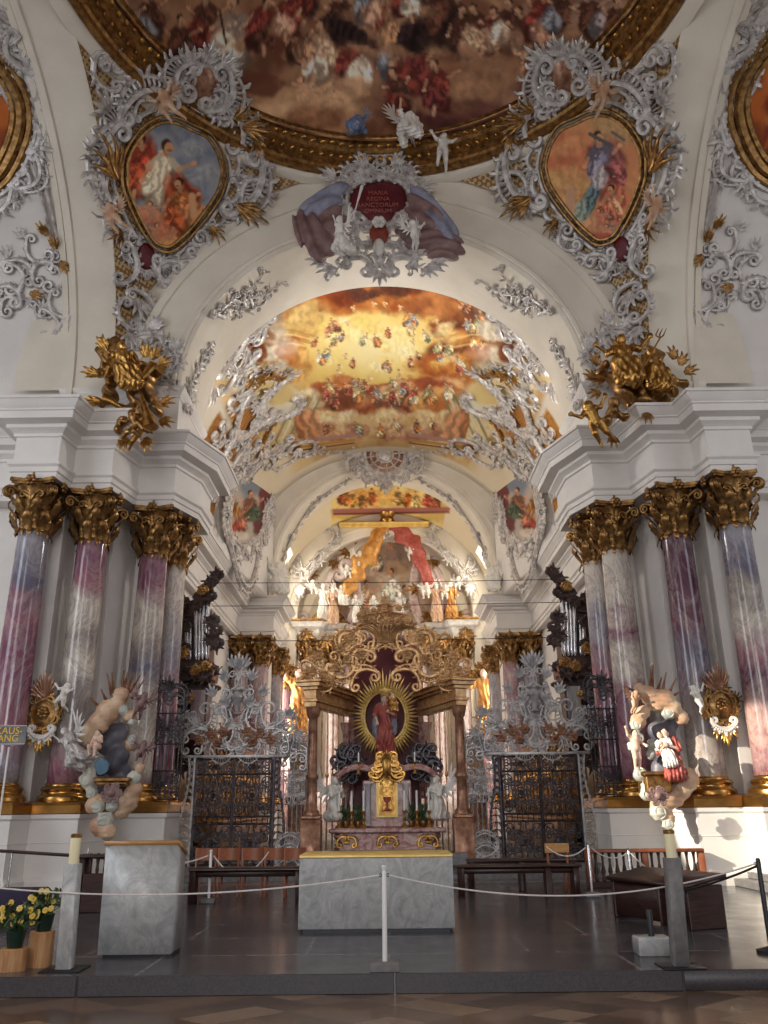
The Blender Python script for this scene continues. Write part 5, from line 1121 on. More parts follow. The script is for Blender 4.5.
def mk():
    m = MB(); L = VS.loc
    for a, b, bu, w, t in (((212, 500), (218, 470), .2, .12, 6), ((262, 452), (290, 440), .3, .10, 5), ((290, 446), (312, 452), -.3, .09, 4), ((240, 478), (262, 456), .3, .12, 6), ((222, 476), (240, 486), -.3, .1, 5), ((250, 470), (272, 462), -.3, .1, 5), ((276, 452), (296, 458), .4, .09, 4), ((212, 440), (224, 426), .3, .1, 5), ((212, 456), (226, 446), .3, .1, 5)):
        q = L([a, b]); scroll(m, q[0], q[1], bu, w, .2, .26, t, .3, comb=.25 if t > 5 else 0)
    vine(m, L([(258, 462), (284, 452), (318, 452), (350, 450)]), .05, 8, .6, 1.3, .3); vine(m, L([(218, 498), (230, 476), (250, 466)]), .05, 9, .55, 1.4, .3)
    for a in ((276, 446), (240, 470), (222, 488), (298, 448), (216, 448)): spray(m, L([a])[0], random.uniform(0, 6), .7, 5, 2.2, .24)
    return m.mapped(VS.map)
pair('stucco_rocaille', mk, M['stucco'], 'rocaille and vines filling the vault corner above the second arch, %s', 'stucco ornament')
# ---- second arch: cartouches in its spandrels, centre wheel, vines
class OnDiag:      # the diagonal corner surface between the choir wall and the second arch
    def __init__(s): s.A = np.array([-6.25, 32.2, 0]); B = np.array([-5.42, 38.75, 0]); s.d = (B - s.A) / np.linalg.norm(B - s.A); s.n = np.array([s.d[1], -s.d[0], 0]); s.L = np.linalg.norm(B - s.A)
    def map(s, V): return s.A + V[:, :1] * s.d + V[:, 1:2] * np.array([0, 0, 1.0]) + V[:, 2:] * s.n
    def loc(s, pts):
        out = []
        for x, y in pts: d = ray(x, y); t = ((s.A - EYE) @ s.n) / (d @ s.n); p = EYE + d * t; out.append(((p - s.A) @ s.d, p[2]))
        return np.array(out)
SP = OnDiag()
gq = np.zeros((14, 12, 3))
for i_, u_ in enumerate(np.r_[-9, -1, np.linspace(0, SP.L, 12)]):
    for j_, z_ in enumerate(np.linspace(0, 1, 12)):
        q_ = SP.A + SP.d * u_ if u_ >= 0 else np.array([-7.0, 30.6, 0]) if u_ < -5 else np.array([-6.5, 31.5, 0]); zt_ = VZ + VB * math.sqrt(max(1 - (q_[0] / VA) ** 2, 0)) + .12; gq[i_, j_] = (q_[0], q_[1], 11.15 + (zt_ - 11.15) * z_)
for mm, lb in ((1, 'exit sign side'), (-1, 'sunlit side')):
    m = MB(); m.grid(gq); m.prism(np.array([(-7, 30.6), (-6.25, 32.2), (-5.42, 38.75), (-7, 38.9)]), 11.1, 11.22); struct('ceiling_squinch', m if mm > 0 else m.mirror(), M['plaster'], 'white corner surface carrying the spandrel cartouche, ' + lb, 'spandrel', 180)
for sx, lb in ((-1, 'exit sign side'), (1, 'sunlit side')):
    t = thing('spandrel_cartouche', 'white spandrel cartouche with coloured stucco figures beside the second arch, ' + lb, 'cartouche')
    fl = lambda mb: mb.mapped(SP.map) if sx < 0 else mb.mapped(SP.map).mirror(); L = lambda pts: SP.loc([(249 + (x - 250) * .78, y) for x, y in pts])
    P = ccw(smoothclosed(L([(254, 466), (266, 460), (276, 478), (277, 502), (268, 526), (254, 540), (238, 544), (226, 532), (223, 510), (230, 488), (242, 474)])))
    k = np.linspace(.01, 1, 30); c = P.mean(0); G = c + k[:, None, None] * (P - c)[None]; V = SP.map(np.c_[G.reshape(-1, 2), np.full(30 * len(P), .05)]); X, Y = project(V)
    p = Paint(X, Y, (176, 166, 156)); p.blob(252, 482, 12, 16, .4, (120, 128, 142), .95); p.blob(268, 490, 7, 24, .25, (104, 52, 52), .95); p.blob(262, 522, 8, 16, .2, (100, 50, 50), .95); p.fig(250, 506, 32, (70, 84, 66), (130, 86, 66), seed=3); p.fig(240, 522, 26, (130, 58, 46), (150, 96, 72), seed=4); p.fig(234, 506, 20, (150, 100, 46), None, seed=5); p.blob(240, 536, 10, 5, 0, (216, 206, 190), .8)
    m = MB(); m.grid(V.reshape(30, len(P), 3), close_v=True); (m if sx < 0 else m.mirror()).build('painting', M['paint'], t, 180, p.out())
    m = MB(); frame(m, inset(P, -.1), .085, 12, 6, .28, 1.0)
    for a, b, bu in (((224, 545), (262, 545), -.4), ((222, 500), (222, 540), -.2), ((268, 540), (276, 505), .2), ((236, 470), (222, 496), -.2), ((280, 480), (276, 462), .3)): q = L([a, b]); scroll(m, q[0], q[1], bu, .12, .24, .28, 7, .35, comb=.3)
    fl(m).build('rocaille_frame', M['stucco'], t)
wh = thing('monogram_rosette', 'round wheel-shaped monogram rosette on the crown of the second arch', 'rosette')
S = OnPlane(38.4); c = S.loc([(385, 456)])[0]
m = MB(); m.ell((*c, 0), (1.0, 1.0, .14), k=32, m=9); m.mapped(S.map).build('dark_disc', M['bronze'], wh, 180)
m = MB(); A = np.linspace(0, 2 * PI, 41)
for r, w in ((1.02, .10), (.72, .05), (.40, .06)): m.tube(np.c_[c + r * np.stack([np.cos(A), np.sin(A)], 1), np.full(41, .12)], w, 6, up=(0, 0, 1))
for i in range(12): a = i * PI / 6 + .13; d = np.array([math.cos(a), math.sin(a)]); m.tube([(*(c + d * .4), .14), (*(c + d * 1.0), .12)], .035, 5)
m.ell((*c, .12), (.34, .34, .1), k=20, m=8); m.mapped(S.map).build('wheel_tracery', M['stucco'], wh)
m = MB(); frame(m, c + 1.12 * np.stack([np.cos(A[:-1]), np.sin(A[:-1])], 1), .09, 10, 9, .3, 1.0)
for sd in (-1, 1):
    for a, b, bu in (((1.2, .6), (2.2, 1.0), .3), ((1.3, .1), (1.7, -.9), .4), ((1.2, 1.2), (.2, 1.7), -.3), ((1.9, .2), (2.4, .7), .4)): scroll(m, c + np.array(a) * [sd, 1], c + np.array(b) * [sd, 1], bu * sd, .1, .2, .25, 6, .3)
spray(m, c + [0, -1.2], -PI / 2, 1.1, 5, 1.2); m.mapped(S.map).build('rocaille_frame', M['stucco'], wh)
S2 = OnSoffit(BZ, BA, BB, 39.8)
def mk():
    m = MB(); vine(m, S2.loc([(282, 560), (292, 535), (310, 508), (330, 490), (352, 478)]), .05, 8, .6, 1.5, .35); return m.mapped(S2.map)
pair('stucco_flower_vine', mk, M['stucco'], 'stucco vine on the soffit of the second arch, %s', 'stucco ornament')
SB_ = OnPlane(47.4)
def mk():
    m = MB(); L = SB_.loc
    for i in range(4): scroll(m, L([(300 + i * 9, 528)])[0], L([(309 + i * 9, 526)])[0], .5, .09, .15, .15, 3, .3, comb=.2)
    frame(m, ccw(smoothclosed(L([(300, 532), (318, 526), (336, 530), (330, 544), (316, 556), (304, 572), (298, 556)]))), .08, 10, 3, .25, 1.0); spray(m, L([(300, 585)])[0], -1.6, 1.0, 5, 1.0); vine(m, L([(302, 572), (300, 600)]), .05, 2, .5)
    return m.mapped(SB_.map)
pair('stucco_shield', mk, M['stucco'], 'white stucco shield beside the small golden fresco, %s', 'stucco ornament')
for sx, lb in ((-1, 'exit sign side'), (1, 'sunlit side')):
    q = atY(276 if sx < 0 else 498, 600 if sx < 0 else 594, 38.1); statue('cornice_angel', 'white stucco angel seated on the choir cornice, ' + lb, 'angel', (q[0], q[1], 11.22 - .45), 2.1, 'sit', 1, .6 * -sx, wings='stucco_white')
    statue('cornice_putto', 'small white putto below the angel on the choir cornice, ' + lb, 'putto', (q[0] + sx * .3, q[1] - .1, 11.22), 1.0, 'stand', 2, 0, robe=None, putto=True)
# ------------------------------------------------------------------ gilded figure groups on the cornices
def spt(x, y, Y): return atY(x, y, Y)
def blobs(pts, Y, dy=.35):
    """[(px, py, radius px, depth offset)] -> sculpting ellipsoids standing at depth Y"""
    out = []
    for x, y, r, o in pts:
        q = atY(x, y, Y + o); s = Y / 800.0; out.append(('e', q, (r * s, r * s * .8, r * s)))
    return out
FOLD = lambda k, a: (lambda G: a * np.sin(G[..., 0] * k + 2.2 * np.sin(G[..., 2] * k * .33)) + a * .6 * np.sin(G[..., 2] * k * 1.3 + G[..., 0] * k * .5))
Yg = 19.0
m = sculpt(blobs([(110, 372, 11, 0), (122, 366, 9, 0), (150, 374, 12, .1), (134, 384, 12, 0), (112, 392, 9, .1), (148, 396, 11, .2), (156, 408, 8, .2), (128, 408, 9, -.1), (120, 424, 7, -.3), (140, 412, 8, -.1), (148, 424, 7, -.2), (104, 398, 7, .1)], Yg), 60, .25, FOLD(13, .07))
t = thing('gilded_allegory_group', 'dark gilded group with tumbled drapery and horn on the cornice near the exit sign', 'sculpture group', (0, 0, 0)); m.build('drapery', M['gold_dark'], t, 180)
m = MB(); q = atY(112, 352, Yg - .1); m.box(q - [.34, .2, .28], q + [.34, .2, .28], .05); m = m.mapped(lambda V: (V - q) @ np.array([[.8, 0, .6], [0, 1, 0], [-.6, 0, .8]]) + q); m.build('chest', M['gold_dark'], t)
m = MB(); m.tube([atY(160, 372, Yg), atY(152, 366, Yg - .2), atY(140, 380, Yg - .3)], [.2, .14, .05], 8); m.tube([atY(140, 392, Yg - .6), atY(147, 412, Yg - .7), atY(150, 428, Yg - .7)], [.04, .08, .22], 10); m.tube([atY(104, 400, Yg - .4), atY(112, 402, Yg - .4), atY(122, 408, Yg - .3)], [.16, .08, .05], 10); m.build('horn', M['gold'], t)
m = MB()
for x, y, a in ((152, 360, 1.0), (146, 358, 1.6), (158, 366, .3), (98, 376, 2.8), (106, 350, 2.0), (160, 420, -.5), (126, 438, -1.6), (100, 402, 3.3), (146, 438, -1.3), (160, 404, .1)):
    z = MB(); spray(z, (0, 0), a, .5, 4, 1.2, .2); m.join(z, plane_map(atY(x, y, Yg - .3), (1, 0, 0), (0, 0, 1)))
m.build('gilt_leaves', M['gold'], t)
statue('gilded_figure', 'gilded figure leaning over the cornice near the exit sign, arm raised', 'statue', atY(133, 408, Yg - .5), 1.75, 'sit', 1, .25, (.15, -.25), 'gold', 'gold')
statue('gilded_putto', 'gilded putto tumbling head down below the cornice group near the exit sign', 'putto', atY(118, 446, Yg - .7), 1.15, 'fly', 0, .6, (.3, .7), 'gold', None, None, None, True)
statue('gilded_putto', 'gilded putto hanging beside the horn near the exit sign', 'putto', atY(143, 440, Yg - .8), .9, 'fly', 2, -.5, (.2, -.4), 'gold_dark', None, None, None, True)
statue('gilded_putto', 'gilded putto by the chest near the exit sign', 'putto', atY(104, 392, Yg - .3), 1.1, 'sit', 2, .5, (0, .2), 'gold', None, None, None, True)
m = sculpt(blobs([(604, 372, 7, 0), (612, 376, 9, 0), (622, 384, 11, .1), (636, 384, 11, .1), (650, 388, 11, .1), (664, 392, 9, .2), (676, 384, 9, .3), (628, 398, 11, .1), (645, 400, 10, .1), (612, 408, 7, -.1), (606, 422, 6, -.3), (618, 416, 7, -.2), (664, 400, 6, .2)], Yg), 60, .25, FOLD(13, .07))
t = thing('gilded_allegory_group', 'gilded group with clouds and drapery on the sunlit cornice', 'sculpture group', (0, 0, 0)); m.build('drapery', M['gold_dark'], t, 180)
m = MB()
for x, y, a in ((598, 366, 2.0), (604, 380, 3.3), (596, 380, 2.6), (680, 366, 1.2), (674, 360, 1.8), (684, 374, .4), (618, 352, 1.9), (600, 392, 3.6), (646, 412, -1.6), (612, 436, -1.6)):
    z = MB(); spray(z, (0, 0), a, .45, 4, 1.2, .2); m.join(z, plane_map(atY(x, y, Yg - .3), (1, 0, 0), (0, 0, 1)))
m.build('gilt_leaves', M['gold_dark'], t)
m = MB(); q = atY(653, 358, Yg + .1); m.box(q - [.26, .1, .3], q + [.26, .1, .3], .05); m = m.mapped(lambda V: (V - q) @ np.array([[.8, 0, -.5], [0, 1, 0], [.5, 0, .8]]) + q); m.build('shield', M['gold_dark'], t)
statue('gilded_figure', 'gilded crowned figure seated on the sunlit cornice, arm stretched out', 'statue', atY(629, 408, Yg - .3), 2.05, 'sit', 2, -.2, (.05, 0), 'gold', 'gold')
statue('gilded_figure', 'gilded companion figure holding a trident on the sunlit cornice', 'statue', atY(650, 410, Yg - .1), 1.8, 'sit', 0, .2, (.05, .12), 'gold', 'gold')
m = MB(); a, b = atY(643, 368, Yg - .4), atY(660, 338, Yg - .4); m.tube([a, b], .025, 6)
for dx in (-5, 0, 5): m.tube([b, b + [dx * .02, 0, .08 + .02 * (dx == 0)], b + [dx * .02 + .10, 0, .28]], [.02, .02, .008], 5)
tag(m.build('trident', M['gold_dark'], None), 'thin gilded trident rising above the sunlit cornice group', 'trident')
statue('gilded_putto', 'gilded putto hanging off the inner corner of the sunlit cornice', 'putto', atY(608, 448, Yg - .7), 1.35, 'fly', 2, -.4, (.1, -.3), 'gold', None, None, None, True)
statue('gilded_putto', 'gilded putto beside the trident holder on the sunlit cornice', 'putto', atY(662, 412, Yg - .1), 1.2, 'sit', 3, .2, (0, .1), 'gold', None, None, None, True)

# ------------------------------------------------------------------ stucco cloud shrines on the piers
def shrine(label, peach, grey, dark, rays, ledge, Y=18.95, sgn=-1):
    t = thing('cloud_shrine', label, 'shrine')
    sw = lambda G: .012 * np.sin(np.linalg.norm(G - G.mean((0, 1, 2)), axis=-1) * 60)
    peach = [(x, y, r * 1.3, o - .08) for x, y, r, o in peach]; grey = [(x, y, r * .95, o) for x, y, r, o in grey]
    sculpt(blobs(peach, Y), 70, .05, sw).build('peach_cloud', M['cloud_pink'], t, 180); sculpt(blobs(grey, Y - .12), 70, .035, sw).build('grey_cloud', M['cloud_grey'], t, 180); sculpt(blobs(dark, Y + .2), 48, .10).build('dark_backing', M['cloud_dark'], t, 180)
    for i, (a, b) in enumerate(rays):
        m = MB(); m.tube([atY(*a, Y + .1), atY(*b, Y - .1)], [.045, .012], 5); m.build('ray', M['bronze'], t)
    m = MB()
    for x, y, r, o, dd in [(*g, -.12) for g in grey] + [(*g, 0) for g in peach]:      # swirl rims on the balls of cloud
        if r < 5 or dd == 0: continue
        q = atY(x, y, Y + dd + o); s = r * Y / 800; A = np.linspace(.3, 5.2, 26); rr = s * (.78 - .055 * A)
        m.tube(np.stack([q[0] + rr * np.cos(A + x), np.full(26, q[1]) - np.sqrt(np.maximum(s * s - rr * rr, .0)) * .78 - .002, q[2] + rr * np.sin(A + x)], 1), .017, 5)
    m.build('cloud_swirl', M['cloud_grey'], t)
    a, b, c = ledge; m = MB(); p, q = atY(*a, Y - .35), atY(*b, Y - .35); m.box((p[0], p[1] - .05, q[2]), (q[0], p[1] + .6, p[2]), .02); m.box((p[0] - .06, p[1] - .12, p[2] - .02), (q[0] + .06, p[1] + .6, p[2] + .07), .02); m.build('gilt_ledge', M['gold_dark'], t)
    return t
shrine('stucco cloud shrine with a small blue tablet below the gold medallion, near the exit sign', [(91, 732, 7, 0), (98, 724, 8, 0), (108, 712, 9, 0), (117, 706, 6, 0), (121, 695, 6, 0), (88, 738, 6, 0), (130, 716, 5, 0), (132, 744, 5, 0), (134, 790, 6, 0), (128, 802, 7, 0), (100, 826, 7, 0), (108, 832, 6, -.1), (122, 810, 6, 0), (97, 802, 6, 0), (140, 768, 4, 0), (92, 806, 5, 0)], [(104, 716, 8, 0), (124, 710, 6, 0), (134, 740, 6, 0), (132, 722, 4, 0), (88, 780, 8, 0), (92, 792, 6, 0), (98, 806, 7, 0), (112, 806, 6, -.1), (134, 778, 7, 0), (105, 820, 8, -.05), (90, 772, 6, 0), (82, 780, 4, 0)], [(106, 745, 9, .1), (116, 735, 9, .1), (120, 755, 9, .1), (112, 765, 9, .1), (122, 730, 7, .2), (108, 730, 8, .2), (108, 790, 10, .2), (120, 785, 10, .2), (100, 770, 6, .2), (125, 770, 6, .2)],
       [((112, 695), (107, 673)), ((114, 692), (112, 672)), ((122, 690), (124, 670)), ((124, 688), (128, 672)), ((130, 692), (141, 674)), ((132, 698), (144, 680)), ((107, 702), (101, 689)), ((98, 706), (90, 697)), ((138, 710), (146, 708)), ((128, 690), (134, 672))], ((97, 781), (127, 786), 0))
shrine('stucco cloud shrine on the sunlit pier, with a dark blue hollow and red drapery', [(650, 696, 7, 0), (656, 703, 7, 0), (664, 700, 8, 0), (640, 690, 5, 0), (672, 708, 7, 0), (682, 718, 5, 0), (643, 712, 5, 0), (686, 780, 9, 0), (680, 788, 8, 0), (660, 806, 7, -.05), (668, 800, 7, -.05), (676, 798, 6, 0), (668, 818, 5, -.1), (638, 722, 6, 0)], [(668, 713, 7, 0), (636, 725, 6, 0), (638, 738, 6, 0), (632, 746, 5, 0), (640, 774, 7, 0), (648, 787, 7, 0), (646, 795, 6, 0), (658, 812, 8, -.1), (668, 824, 6, -.1), (652, 702, 6, 0), (652, 745, 6, .2), (651, 755, 5, .2)], [(664, 735, 11, .2), (668, 752, 11, .2), (662, 768, 10, .2), (656, 730, 8, .2), (670, 770, 8, .2), (660, 785, 12, .2), (672, 722, 7, .2)],
       [((650, 692), (651, 666)), ((652, 692), (653, 664)), ((657, 692), (662, 677)), ((668, 695), (676, 678)), ((640, 694), (624, 686)), ((646, 692), (638, 680)), ((670, 698), (682, 690)), ((662, 694), (666, 672))], ((645, 775), (672, 792), 0))
statue('shrine_angel', 'grey-white angel stretched out over the clouds beside the blue tablet', 'angel', atY(84, 774, 18.4), 1.15, 'fly', 1, -.8, (.3, -.5), 'stucco', 'stucco', wings='stucco')
statue('shrine_putto', 'bare putto above the blue tablet on the cloud shrine', 'putto', atY(95, 766, 18.45), .75, 'sit', 0, -.3, (0, 0), 'skin', None, 'hair', None, True)
statue('shrine_putto', 'dark-winged putto on the outer cloud at the choir edge of the shrine', 'putto', atY(134, 770, 18.6), .65, 'sit', 2, .5, (0, .3), 'drape_mauve', None, None, 'drape_mauve', True)
statue('shrine_putto', 'winged mauve putto near the rays of the shrine with the blue tablet', 'putto', atY(134, 722, 18.7), .7, 'fly', 2, .5, (0, .3), 'drape_mauve', None, None, 'drape_mauve', True)
m = MB(); P = smoothclosed([atY(x, y, 18.5)[[0, 2]] for x, y in ((94, 765), (102, 757), (110, 763), (108, 772), (100, 776))], 40); m.prism(P, 0, .06); tag(m.mapped(lambda V: np.stack([V[:, 0], 18.5 - V[:, 2], V[:, 1]], 1)).build('blue_tablet', simple('blue_tablet_paint', (.05, .13, .20), (.10, .20, .28), 5, .4), None), 'small blue tablet leaning on the clouds of the shrine', 'tablet')
m = MB(); z = MB()
for a in range(7): scroll(z, (math.cos(a) * .07, math.sin(a) * .06), (math.cos(a + 1.5) * .19, math.sin(a + 1.5) * .17), .4, .028, .04, .05, 4, .07)
z.ell((0, 0, .03), (.09, .09, .07)); tag(z.mapped(plane_map(atY(112, 793, 18.2), (1, 0, 0), (0, 0, 1))).build('shrine_coat_of_arms', M['drape_mauve'], None), 'mauve carved emblem under the gilt ledge of the shrine', 'emblem'); z2 = z.mapped(plane_map(atY(658, 796, 18.2), (1, 0, 0), (0, 0, 1))); tag(z2.build('shrine_coat_of_arms', M['drape_mauve'], None), 'mauve carved emblem under the ledge of the sunlit shrine', 'emblem')
statue('shrine_saint', 'bearded figure in white and red drapery kneeling on the sunlit cloud shrine', 'statue', atY(682, 796, 18.4), 1.4, 'kneel', 3, -.5, (0, -.15), 'skin', 'robe_red', 'hair')
statue('shrine_saint_cloak', 'white cloaked upper figure leaning over the red drapery on the sunlit shrine', 'statue', atY(678, 778, 18.3), 1.0, 'kneel', 3, -.6, (0, -.3), 'skin', 'stucco_white', 'hair')
statue('shrine_putto', 'pale putto waving on the grey cloud of the sunlit shrine', 'putto', atY(638, 770, 18.5), .85, 'stand', 1, .3, (0, 0), 'skin', None, 'hair', None, True)
statue('shrine_putto', 'reddish putto head peeping beside the top cloud of the sunlit shrine', 'putto', atY(634, 716, 18.6), .6, 'fly', 0, .4, (0, .2), 'cloud_pink', None, 'hair', 'bronze', True)
# gilded rocaille medallions
def medallion(px, py, label, sx):
    Y = 19.15; t = thing('rocaille_medallion', label, 'medallion'); mp = plane_map(atY(px, py, Y), (1, 0, 0), (0, 0, 1))
    A = np.linspace(0, 2 * PI, 40, endpoint=False); P = np.stack([.27 * np.cos(A), .32 * np.sin(A)], 1)
    m = MB(); m.ell((0, 0, 0), (.27, .32, .07), k=24, m=8); flower(m, (0, .02), .15, .06, 7); frame(m, P * .6, .02, 8, 3); m.mapped(mp).build('plaque', M['gold_dark'], t)
    m = MB(); frame(m, P, .035, 8, 4, .1, 1.0); m.mapped(mp).build('gilt_frame', M['gold_dark'], t)
    m = MB(); spray(m, (0, .36), 1.6, .62, 7, 1.4, .16); spray(m, (-.1, .36), 2.2, .5, 4, 1.0, .16); m.mapped(mp).build('palm_leaves', M['bronze'], t)
    m = MB(); scroll(m, (-.26, -.38), (.26, -.38), -.25, .06, .08, .08, 7, .1, comb=.1); spray(m, (0, -.45), -1.57, .3, 3, 1.2); m.mapped(mp).build('console', M['stucco_white'], t)
    m = MB(); spray(m, (0, -.5), -1.57, .42, 5, .9, .2); spray(m, (-.16, -.46), -1.8, .3, 3, .8, .2); spray(m, (.16, -.46), -1.3, .3, 3, .8, .2); m.mapped(mp).build('gilt_pendant', M['gold'], t)
    q = atY(px + (13 if sx < 0 else -17), py - (14 if sx < 0 else 4), Y - .2); statue('medallion_putto', 'white putto clinging to the ' + label.split(',')[0], 'putto', q - np.array([0, 0, .3]), .72, 'fly', 2, .4 * sx, (0, .4 * -sx), 'stucco_white', None, None, None, True)
medallion(44, 714, 'gilded medallion between the two columns nearest the exit sign, palm leaves on top', -1)
medallion(721, 706, 'gilded medallion between the sunlit columns, dark leaves on top', 1)

# ------------------------------------------------------------------ organs
def organ(sx):
    Y = 24.3; lb = 'nearest the exit sign' if sx < 0 else 'on the sunlit side'
    t = thing('organ_case', 'dark carved organ tower with silver pipes, the one ' + lb, 'organ')
    fl = lambda mb: mb if sx < 0 else mb.mirror()
    P = lambda x, y, dy=0: atY(x, y, Y + dy)
    def slab(pts, d0, d1, name, mat, bev=0):
        q = np.array([P(*p)[[0, 2]] for p in pts]); q = ccw(q); m = MB(); m.prism(q, 0, d1 - d0); m = m.mapped(lambda V: np.stack([V[:, 0], Y + d1 - V[:, 2], V[:, 1]], 1)); fl(m).build(name, M[mat], t)
    slab([(186, 668), (208, 668), (210, 640), (207, 605), (196, 596), (184, 610), (180, 640), (180, 668)], .05, .75, 'case', 'wood_organ')
    slab([(178, 680), (212, 680), (214, 668), (208, 662), (182, 662), (176, 668)], -.25, .8, 'cornice', 'wood_organ')
    slab([(180, 618), (194, 616), (196, 610), (188, 604), (178, 610)], -.1, .7, 'small_cornice', 'wood_organ')
    slab([(182, 760), (203, 760), (206, 700), (210, 680), (182, 680), (176, 700)], .1, .75, 'base', 'wood_organ')
    slab([(190, 740), (202, 740), (205, 690), (191, 690)], -.0, .12, 'marble_panel', 'pillar_b')
    for i, (x, y0, y1, r) in enumerate(((199, 660, 604, .075), (202.5, 660, 600, .085), (206.5, 660, 598, .085), (187, 660, 628, .06), (190, 660, 625, .06), (196, 660, 607, .06))):
        a, b = P(x, y0, -.1), P(x + .8 * (i < 3), y1, -.1); m = MB(); m.tube([a, a + (b - a) * .1, a + (b - a) * .12, b], [r * .4, r, r, r], 12); fl(m).build('pipe', M['tin'], t)
    m = MB(); rg = random.Random(6)
    for x, y, n in ((200, 598, 5), (206, 590, 5), (212, 583, 5), (217, 577, 5), (196, 606, 5), (210, 598, 4), (213, 622, 6), (216, 632, 6), (212, 640, 5), (217, 645, 5), (183, 604, 5), (184, 628, 4), (184, 650, 4), (178, 690, 5), (176, 705, 6), (172, 720, 6), (176, 738, 6), (172, 752, 6), (180, 756, 5), (186, 676, 5), (196, 674, 6), (206, 676, 5), (212, 672, 4), (185, 700, 4), (170, 735, 4), (182, 768, 5), (186, 720, 4)):
        z = MB(); spray(z, (0, 0), rg.uniform(0, 6.3), .34, n, 3.6, .26, 0, .5); scroll(z, (-.1, 0), (.16, .1), .5, .05, .08, .08, 4, .1); scroll(z, (.1, -.05), (-.16, .08), .5, .04, .08, .08, 4, .1); m.join(z, plane_map(P(x, y, -.3), (1, 0, 0), (0, 0, 1)))
    m.join(sculpt([('e', P(x, y, d), np.array([r, r, r]) * .03) for x, y, r, d in ((200, 600, 6, -.1), (206, 594, 5, -.1), (211, 587, 4, -.1), (216, 580, 3, -.1), (219, 574, 2, -.1), (212, 622, 5, 0), (214, 634, 4.5, 0), (211, 642, 4, 0), (178, 700, 7, 0), (175, 715, 7, 0), (178, 730, 7, 0), (175, 745, 8, 0), (178, 758, 8, 0), (186, 672, 6, -.2), (196, 674, 7, -.25), (206, 673, 5, -.2))], 64, .08, FOLD(20, .035)))
    fl(m).build('carving', M['wood_organ'], t)
    for x, y in ((196, 672), (188, 700), (174, 722), (184, 655), (203, 592), (178, 745), (206, 668)):
        z = MB(); scroll(z, (-.12, 0), (.12, .1), .5, .05, .08, .08, 4, .1); flower(z, (0, .0), .13, .05, 6); fl(z.mapped(plane_map(P(x, y, -.5), (1, 0, 0), (0, 0, 1)))).build('gilt_ornament', M['gold_dark'], t)
    q = P(213, 686, -.3) * np.array([1 if sx < 0 else -1, 1, 1]); statue('organ_putto', 'small dark putto on a bracket of the organ ' + lb, 'putto', q, .62, 'stand', 2, -sx * .6, (0, 0), 'bronze', None, None, None, True)
    m = MB(); m.ell(q - [0, 0, .06], (.25, .2, .10), k=12); tag(m.build('organ_bracket', M['wood_organ'], None), 'dark carved bracket carrying a putto beside the organ ' + lb, 'bracket')
organ(-1); organ(1)

# ------------------------------------------------------------------ choir stalls behind the gates
for sx, lb in ((-1, 'exit sign'), (1, 'sunlit')):
    for j in range(5):
        y0 = 26.0 + j * 2.2; t = thing('choir_stall', 'brown choir stall bay with gilded reliefs behind the %s gate, %s from the screen' % (lb, ['first', 'second', 'third', 'fourth', 'fifth'][j]), 'choir stall', (sx * 5.5, y0, ZP + .3)); g = lambda m: m if sx < 0 else m.mirror()
        m = MB(); m.box((-.5, 0, 0), (0, 2.15, 3.3), .03); m.box((-.2, -.02, 3.2), (.14, 2.17, 3.45), .03); m.box((-.2, 0, 0), (.5, 2.15, .9), .03); m.box((-.1, 0, .9), (.56, 2.15, .97), .02); g(m).build('stall_body', M['wood_gold'], t)
        for q in (.14, 1.0, 1.86): m = MB(); m.box((0, q - .06, 1.0), (.08, q + .10, 3.2), .02); z = MB(); vine(z, [(0, 0), (.02, .8), (0, 1.9)], .02, 4, .22, 1.3); m.join(z.mapped(plane_map((.09, q + .02, 1.1), (0, 1, 0), (0, 0, 1)))); g(m).build('pilaster', M['gold_dark'], t)
        for q in (.57, 1.43):
            m = MB(); m.box((0, q - .32, 1.2), (.04, q + .32, 2.95), .02); z = MB(); A = np.linspace(0, 6.28, 30, endpoint=False); frame(z, np.stack([.22 * np.cos(A), .5 * np.sin(A)], 1), .03, 8, j, .06, .8); z.ell((0, 0, .04), (.2, .44, .08)); flower(z, (0, .1), .16, .1, 6); m.join(z.mapped(plane_map((.05, q, 2.1), (0, 1, 0), (0, 0, 1)))); g(m).build('relief_panel', M['gold'], t)

# ------------------------------------------------------------------ wrought iron screen
FR = lambda x, y, z: plane_map((x, y, z), (1, 0, 0), (0, 0, 1))
def panel(m, x0, x1, z0, z1, w=.022, n=2):
    cx, cz = (x0 + x1) / 2, (z0 + z1) / 2; hx, hz = (x1 - x0) / 2 * .92, (z1 - z0) / 2 * .94
    for sx in (-1, 1):
        for sz in (-1, 1):
            a = lambda u, v: (cx + sx * u * hx, cz + sz * v * hz); b = -sx * sz
            scroll(m, a(.12, .95), a(.9, .45), .35 * b, w, .10 * hx, .16 * hx, 0); scroll(m, a(.9, .4), a(.15, .05), .4 * b, w, .16 * hx, .22 * hx, 0); scroll(m, a(.1, .55), a(.55, .2), -.45 * b, w * .8, .1 * hx, .14 * hx, 0); scroll(m, a(.95, .95), a(.5, .62), .3 * b, w * .8, .1 * hx, .14 * hx, 0)
            leaf(m, a(.5, .62), sx * sz * .8 + (0 if sx > 0 else PI), hx * .3, hx * .1, .2, 2)
    A = np.linspace(0, 2 * PI, 25); m.tube(np.c_[cx + .34 * hx * np.cos(A), cz + .26 * hz * np.sin(A), np.full(25, .01)], w, 5, up=(0, 0, 1)); flower(m, (cx, cz), hx * .16, .0, 6)
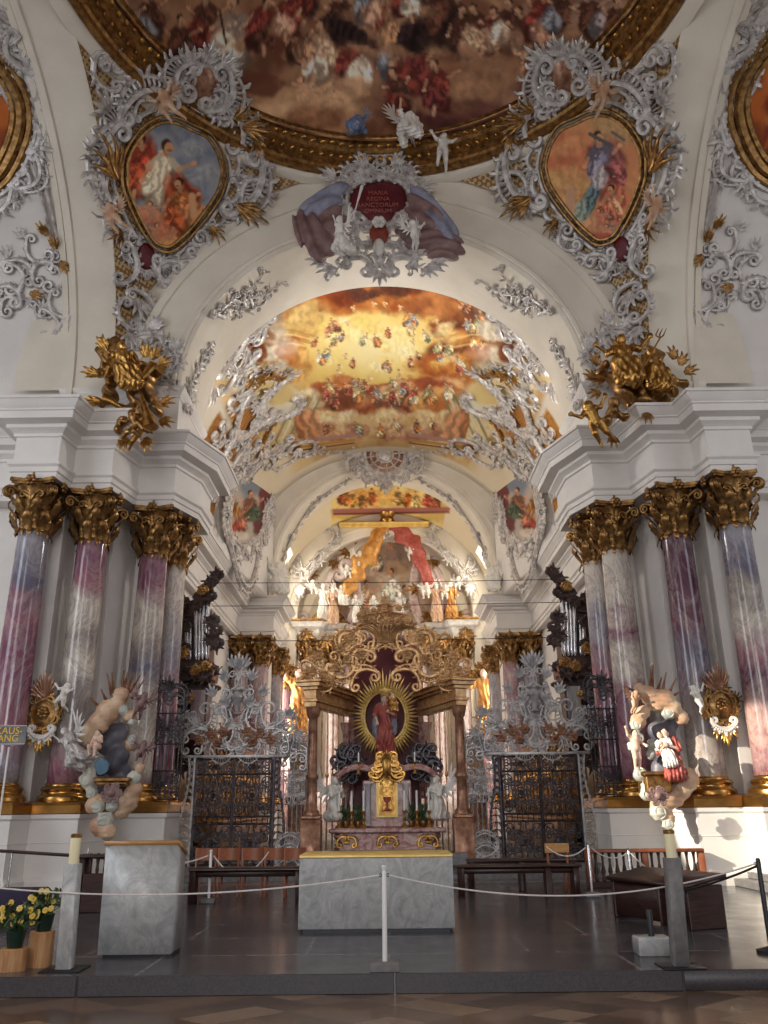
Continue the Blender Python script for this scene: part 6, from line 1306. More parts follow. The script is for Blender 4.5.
def gate(sx):
    lb = 'near the exit sign' if sx < 0 else 'on the sunlit side'; Y = 21.75; z0 = ZP + .30; xc = sx * 3.82; H = 2.52
    t = thing('wrought_iron_gate', 'double wrought iron gate with a tall scrolled crest, ' + lb, 'gate', (xc, Y, z0)); I = plane_map((0, 0, 0), (1, 0, 0), (0, 0, 1))
    for sd in (-1, 1):
        m = MB(); x0, x1 = (-.95, -.02) if sd < 0 else (.02, .95)
        for a, b in (((x0, .03), (x1, .03)), ((x0, H - .04), (x1, H - .04)), ((x0, .03), (x0, H - .04)), ((x1, .03), (x1, H - .04)), ((x0, .95), (x1, .95)), ((x0, 1.12), (x1, 1.12)), ((x0, 2.12), (x1, 2.12))): m.tube([(*a, 0), (*b, 0)], .028, 5)
        panel(m, x0, x1, .06, .94); panel(m, x0, x1, 2.13, 2.46, .012)
        for k in range(1, 6): x = x0 + (x1 - x0) * k / 6; m.tube([(x, 1.12, 0), (x, 2.12, 0)], .012, 5)
        panel(m, x0, x1, 1.14, 2.1, .02)
        for k in range(7): x = x0 + (x1 - x0) * (k + .5) / 7; m.tube([(x, .95, 0), (x, 1.12, 0)], .012, 4)
        m.mapped(I).build('gate_leaf', M['iron'], t)
        m = MB(); z = np.linspace(0, H + .02, 14); wv = .20 + .09 * np.sin(z / H * 2 * PI * 1.0 - .5)
        m.tube(np.c_[np.full(14, sd * 1.0), z, np.zeros(14)], .035, 6, up=(0, 0, 1)); m.tube(np.c_[sd * (1.0 + wv), z, np.zeros(14)], .026, 6, up=(0, 0, 1))
        for q in np.linspace(.1, H - .1, 15): u = .20 + .09 * math.sin(q / H * 2 * PI - .5); scroll(m, (sd * 1.02, q), (sd * (1.0 + u), q + .12), .4 * sd, .014, .03, .04, 0); m.ell((sd * (1.02 + u / 2), q, .02), .03, k=6, m=5)
        m.mapped(I).build('gate_post', M['iron_grey' if sd == sx else 'iron'], t)
    m = MB(); m.box((-1.3, -.05, H), (1.3, .05, H + .07), .01); m.build('lintel', M['iron_grey'], t)
    m = MB(); b = H + .07
    for sd in (-1, 1):
        a = lambda x, z: (sd * x, b + z)
        for p, q, bu, w, e0, e1, th, cb in ((a(.05, .08), a(.62, .18), -.35, .035, .08, .12, 5, .14), (a(1.35, .12), a(.75, .62), -.3, .045, .1, .2, 9, .22), (a(.85, .1), a(1.3, .55), .35, .04, .1, .15, 6, .18), (a(1.2, .85), a(.62, 1.1), .5, .045, .14, .2, 8, .24), (a(.62, .55), a(.3, 1.15), .3, .04, .14, .16, 6, .16), (a(.62, 1.15), a(.2, 1.55), .35, .035, .1, .12, 6, .12), (a(.3, .9), a(.1, 1.5), -.3, .03, .1, .1, 5, .1), (a(.28, 1.6), a(.08, 2.05), .35, .03, .08, .1, 5, .1), (a(1.1, .9), a(1.42, .62), .4, .04, .08, .14, 6, .15), (a(.5, .2), a(.1, .75), .3, .035, .1, .12, 5, .12), (a(.08, 2.0), a(.02, 2.3), .4, .025, .05, .05, 4, 0)):
            scroll(m, p, q, bu * sd, w * .8, e0, e1, th, w * 3.2, comb=cb)
        for k in range(8): an = PI / 2 + sd * (-.3 - k * .16); p = np.array(a(.86, .62)); m.tube([(*(p + .12 * np.array([math.cos(an), math.sin(an)])), .02), (*(p + .46 * np.array([math.cos(an), math.sin(an)])), .03)], .016, 4)
        for x, z, an in ((1.3, .9, .9), (.62, 1.45, 1.2), (.32, 1.85, 1.3), (1.48, .5, -.2), (.3, 1.2, 1.5), (.15, 2.2, 1.4)): spray(m, a(x, z), PI / 2 + sd * (an - PI / 2), .36, 5, 1.6, .22)
    spray(m, (0, b + 2.15), PI / 2, .45, 5, 1.2, .22); A = np.linspace(0, 2 * PI, 30, endpoint=False); frame(m, np.stack([.26 * np.cos(A), b + .42 + .26 * np.sin(A)], 1), .03, 8, 4, .08, .9)
    m.mapped(I).build('crest', M['iron_grey'], t)
    m = MB(); m.lathe([(.02, .95), (.14, 1.0), (.05, 1.06), (.07, 1.2), (.17, 1.42), (.11, 1.55), (.15, 1.6)], 14, (0, 0, b)); m.build('vase', M['iron_grey'], t)
    for sd in (-1, 1):
        for x, z in ((.45, .3), (.62, .5), (.3, .55), (.9, .35)): m = MB(); flower(m, (sd * x, b + z), .12, .05, 6); spray(m, (sd * x, b + z), 2 + z, .3, 4, 3, .22); m.mapped(I).build('gilt_flower', M['bronze'], t)
gate(-1); gate(1)
def grille(x0, x1, Y, z0, z1, mat, label, dens, top=True, sc=1.0):
    t = thing('iron_grille', label, 'grille', ((x0 + x1) / 2, Y, z0)); w = (x1 - x0) / 2; H = z1 - z0; I = plane_map((0, 0, 0), (1, 0, 0), (0, 0, 1))
    m = MB(); n = max(3, int(dens * (x1 - x0)))
    for i in range(n + 1): x = -w + 2 * w * i / n; m.tube([(x, 0, 0), (x, H, 0)], .014 * sc, 5)
    for z in (.03, H * .32, H * .62, H * .97): m.tube([(-w, z, 0), (w, z, 0)], .02 * sc, 5)
    m.mapped(I).build('bars', M[mat], t)
    for za, zb in ((.04, H * .32), (H * .62, H * .97)): m = MB(); panel(m, -w, w, za, zb, .014 * sc); m.mapped(I).build('scroll_panel', M[mat], t)
    if top:
        m = MB()
        for k in range(4): s = (-1) ** k; scroll(m, (s * w * .9, H + .1 * k), (0, H + .35 + .1 * k), .4 * -s, .03 * sc, .08, .12, 6, .12, comb=.1)
        spray(m, (0, H + .5), PI / 2, .4, 5, 1.6, .22); m.mapped(I).build('scroll_crest', M[mat], t)
zs = ZP + .30
for sx, lb in ((-1, 'near the exit sign'), (1, 'on the sunlit side')):
    f = lambda a, b: (min(sx * a, sx * b), max(sx * a, sx * b))
    grille(*f(4.98, 5.8), 21.0, 2.0, 4.1, 'iron', 'dark iron grille closing the gap between pier and gate, ' + lb, 11)
    grille(*f(2.02, 2.70), 21.9, zs, 2.75, 'iron_grey', 'silvery filigree grille between the gate and the shrine altar, ' + lb, 9)
    grille(*f(2.05, 2.65), 24.2, zs, 3.6, 'iron_gold', 'gilded filigree grille set back behind the shrine altar pillar, ' + lb, 10, False, .8)
    m = MB(); z = MB()
    for k in range(5): scroll(z, (-.32, .1 + .13 * k), (.3, .1 + .13 * k), .3 * (-1) ** k, .022, .06, .08, 5, .08, comb=.08)
    q = sx * 2.36; tag(z.mapped(plane_map((q, 21.5, ZP + .18), (1, 0, 0), (0, 0, 1))).build('iron_basket', M['iron_grey'], None), 'low bellied silver iron basket in front of the filigree grille, ' + lb, 'grille')

# ------------------------------------------------------------------ shrine altar with the crowned figure
A_ = thing('shrine_altar', 'red marble and bronze shrine altar with a gilded tabernacle in the middle of the screen', 'altar', (0, 0, 0))
YA = 22.0
def bar(name, lo, hi, mat, b=.02, par=A_): m = MB(); m.box(lo, hi, b); return m.build(name, M[mat], par)
pz = lambda y, Y=YA: atY(384, y, Y)[2]; pxx = lambda x, Y=YA, y=760: atY(x, y, Y)[0]
bar('altar_step', (-1.9, 21.0, zs), (1.9, 23.4, pz(852)), 'slate_block')
m = MB(); z1, z2 = pz(850), pz(833); prof = [(1.30, z1), (1.34, z1 + .05), (1.22, z1 + .10), (1.26, (z1 + z2) / 2), (1.34, z2 - .08), (1.30, z2)]
for (w, z) in [(0, 0)]: pass
G = []
for w, z in prof: G.append([(-w, 22.9, z), (-w, YA + .12, z), (-w + .14, YA - .02, z), (w - .14, YA - .02, z), (w, YA + .12, z), (w, 22.9, z)])
m.grid(np.array(G, float)); m.build('antependium', M['rose'], A_)
bar('mensa', (-1.44, YA - .12, z2), (1.44, 23.0, z2 + .12), 'rose', .03)
for x in (-1.0, 0, 1.0):
    m = MB(); scroll(m, (x - .24, -.02), (x, .16), .3, .03, .06, .08, 5, .1); scroll(m, (x + .24, -.02), (x, .16), -.3, .03, .06, .08, 5, .1); spray(m, (x, .0), PI / 2, .2, 5, 2.2, .25)
    m.mapped(plane_map((0, YA - .05, (z1 + z2) / 2 - .05), (1, 0, 0), (0, 0, 1))).build('gilt_ornament', M['gold'], A_)
zt = z2 + .12; ztop = pz(776, 22.4)
m = MB(); m.box((-.95, 22.35, zt), (.95, 23.2, zt + .42), .03); m.box((-.62, 22.3, zt), (.62, 23.2, ztop - .1), .03); m.build('reredos', M['rose'], A_)
for sd in (-1, 1):
    m = MB(); m.lathe([(.1, 0), (.1, .05), (.075, .08), (.07, .9), (.1, .95), (.11, 1.0)], 14, (sd * .48, 22.22, zt + .05)); m.build('colonnette', M['pillar_b'], A_)
    m = MB(); P = np.concatenate([arc((sd * 1.35, ztop - .12), (sd * .45, ztop + .18), -.18 * sd, 12), arc((sd * .45, ztop + .18), (sd * .12, ztop + .5), .15 * sd, 8)]); m.tube(np.c_[P[:, 0], np.full(len(P), 22.25), P[:, 1]], .075, 8); m.tube(np.c_[P[:, 0], np.full(len(P), 22.16), P[:, 1] - .05], .035, 6); m.build('curved_cornice', M['rose'], A_)
    bar('side_pedestal', (min(sd * 1.62, sd * 2.12), 21.45, zs), (max(sd * 1.62, sd * 2.12), 22.2, pz(818, 21.6)), 'bronze', .03)
    m = MB(); xx = sd * 1.86; zb, zc = pz(818, 21.6), pz(706, 21.6); m.box((xx - .25, 21.42, zb - .02), (xx + .25, 21.95, zb + .08), .03); m.lathe([(.20, zb + .08), (.20, zb + .16), (.14, zb + .22), (.125, zb + .9), (.16, zb + .94), (.16, zb + 1.0), (.12, zb + 1.05), (.11, zc - .3), (.15, zc - .24), (.18, zc - .08), (.2, zc)], 14, (xx, 21.7, 0)); m.build('pillar', M['bronze'], A_)
    xi = sd * 1.12; m = MB(); m.lathe([(.16, zt), (.13, zt + .2), (.105, zt + .6), (.10, zc - .5), (.15, zc - .3), (.17, zc - .2)], 12, (xi, 23.9, 0)); m.build('rear_pillar', M['rose'], A_)
    # entablature running back from the front pillar to the rear one, stepped in gilt fillets
    m = MB(); d = np.array([xi - xx, 23.9 - 21.7]); d = d / np.linalg.norm(d); n_ = np.array([-d[1], d[0]]) * sd
    for k, (za, zb_, o) in enumerate(((0, .12, .16), (.12, .2, .20), (.2, .42, .15), (.42, .5, .22), (.5, .6, .30), (.6, .66, .36))):
        p0 = np.array([xx, 21.7]) - d * (o + .05); p1 = np.array([xi, 23.9]) + d * (o + .05); C4 = [p0 + n_ * o, p1 + n_ * o, p1 - n_ * o, p0 - n_ * o]; m.prism(ccw(np.array(C4)), zc + za, zc + zb_ - .015)
    m.build('entablature', M['iron_gold'], A_)
    for k in range(6): u = (k + .5) / 6; q = np.array([xx, 21.7]) * (1 - u) + np.array([xi, 23.9]) * u; m = MB(); m.tube([(q[0], q[1], zs), (q[0], q[1], zc)], .022, 6); m.ell((q[0], q[1], 2.6), (.05, .05, .08)); m.ell((q[0], q[1], 1.6), (.04, .04, .07)); m.build('grille_bar', M['iron_gold'], A_)
    m = MB()
    for a, b, bu, w in (((sd * 1.95, .75), (sd * 1.35, 1.0), .4 * sd, .05), ((sd * 1.5, 1.0), (sd * .75, 1.25), .35 * sd, .06), ((sd * .85, 1.1), (sd * .35, 1.5), -.45 * sd, .06), ((sd * 1.15, 1.5), (sd * .72, 1.95), -.5 * sd, .065), ((sd * .9, .62), (sd * .25, 1.0), -.3 * sd, .05), ((sd * .72, 1.9), (sd * .3, 2.2), -.3 * sd, .05), ((sd * 1.9, .9), (sd * 2.05, 1.3), .3 * sd, .04), ((sd * 1.75, 1.1), (sd * 1.2, 1.35), .3 * sd, .04), ((sd * .4, 1.5), (sd * .65, 2.2), .3 * sd, .045), ((sd * .3, 1.6), (sd * .1, 2.4), .3 * sd, .04)): scroll(m, a, b, bu, w, .12, .15, 6, .14, comb=.14)
    for x, z in ((1.9, 1.0), (1.6, .85), (1.3, 1.1), (1.0, 1.3), (1.75, 1.4), (.6, 1.4), (1.2, 1.6), (.9, 1.9), (2.0, .8), (.5, 2.3), (1.45, .7)): flower(m, (sd * x, z), .12, .06, 6); spray(m, (sd * x, z), x * 5, .34, 5, 3, .24)
    m.mapped(plane_map((0, 21.75, zc - .1), (1, 0, 0), (0, 0, 1))).build('scroll_gable', M['iron_gold'], A_)
m = MB(); zc = pz(706, 21.6)
for i in range(14):
    a = -1.3 + 2.6 * i / 13; P = arc((math.sin(a) * .18, 1.75), (math.sin(a) * .72, 2.2 + .1 * math.cos(a * 2)), .2 * (1 if a > 0 else -1), 8); P2 = arc(P[-1], (math.sin(a) * .2, 2.72), .28 * (1 if a > 0 else -1), 8); Q = np.concatenate([P, P2]); m.tube(np.c_[Q, .3 * np.cos(a) * np.sin(np.linspace(.2, PI, len(Q)))], .028, 5)
A = np.linspace(0, 2 * PI, 30)
for r, z in ((.2, 1.76), (.72, 2.22), (.5, 2.5), (.22, 2.74)): m.tube(np.c_[r * np.cos(A), np.full(30, z), .4 * r * np.sin(A)], .035, 5)
for i in range(12): flower(m, (.66 * math.cos(i * .53), 2.2 + .45 * math.sin(i * 1.7) ** 2), .10, .28, 6); 
spray(m, (0, 2.75), PI / 2, .35, 5, 1.2, .24); m.mapped(plane_map((0, 21.75, zc - .1), (1, 0, 0), (0, 0, 1))).build('filigree_crown', M['iron_gold'], A_)
# tabernacle
m = MB(); q = np.array([(math.cos(a) * .27, .52 + math.sin(a) * .27) for a in np.linspace(0, PI, 15)] + [(-.27, -.36), (.27, -.36)]); m.prism(ccw(q), 0, .10); zt2 = pz(802, 22.2)
TF = m.mapped(plane_map((0, 22.25, zt2), (1, 0, 0), (0, 0, 1))).build('tabernacle_frame', M['gold_bright'], A_)
m = MB(); m.prism(ccw(q * np.array([.78, .86])), 0, .03)
for k in range(4): scroll(m, (-.14, -.2 + .2 * k), (0, -.08 + .2 * k), .4, .022, .04, .05, 3, .05, h=.03); scroll(m, (.14, -.2 + .2 * k), (0, -.08 + .2 * k), -.4, .022, .04, .05, 3, .05, h=.03)
TD = m.mapped(plane_map((0, 22.15, zt2), (1, 0, 0), (0, 0, 1))).build('tabernacle_door', M['gold'], TF)
m = MB(); m.lathe([(.01, -.22), (.09, -.2), (.03, -.12), (.03, -.02), (.09, .04), (.10, .12)], 12, (0, 22.06, zt2)); m.build('chalice_relief', M['robe_red'], TD)
m = MB()
for s_ in (-1, 1):
    for k in range(4): scroll(m, (s_ * (.42 - .08 * k), .62 + .12 * k), (s_ * (.1), .8 + .12 * k), .35 * s_, .04, .06, .1, 5, .1, comb=.1)
spray(m, (0, .9), PI / 2, .4, 5, 1.6, .24); m.ell((0, .85, 0), (.14, .3, .12)); m.mapped(plane_map((0, 22.1, zt2), (1, 0, 0), (0, 0, 1))).build('gilt_finial', M['gold'], A_)
m = MB(); zc2 = pz(760, 23.6); q = np.array([(math.cos(a) * .95, 2.6 + math.sin(a) * .95) for a in np.linspace(0, PI, 20)] + [(-.95, -2), (.95, -2)]); m.prism(ccw(q), 0, .1); m.mapped(plane_map((0, 24.3, zc2), (1, 0, 0), (0, 0, 1))).build('niche_back', M['dark_red'], A_)
m = MB()
for s_ in (-1, 1): P = np.array([(s_ * .98, -1), (s_ * .98, 2.6)]); m.tube(np.c_[P, [0, 0]], .08, 8, up=(0, 0, 1))
P = np.array([(math.cos(a) * .98, 2.6 + math.sin(a) * .98) for a in np.linspace(0, PI, 24)]); m.tube(np.c_[P, np.zeros(24)], .09, 8, up=(0, 0, 1)); m.mapped(plane_map((0, 24.1, zc2), (1, 0, 0), (0, 0, 1))).build('niche_arch', M['rose'], A_)
# the figure of the crowned woman with child, and the sunburst
Ys = 22.9; zf = pz(757, Ys)
st = statue('crowned_madonna_statue', 'standing crowned woman in a red robe holding a child, before the gold sunburst', 'statue', (pxx(385, Ys, 720), Ys, zf), 1.62, 'stand', 0, .0, (0, 0), 'skin', 'robe_red', 'hair')
m = sculpt([('c', (-.13, .03, .80), (-.17, .02, .38), .05, .055), ('c', (.13, .03, .80), (.15, .02, .40), .05, .055), ('c', (-.1, .05, .82), (.1, .05, .82), .05, .05), ('e', (0, .03, .94), (.075, .07, .09)), ('c', (-.16, -.03, .42), (-.13, -.02, .2), .045, .02)], 44, .03, FOLD(60, .008)); m.build('blue_mantle', M['drape_blue'], st, 180)
m = MB(); m.lathe([(.06, .985), (.075, 1.0), (.085, 1.06), (.05, 1.09), (.012, 1.11), (.012, 1.14)], 12); 
for i in range(8): a = i * PI / 4; m.ell((math.cos(a) * .08, math.sin(a) * .08, 1.06), (.018, .018, .03), k=6, m=5)
m.build('crown', M['gold_bright'], st)
statue('christ_child', 'small child held on the arm of the crowned woman', 'statue', (pxx(392, Ys, 710), Ys - .27, zf + 1.0), .62, 'sit', 1, .3, (0, 0), 'skin', 'gold', 'hair', None, True)
m = MB(); rg = random.Random(2); c0 = np.array([0, pz(717, 23.3) - 0.0]); B = 62
sb = thing('golden_sunburst', 'oval golden sunburst of pointed rays behind the crowned statue', 'sunburst', (pxx(385, 23.2, 718), 23.25, c0[1]))
for i in range(B):
    a = 2 * PI * i / B; d = np.array([math.cos(a) * .98, math.sin(a) * 1.18]); L0 = .58; L1 = 1.08 if i % 2 == 0 else .92; L1 *= rg.uniform(.95, 1.06); p = np.array([-math.sin(a), math.cos(a)]) * .05
    m = MB(); V = [(*(d * L0 - p), 0), (*(d * L0 + p), 0), (*(d * L1), .03), (*(d * L0), .05), (*(d * L0), -.03)]; m.add(V, [(0, 2, 3), (3, 2, 1), (1, 2, 4), (4, 2, 0), (0, 3, 4), (3, 1, 4)]); m.mapped(plane_map((0, 0, 0), (1, 0, 0), (0, 0, 1))).build('ray', M['gold_bright'], sb, 0)
m = MB(); A = np.linspace(0, 2 * PI, 60)
for r in (.58, .64): m.tube(np.c_[r * .98 * np.cos(A), r * 1.18 * np.sin(A), np.zeros(60)], .03, 6, up=(0, 0, 1))
m.mapped(plane_map((0, 0, 0), (1, 0, 0), (0, 0, 1))).build('inner_ring', M['gold_bright'], sb)
m = MB(); m.lathe([(.34, 0), (.36, .05), (.2, .12), (.26, .22)], 16); t = tag(m.build('statue_base', M['gold'], None), 'small gilded base carrying the crowned statue', 'pedestal'); t.location = (pxx(385, Ys, 720), Ys, zf - .23)
# candlesticks, vases, kneeling angels on the altar
for k, x in enumerate((339, 351.5, 363.5, 404.5, 417, 429)):
    c = thing('altar_candlestick', 'gilded candlestick with a white candle on the shrine altar, %s from the exit sign side' % ['first', 'second', 'third', 'fourth', 'fifth', 'sixth'][k], 'candlestick', (pxx(x, 22.0, 815), 22.02, zt), 0, 'candlesticks on the shrine altar')
    m = MB(); m.lathe([(.09, 0), (.10, .03), (.04, .08), (.025, .14), (.05, .2), (.02, .26), (.03, .34), (.07, .38), (.05, .4)], 12); m.build('stick', M['gold'], c)
    m = MB(); m.lathe([(.026, .40), (.026, .86), (.004, .88)], 8); cd_ = m.build('candle', M['wax_white'], c)
    m = MB(); m.tube([(0, 0, .88), (0, .004, .92)], .004, 4); m.build('wick', M['black'], cd_)
for k, x in enumerate((345.5, 357.5, 411, 423)):
    c = thing('altar_plant', 'dark green bush between the altar candles, %s from the exit sign side' % ['first', 'second', 'third', 'fourth'][k], 'plant', (pxx(x, 22.1, 815), 22.22, zt))
    m = MB(); m.lathe([(.05, 0), (.09, .04), (.11, .14), (.10, .16)], 12); m.build('pot', M['gold_dark'], c); rg = random.Random(k); m = MB()
    for i in range(60): a = rg.uniform(0, 6.3); r = rg.uniform(0, .11); z = MB(); leaf(z, (0, 0), rg.uniform(.6, 2.5), .16, .03, .3, 2); m.join(z, plane_map((r * math.cos(a), r * math.sin(a), .13 + rg.uniform(0, .34)), (-math.sin(a), math.cos(a), 0), (0, 0, 1)))
    m.build('foliage', M['leaf'], c)
for sd, lb in ((-1, 'exit sign side'), (1, 'sunlit side')):
    statue('kneeling_angel', 'white kneeling angel adoring the tabernacle, ' + lb, 'angel', (pxx(334 if sd < 0 else 437, 22.2, 800), 22.2, zt - .12), 1.35, 'kneel', 3, -sd * .9, (0, 0), wings='stucco_white')
    m = MB(); z = MB()
    for k in range(6): scroll(z, (math.cos(k) * .15, math.sin(k) * .2), (math.cos(k + 1.2) * .42, math.sin(k + 1.2) * .48), .4, .045, .1, .12, 5, .14, comb=.12)
    z.ell((0, 0, -.1), (.4, .48, .1)); tag(z.mapped(plane_map((sd * 1.0, 22.9, ztop + .35), (1, 0, 0), (0, 0, 1))).build('reliquary', M['iron'], None), 'dark silver rocaille reliquary beside the sunburst foot, ' + lb, 'reliquary')
    c = thing('gilt_candlestick', 'short gilded candlestick on the curved cornice, ' + lb, 'candlestick', (sd * .72, 22.2, ztop + .04)); m = MB(); m.lathe([(.08, 0), (.03, .08), (.05, .16), (.02, .24), (.06, .3)], 10); m.build('stick', M['gold'], c); m = MB(); m.lathe([(.02, .3), (.02, .52), (.003, .54)], 8); m.build('candle', M['wax_white'], c)

# ------------------------------------------------------------------ high altar
H_ = thing('high_altar', 'towering pale and rose marble high altar with gilded cornice under the end arch', 'altar', (0, 0, 0)); YH = 48.0
hz = lambda y, Y=YH: atY(384, y, Y)[2]; hx = lambda x, Y=YH, y=640: atY(x, y, Y)[0]
zc0, zc1 = hz(634), hz(622)
def hb(name, lo, hi, mat, b=.06): m = MB(); m.box(lo, hi, b); return m.build(name, M[mat], H_)
hb('base', (-4.9, 47.9, .4), (4.9, 50, 3.0), 'rose_pale'); hb('back_wall', (-4.2, 49.2, 3.0), (4.2, 50, zc1), 'cream')
PR = [(0, zc0 - .35), (0, zc0 - .1), (.1, zc0), (.1, zc0 + .25), (.35, zc0 + .35), (.45, zc1 - .1), (.5, zc1), (-1, zc1 + .05)]
for sd in (-1, 1):
    pts = [(5.0, 50), (5.0, 47.6), (3.9, 47.6), (3.6, 48.3), (2.6, 48.3), (2.3, 49.0), (1.6, 49.1)]; m = MB(); sweep_plan(m, pts, PR); m = m if sd > 0 else m.mirror(); m.build('cornice', M['stucco_white'], H_)
    m = MB(); sweep_plan(m, pts, [(.50, zc1 - .08), (.56, zc1 - .02), (.5, zc1 + .06)]); m = m if sd > 0 else m.mirror(); m.build('gilt_fillet', M['gold'], H_)
    for x, y in ((4.5, 47.9), (3.1, 48.7), (2.1, 49.0)):
        m = MB(); m.lathe([(.5, 3.0), (.5, 3.2), (.38, 3.4), (.36, 3.6), (.32, zc0 - 1.7), (.36, zc0 - 1.6)], 18, (sd * x, y, 0)); m.build('column', M['rose_pale'], H_)
        o = bpy.data.objects.new('capital', CAPM); C.objects.link(o); o.parent = H_; o.location = (sd * x, y, zc0 - 1.6)
    # attic: scroll pilasters and volutes
    m = MB()
    for a, b, bu, w, e in (((4.6, 0), (4.3, 2.6), .35, .22, .45), ((3.3, 0), (3.1, 3.2), -.12, .30, .4), ((2.2, 0), (2.0, 3.6), .10, .30, .4), ((4.3, 2.5), (4.9, 3.4), .4, .16, .3)): scroll(m, (sd * a[0], a[1]), (sd * b[0], b[1]), bu * sd, w, e, e, 0)
    m.mapped(plane_map((0, 48.6, zc1), (1, 0, 0), (0, 0, 1))).build('scroll_pilaster', M['rose_pale'], H_)
    hb('attic_pier', (min(sd * 2.0, sd * 3.2), 49.0, zc1), (max(sd * 2.0, sd * 3.2), 49.6, zc1 + 3.6), 'cloud_pink')
    P = np.concatenate([arc((sd * 3.1, zc1 + 3.7), (sd * .3, zc1 + 6.2), -.28 * sd, 14)]); m = MB(); m.tube(np.c_[P[:, 0], np.full(14, 48.9), P[:, 1]], .30, 8); m.build('gable_scroll', M['rose_pale'], H_)
    m = MB()
    for x, z in ((4.5, 3.0), (3.0, 3.8), (2.2, 4.4), (3.7, .8), (2.6, .5), (1.9, 2.0), (4.2, .4), (1.6, 5.2)):
        z_ = MB(); spray(z_, (0, 0), 1.5 + x, .7, 5, 2.4, .24); m.join(z_, plane_map((sd * x, 48.2, zc1 + z), (1, 0, 0), (0, 0, 1)))
    for x, z in ((4.6, -.2), (3.4, -.5), (2.6, -.3), (4.8, -2.6), (3.2, -2.4), (4.0, -1.2), (2.0, -1.0), (1.4, -.4)):
        z_ = MB(); spray(z_, (0, 0), 1.5 + x, .7, 5, 3.0, .26); scroll(z_, (-.3, 0), (.3, .2), .4, .07, .15, .15, 4, .2); m.join(z_, plane_map((sd * x, 47.5, zc0 + z), (1, 0, 0), (0, 0, 1)))
    m.build('gilt_foliage', M['gold_dark'], H_)
# attic painting and main dark altarpiece
V0 = [(x, z) for x in np.linspace(-2.05, 2.05, 70) for z in np.linspace(0, 5.6, 90)]; G = np.array(V0); zlim = 3.4 + 2.2 * np.sqrt(np.clip(1 - (G[:, 0] / 2.1) ** 2, 0, 1)); G[:, 1] = G[:, 1] / 5.6 * zlim
V = np.c_[G[:, 0], np.full(len(G), 48.95), zc1 + G[:, 1]]; X, Y = project(V); p = Paint(X, Y, (196, 178, 156)); p.mix(sstep(.4, .6, fbm(X, Y, 12, 2)), (170, 146, 128)); p.clouds(384, 560, 20, 10, 12, [(206, 190, 166), (150, 128, 116), (180, 150, 120)], 7, 2); p.clouds(400, 590, 16, 14, 10, [(150, 150, 140), (190, 176, 150)], 7, 3)
p.fig(392, 585, 34, (170, 172, 160), (196, 190, 176), seed=1); p.fig(404, 600, 30, (150, 150, 148), (196, 180, 160), seed=2); p.fig(366, 595, 30, (186, 140, 110), (206, 180, 150), seed=3); p.fig(378, 560, 22, (206, 186, 160), None, seed=4); p.putto(390, 548, 12, 2); p.putto(372, 550, 12, 3)
m = MB(); m.grid(V.reshape(70, 90, 3)); m.build('attic_painting', M['paint'], H_, 180, p.out())
V0 = np.array([(x, z) for x in np.linspace(-1.7, 1.7, 50) for z in np.linspace(0, 1, 80)]); zlim = 5.0 + 1.6 * np.sqrt(np.clip(1 - (V0[:, 0] / 1.72) ** 2, 0, 1)); V = np.c_[V0[:, 0], np.full(len(V0), 49.1), 3.4 + V0[:, 1] * (zlim)]; X, Y = project(V); p = Paint(X, Y, (70, 30, 30)); p.mix(sstep(.4, .6, fbm(X, Y, 16, 2)), (110, 60, 46)); p.fig(384, 680, 40, (120, 60, 46), (90, 80, 96), seed=4); p.clouds(384, 650, 16, 12, 8, [(150, 110, 76), (90, 50, 44)], 7, 3)
m = MB(); m.grid(V.reshape(50, 80, 3)); m.build('altarpiece', M['paint'], H_, 180, p.out())
m = MB(); P = np.array([(math.cos(a) * 1.85, 8.4 + 1.7 * math.sin(a)) for a in np.linspace(0, PI, 24)]); P = np.r_[[(1.85, 3.2)], P, [(-1.85, 3.2)]]; m.tube(np.c_[P[:, 0], np.full(26, 48.95), P[:, 1]], .16, 8); m.build('altarpiece_frame', M['gold_dark'], H_)
def hang(pts, w, mat, nm, lab):
    q = [atY(x, y, 47.6) for x, y in pts]; pr = []
    for i in range(len(q) - 1):
        for j in range(9): tt = j / 9; rr_ = w[i] * (1 - tt) + w[i + 1] * tt; pr.append(('e', q[i] * (1 - tt) + q[i + 1] * tt, (rr_, rr_ * .5, rr_)))
    tag(sculpt(pr, 60, .2, FOLD(5, .05)).build(nm, M[mat], None, 180), lab, 'drapery')
hang([(387, 522), (378, 536), (368, 556), (360, 564), (354, 580), (346, 598)], [.22, .36, .38, .26, .22, .2], 'drape_gold', 'altar_drapery', 'long orange-gold drapery hanging from the top of the high altar')
hang([(387, 522), (400, 532), (412, 542), (420, 556), (424, 570), (432, 590)], [.2, .26, .28, .26, .2, .16], 'robe_red', 'altar_drapery', 'red drapery swung from the top of the high altar')
m = MB(); q = atY(387, 519, 47.4); m.lathe([(.3, -.3), (.42, -.1), (.36, .1), (.5, .35), (.2, .5), (.05, .7)], 14, q); m.build('crown', M['gold'], H_)
k = 0
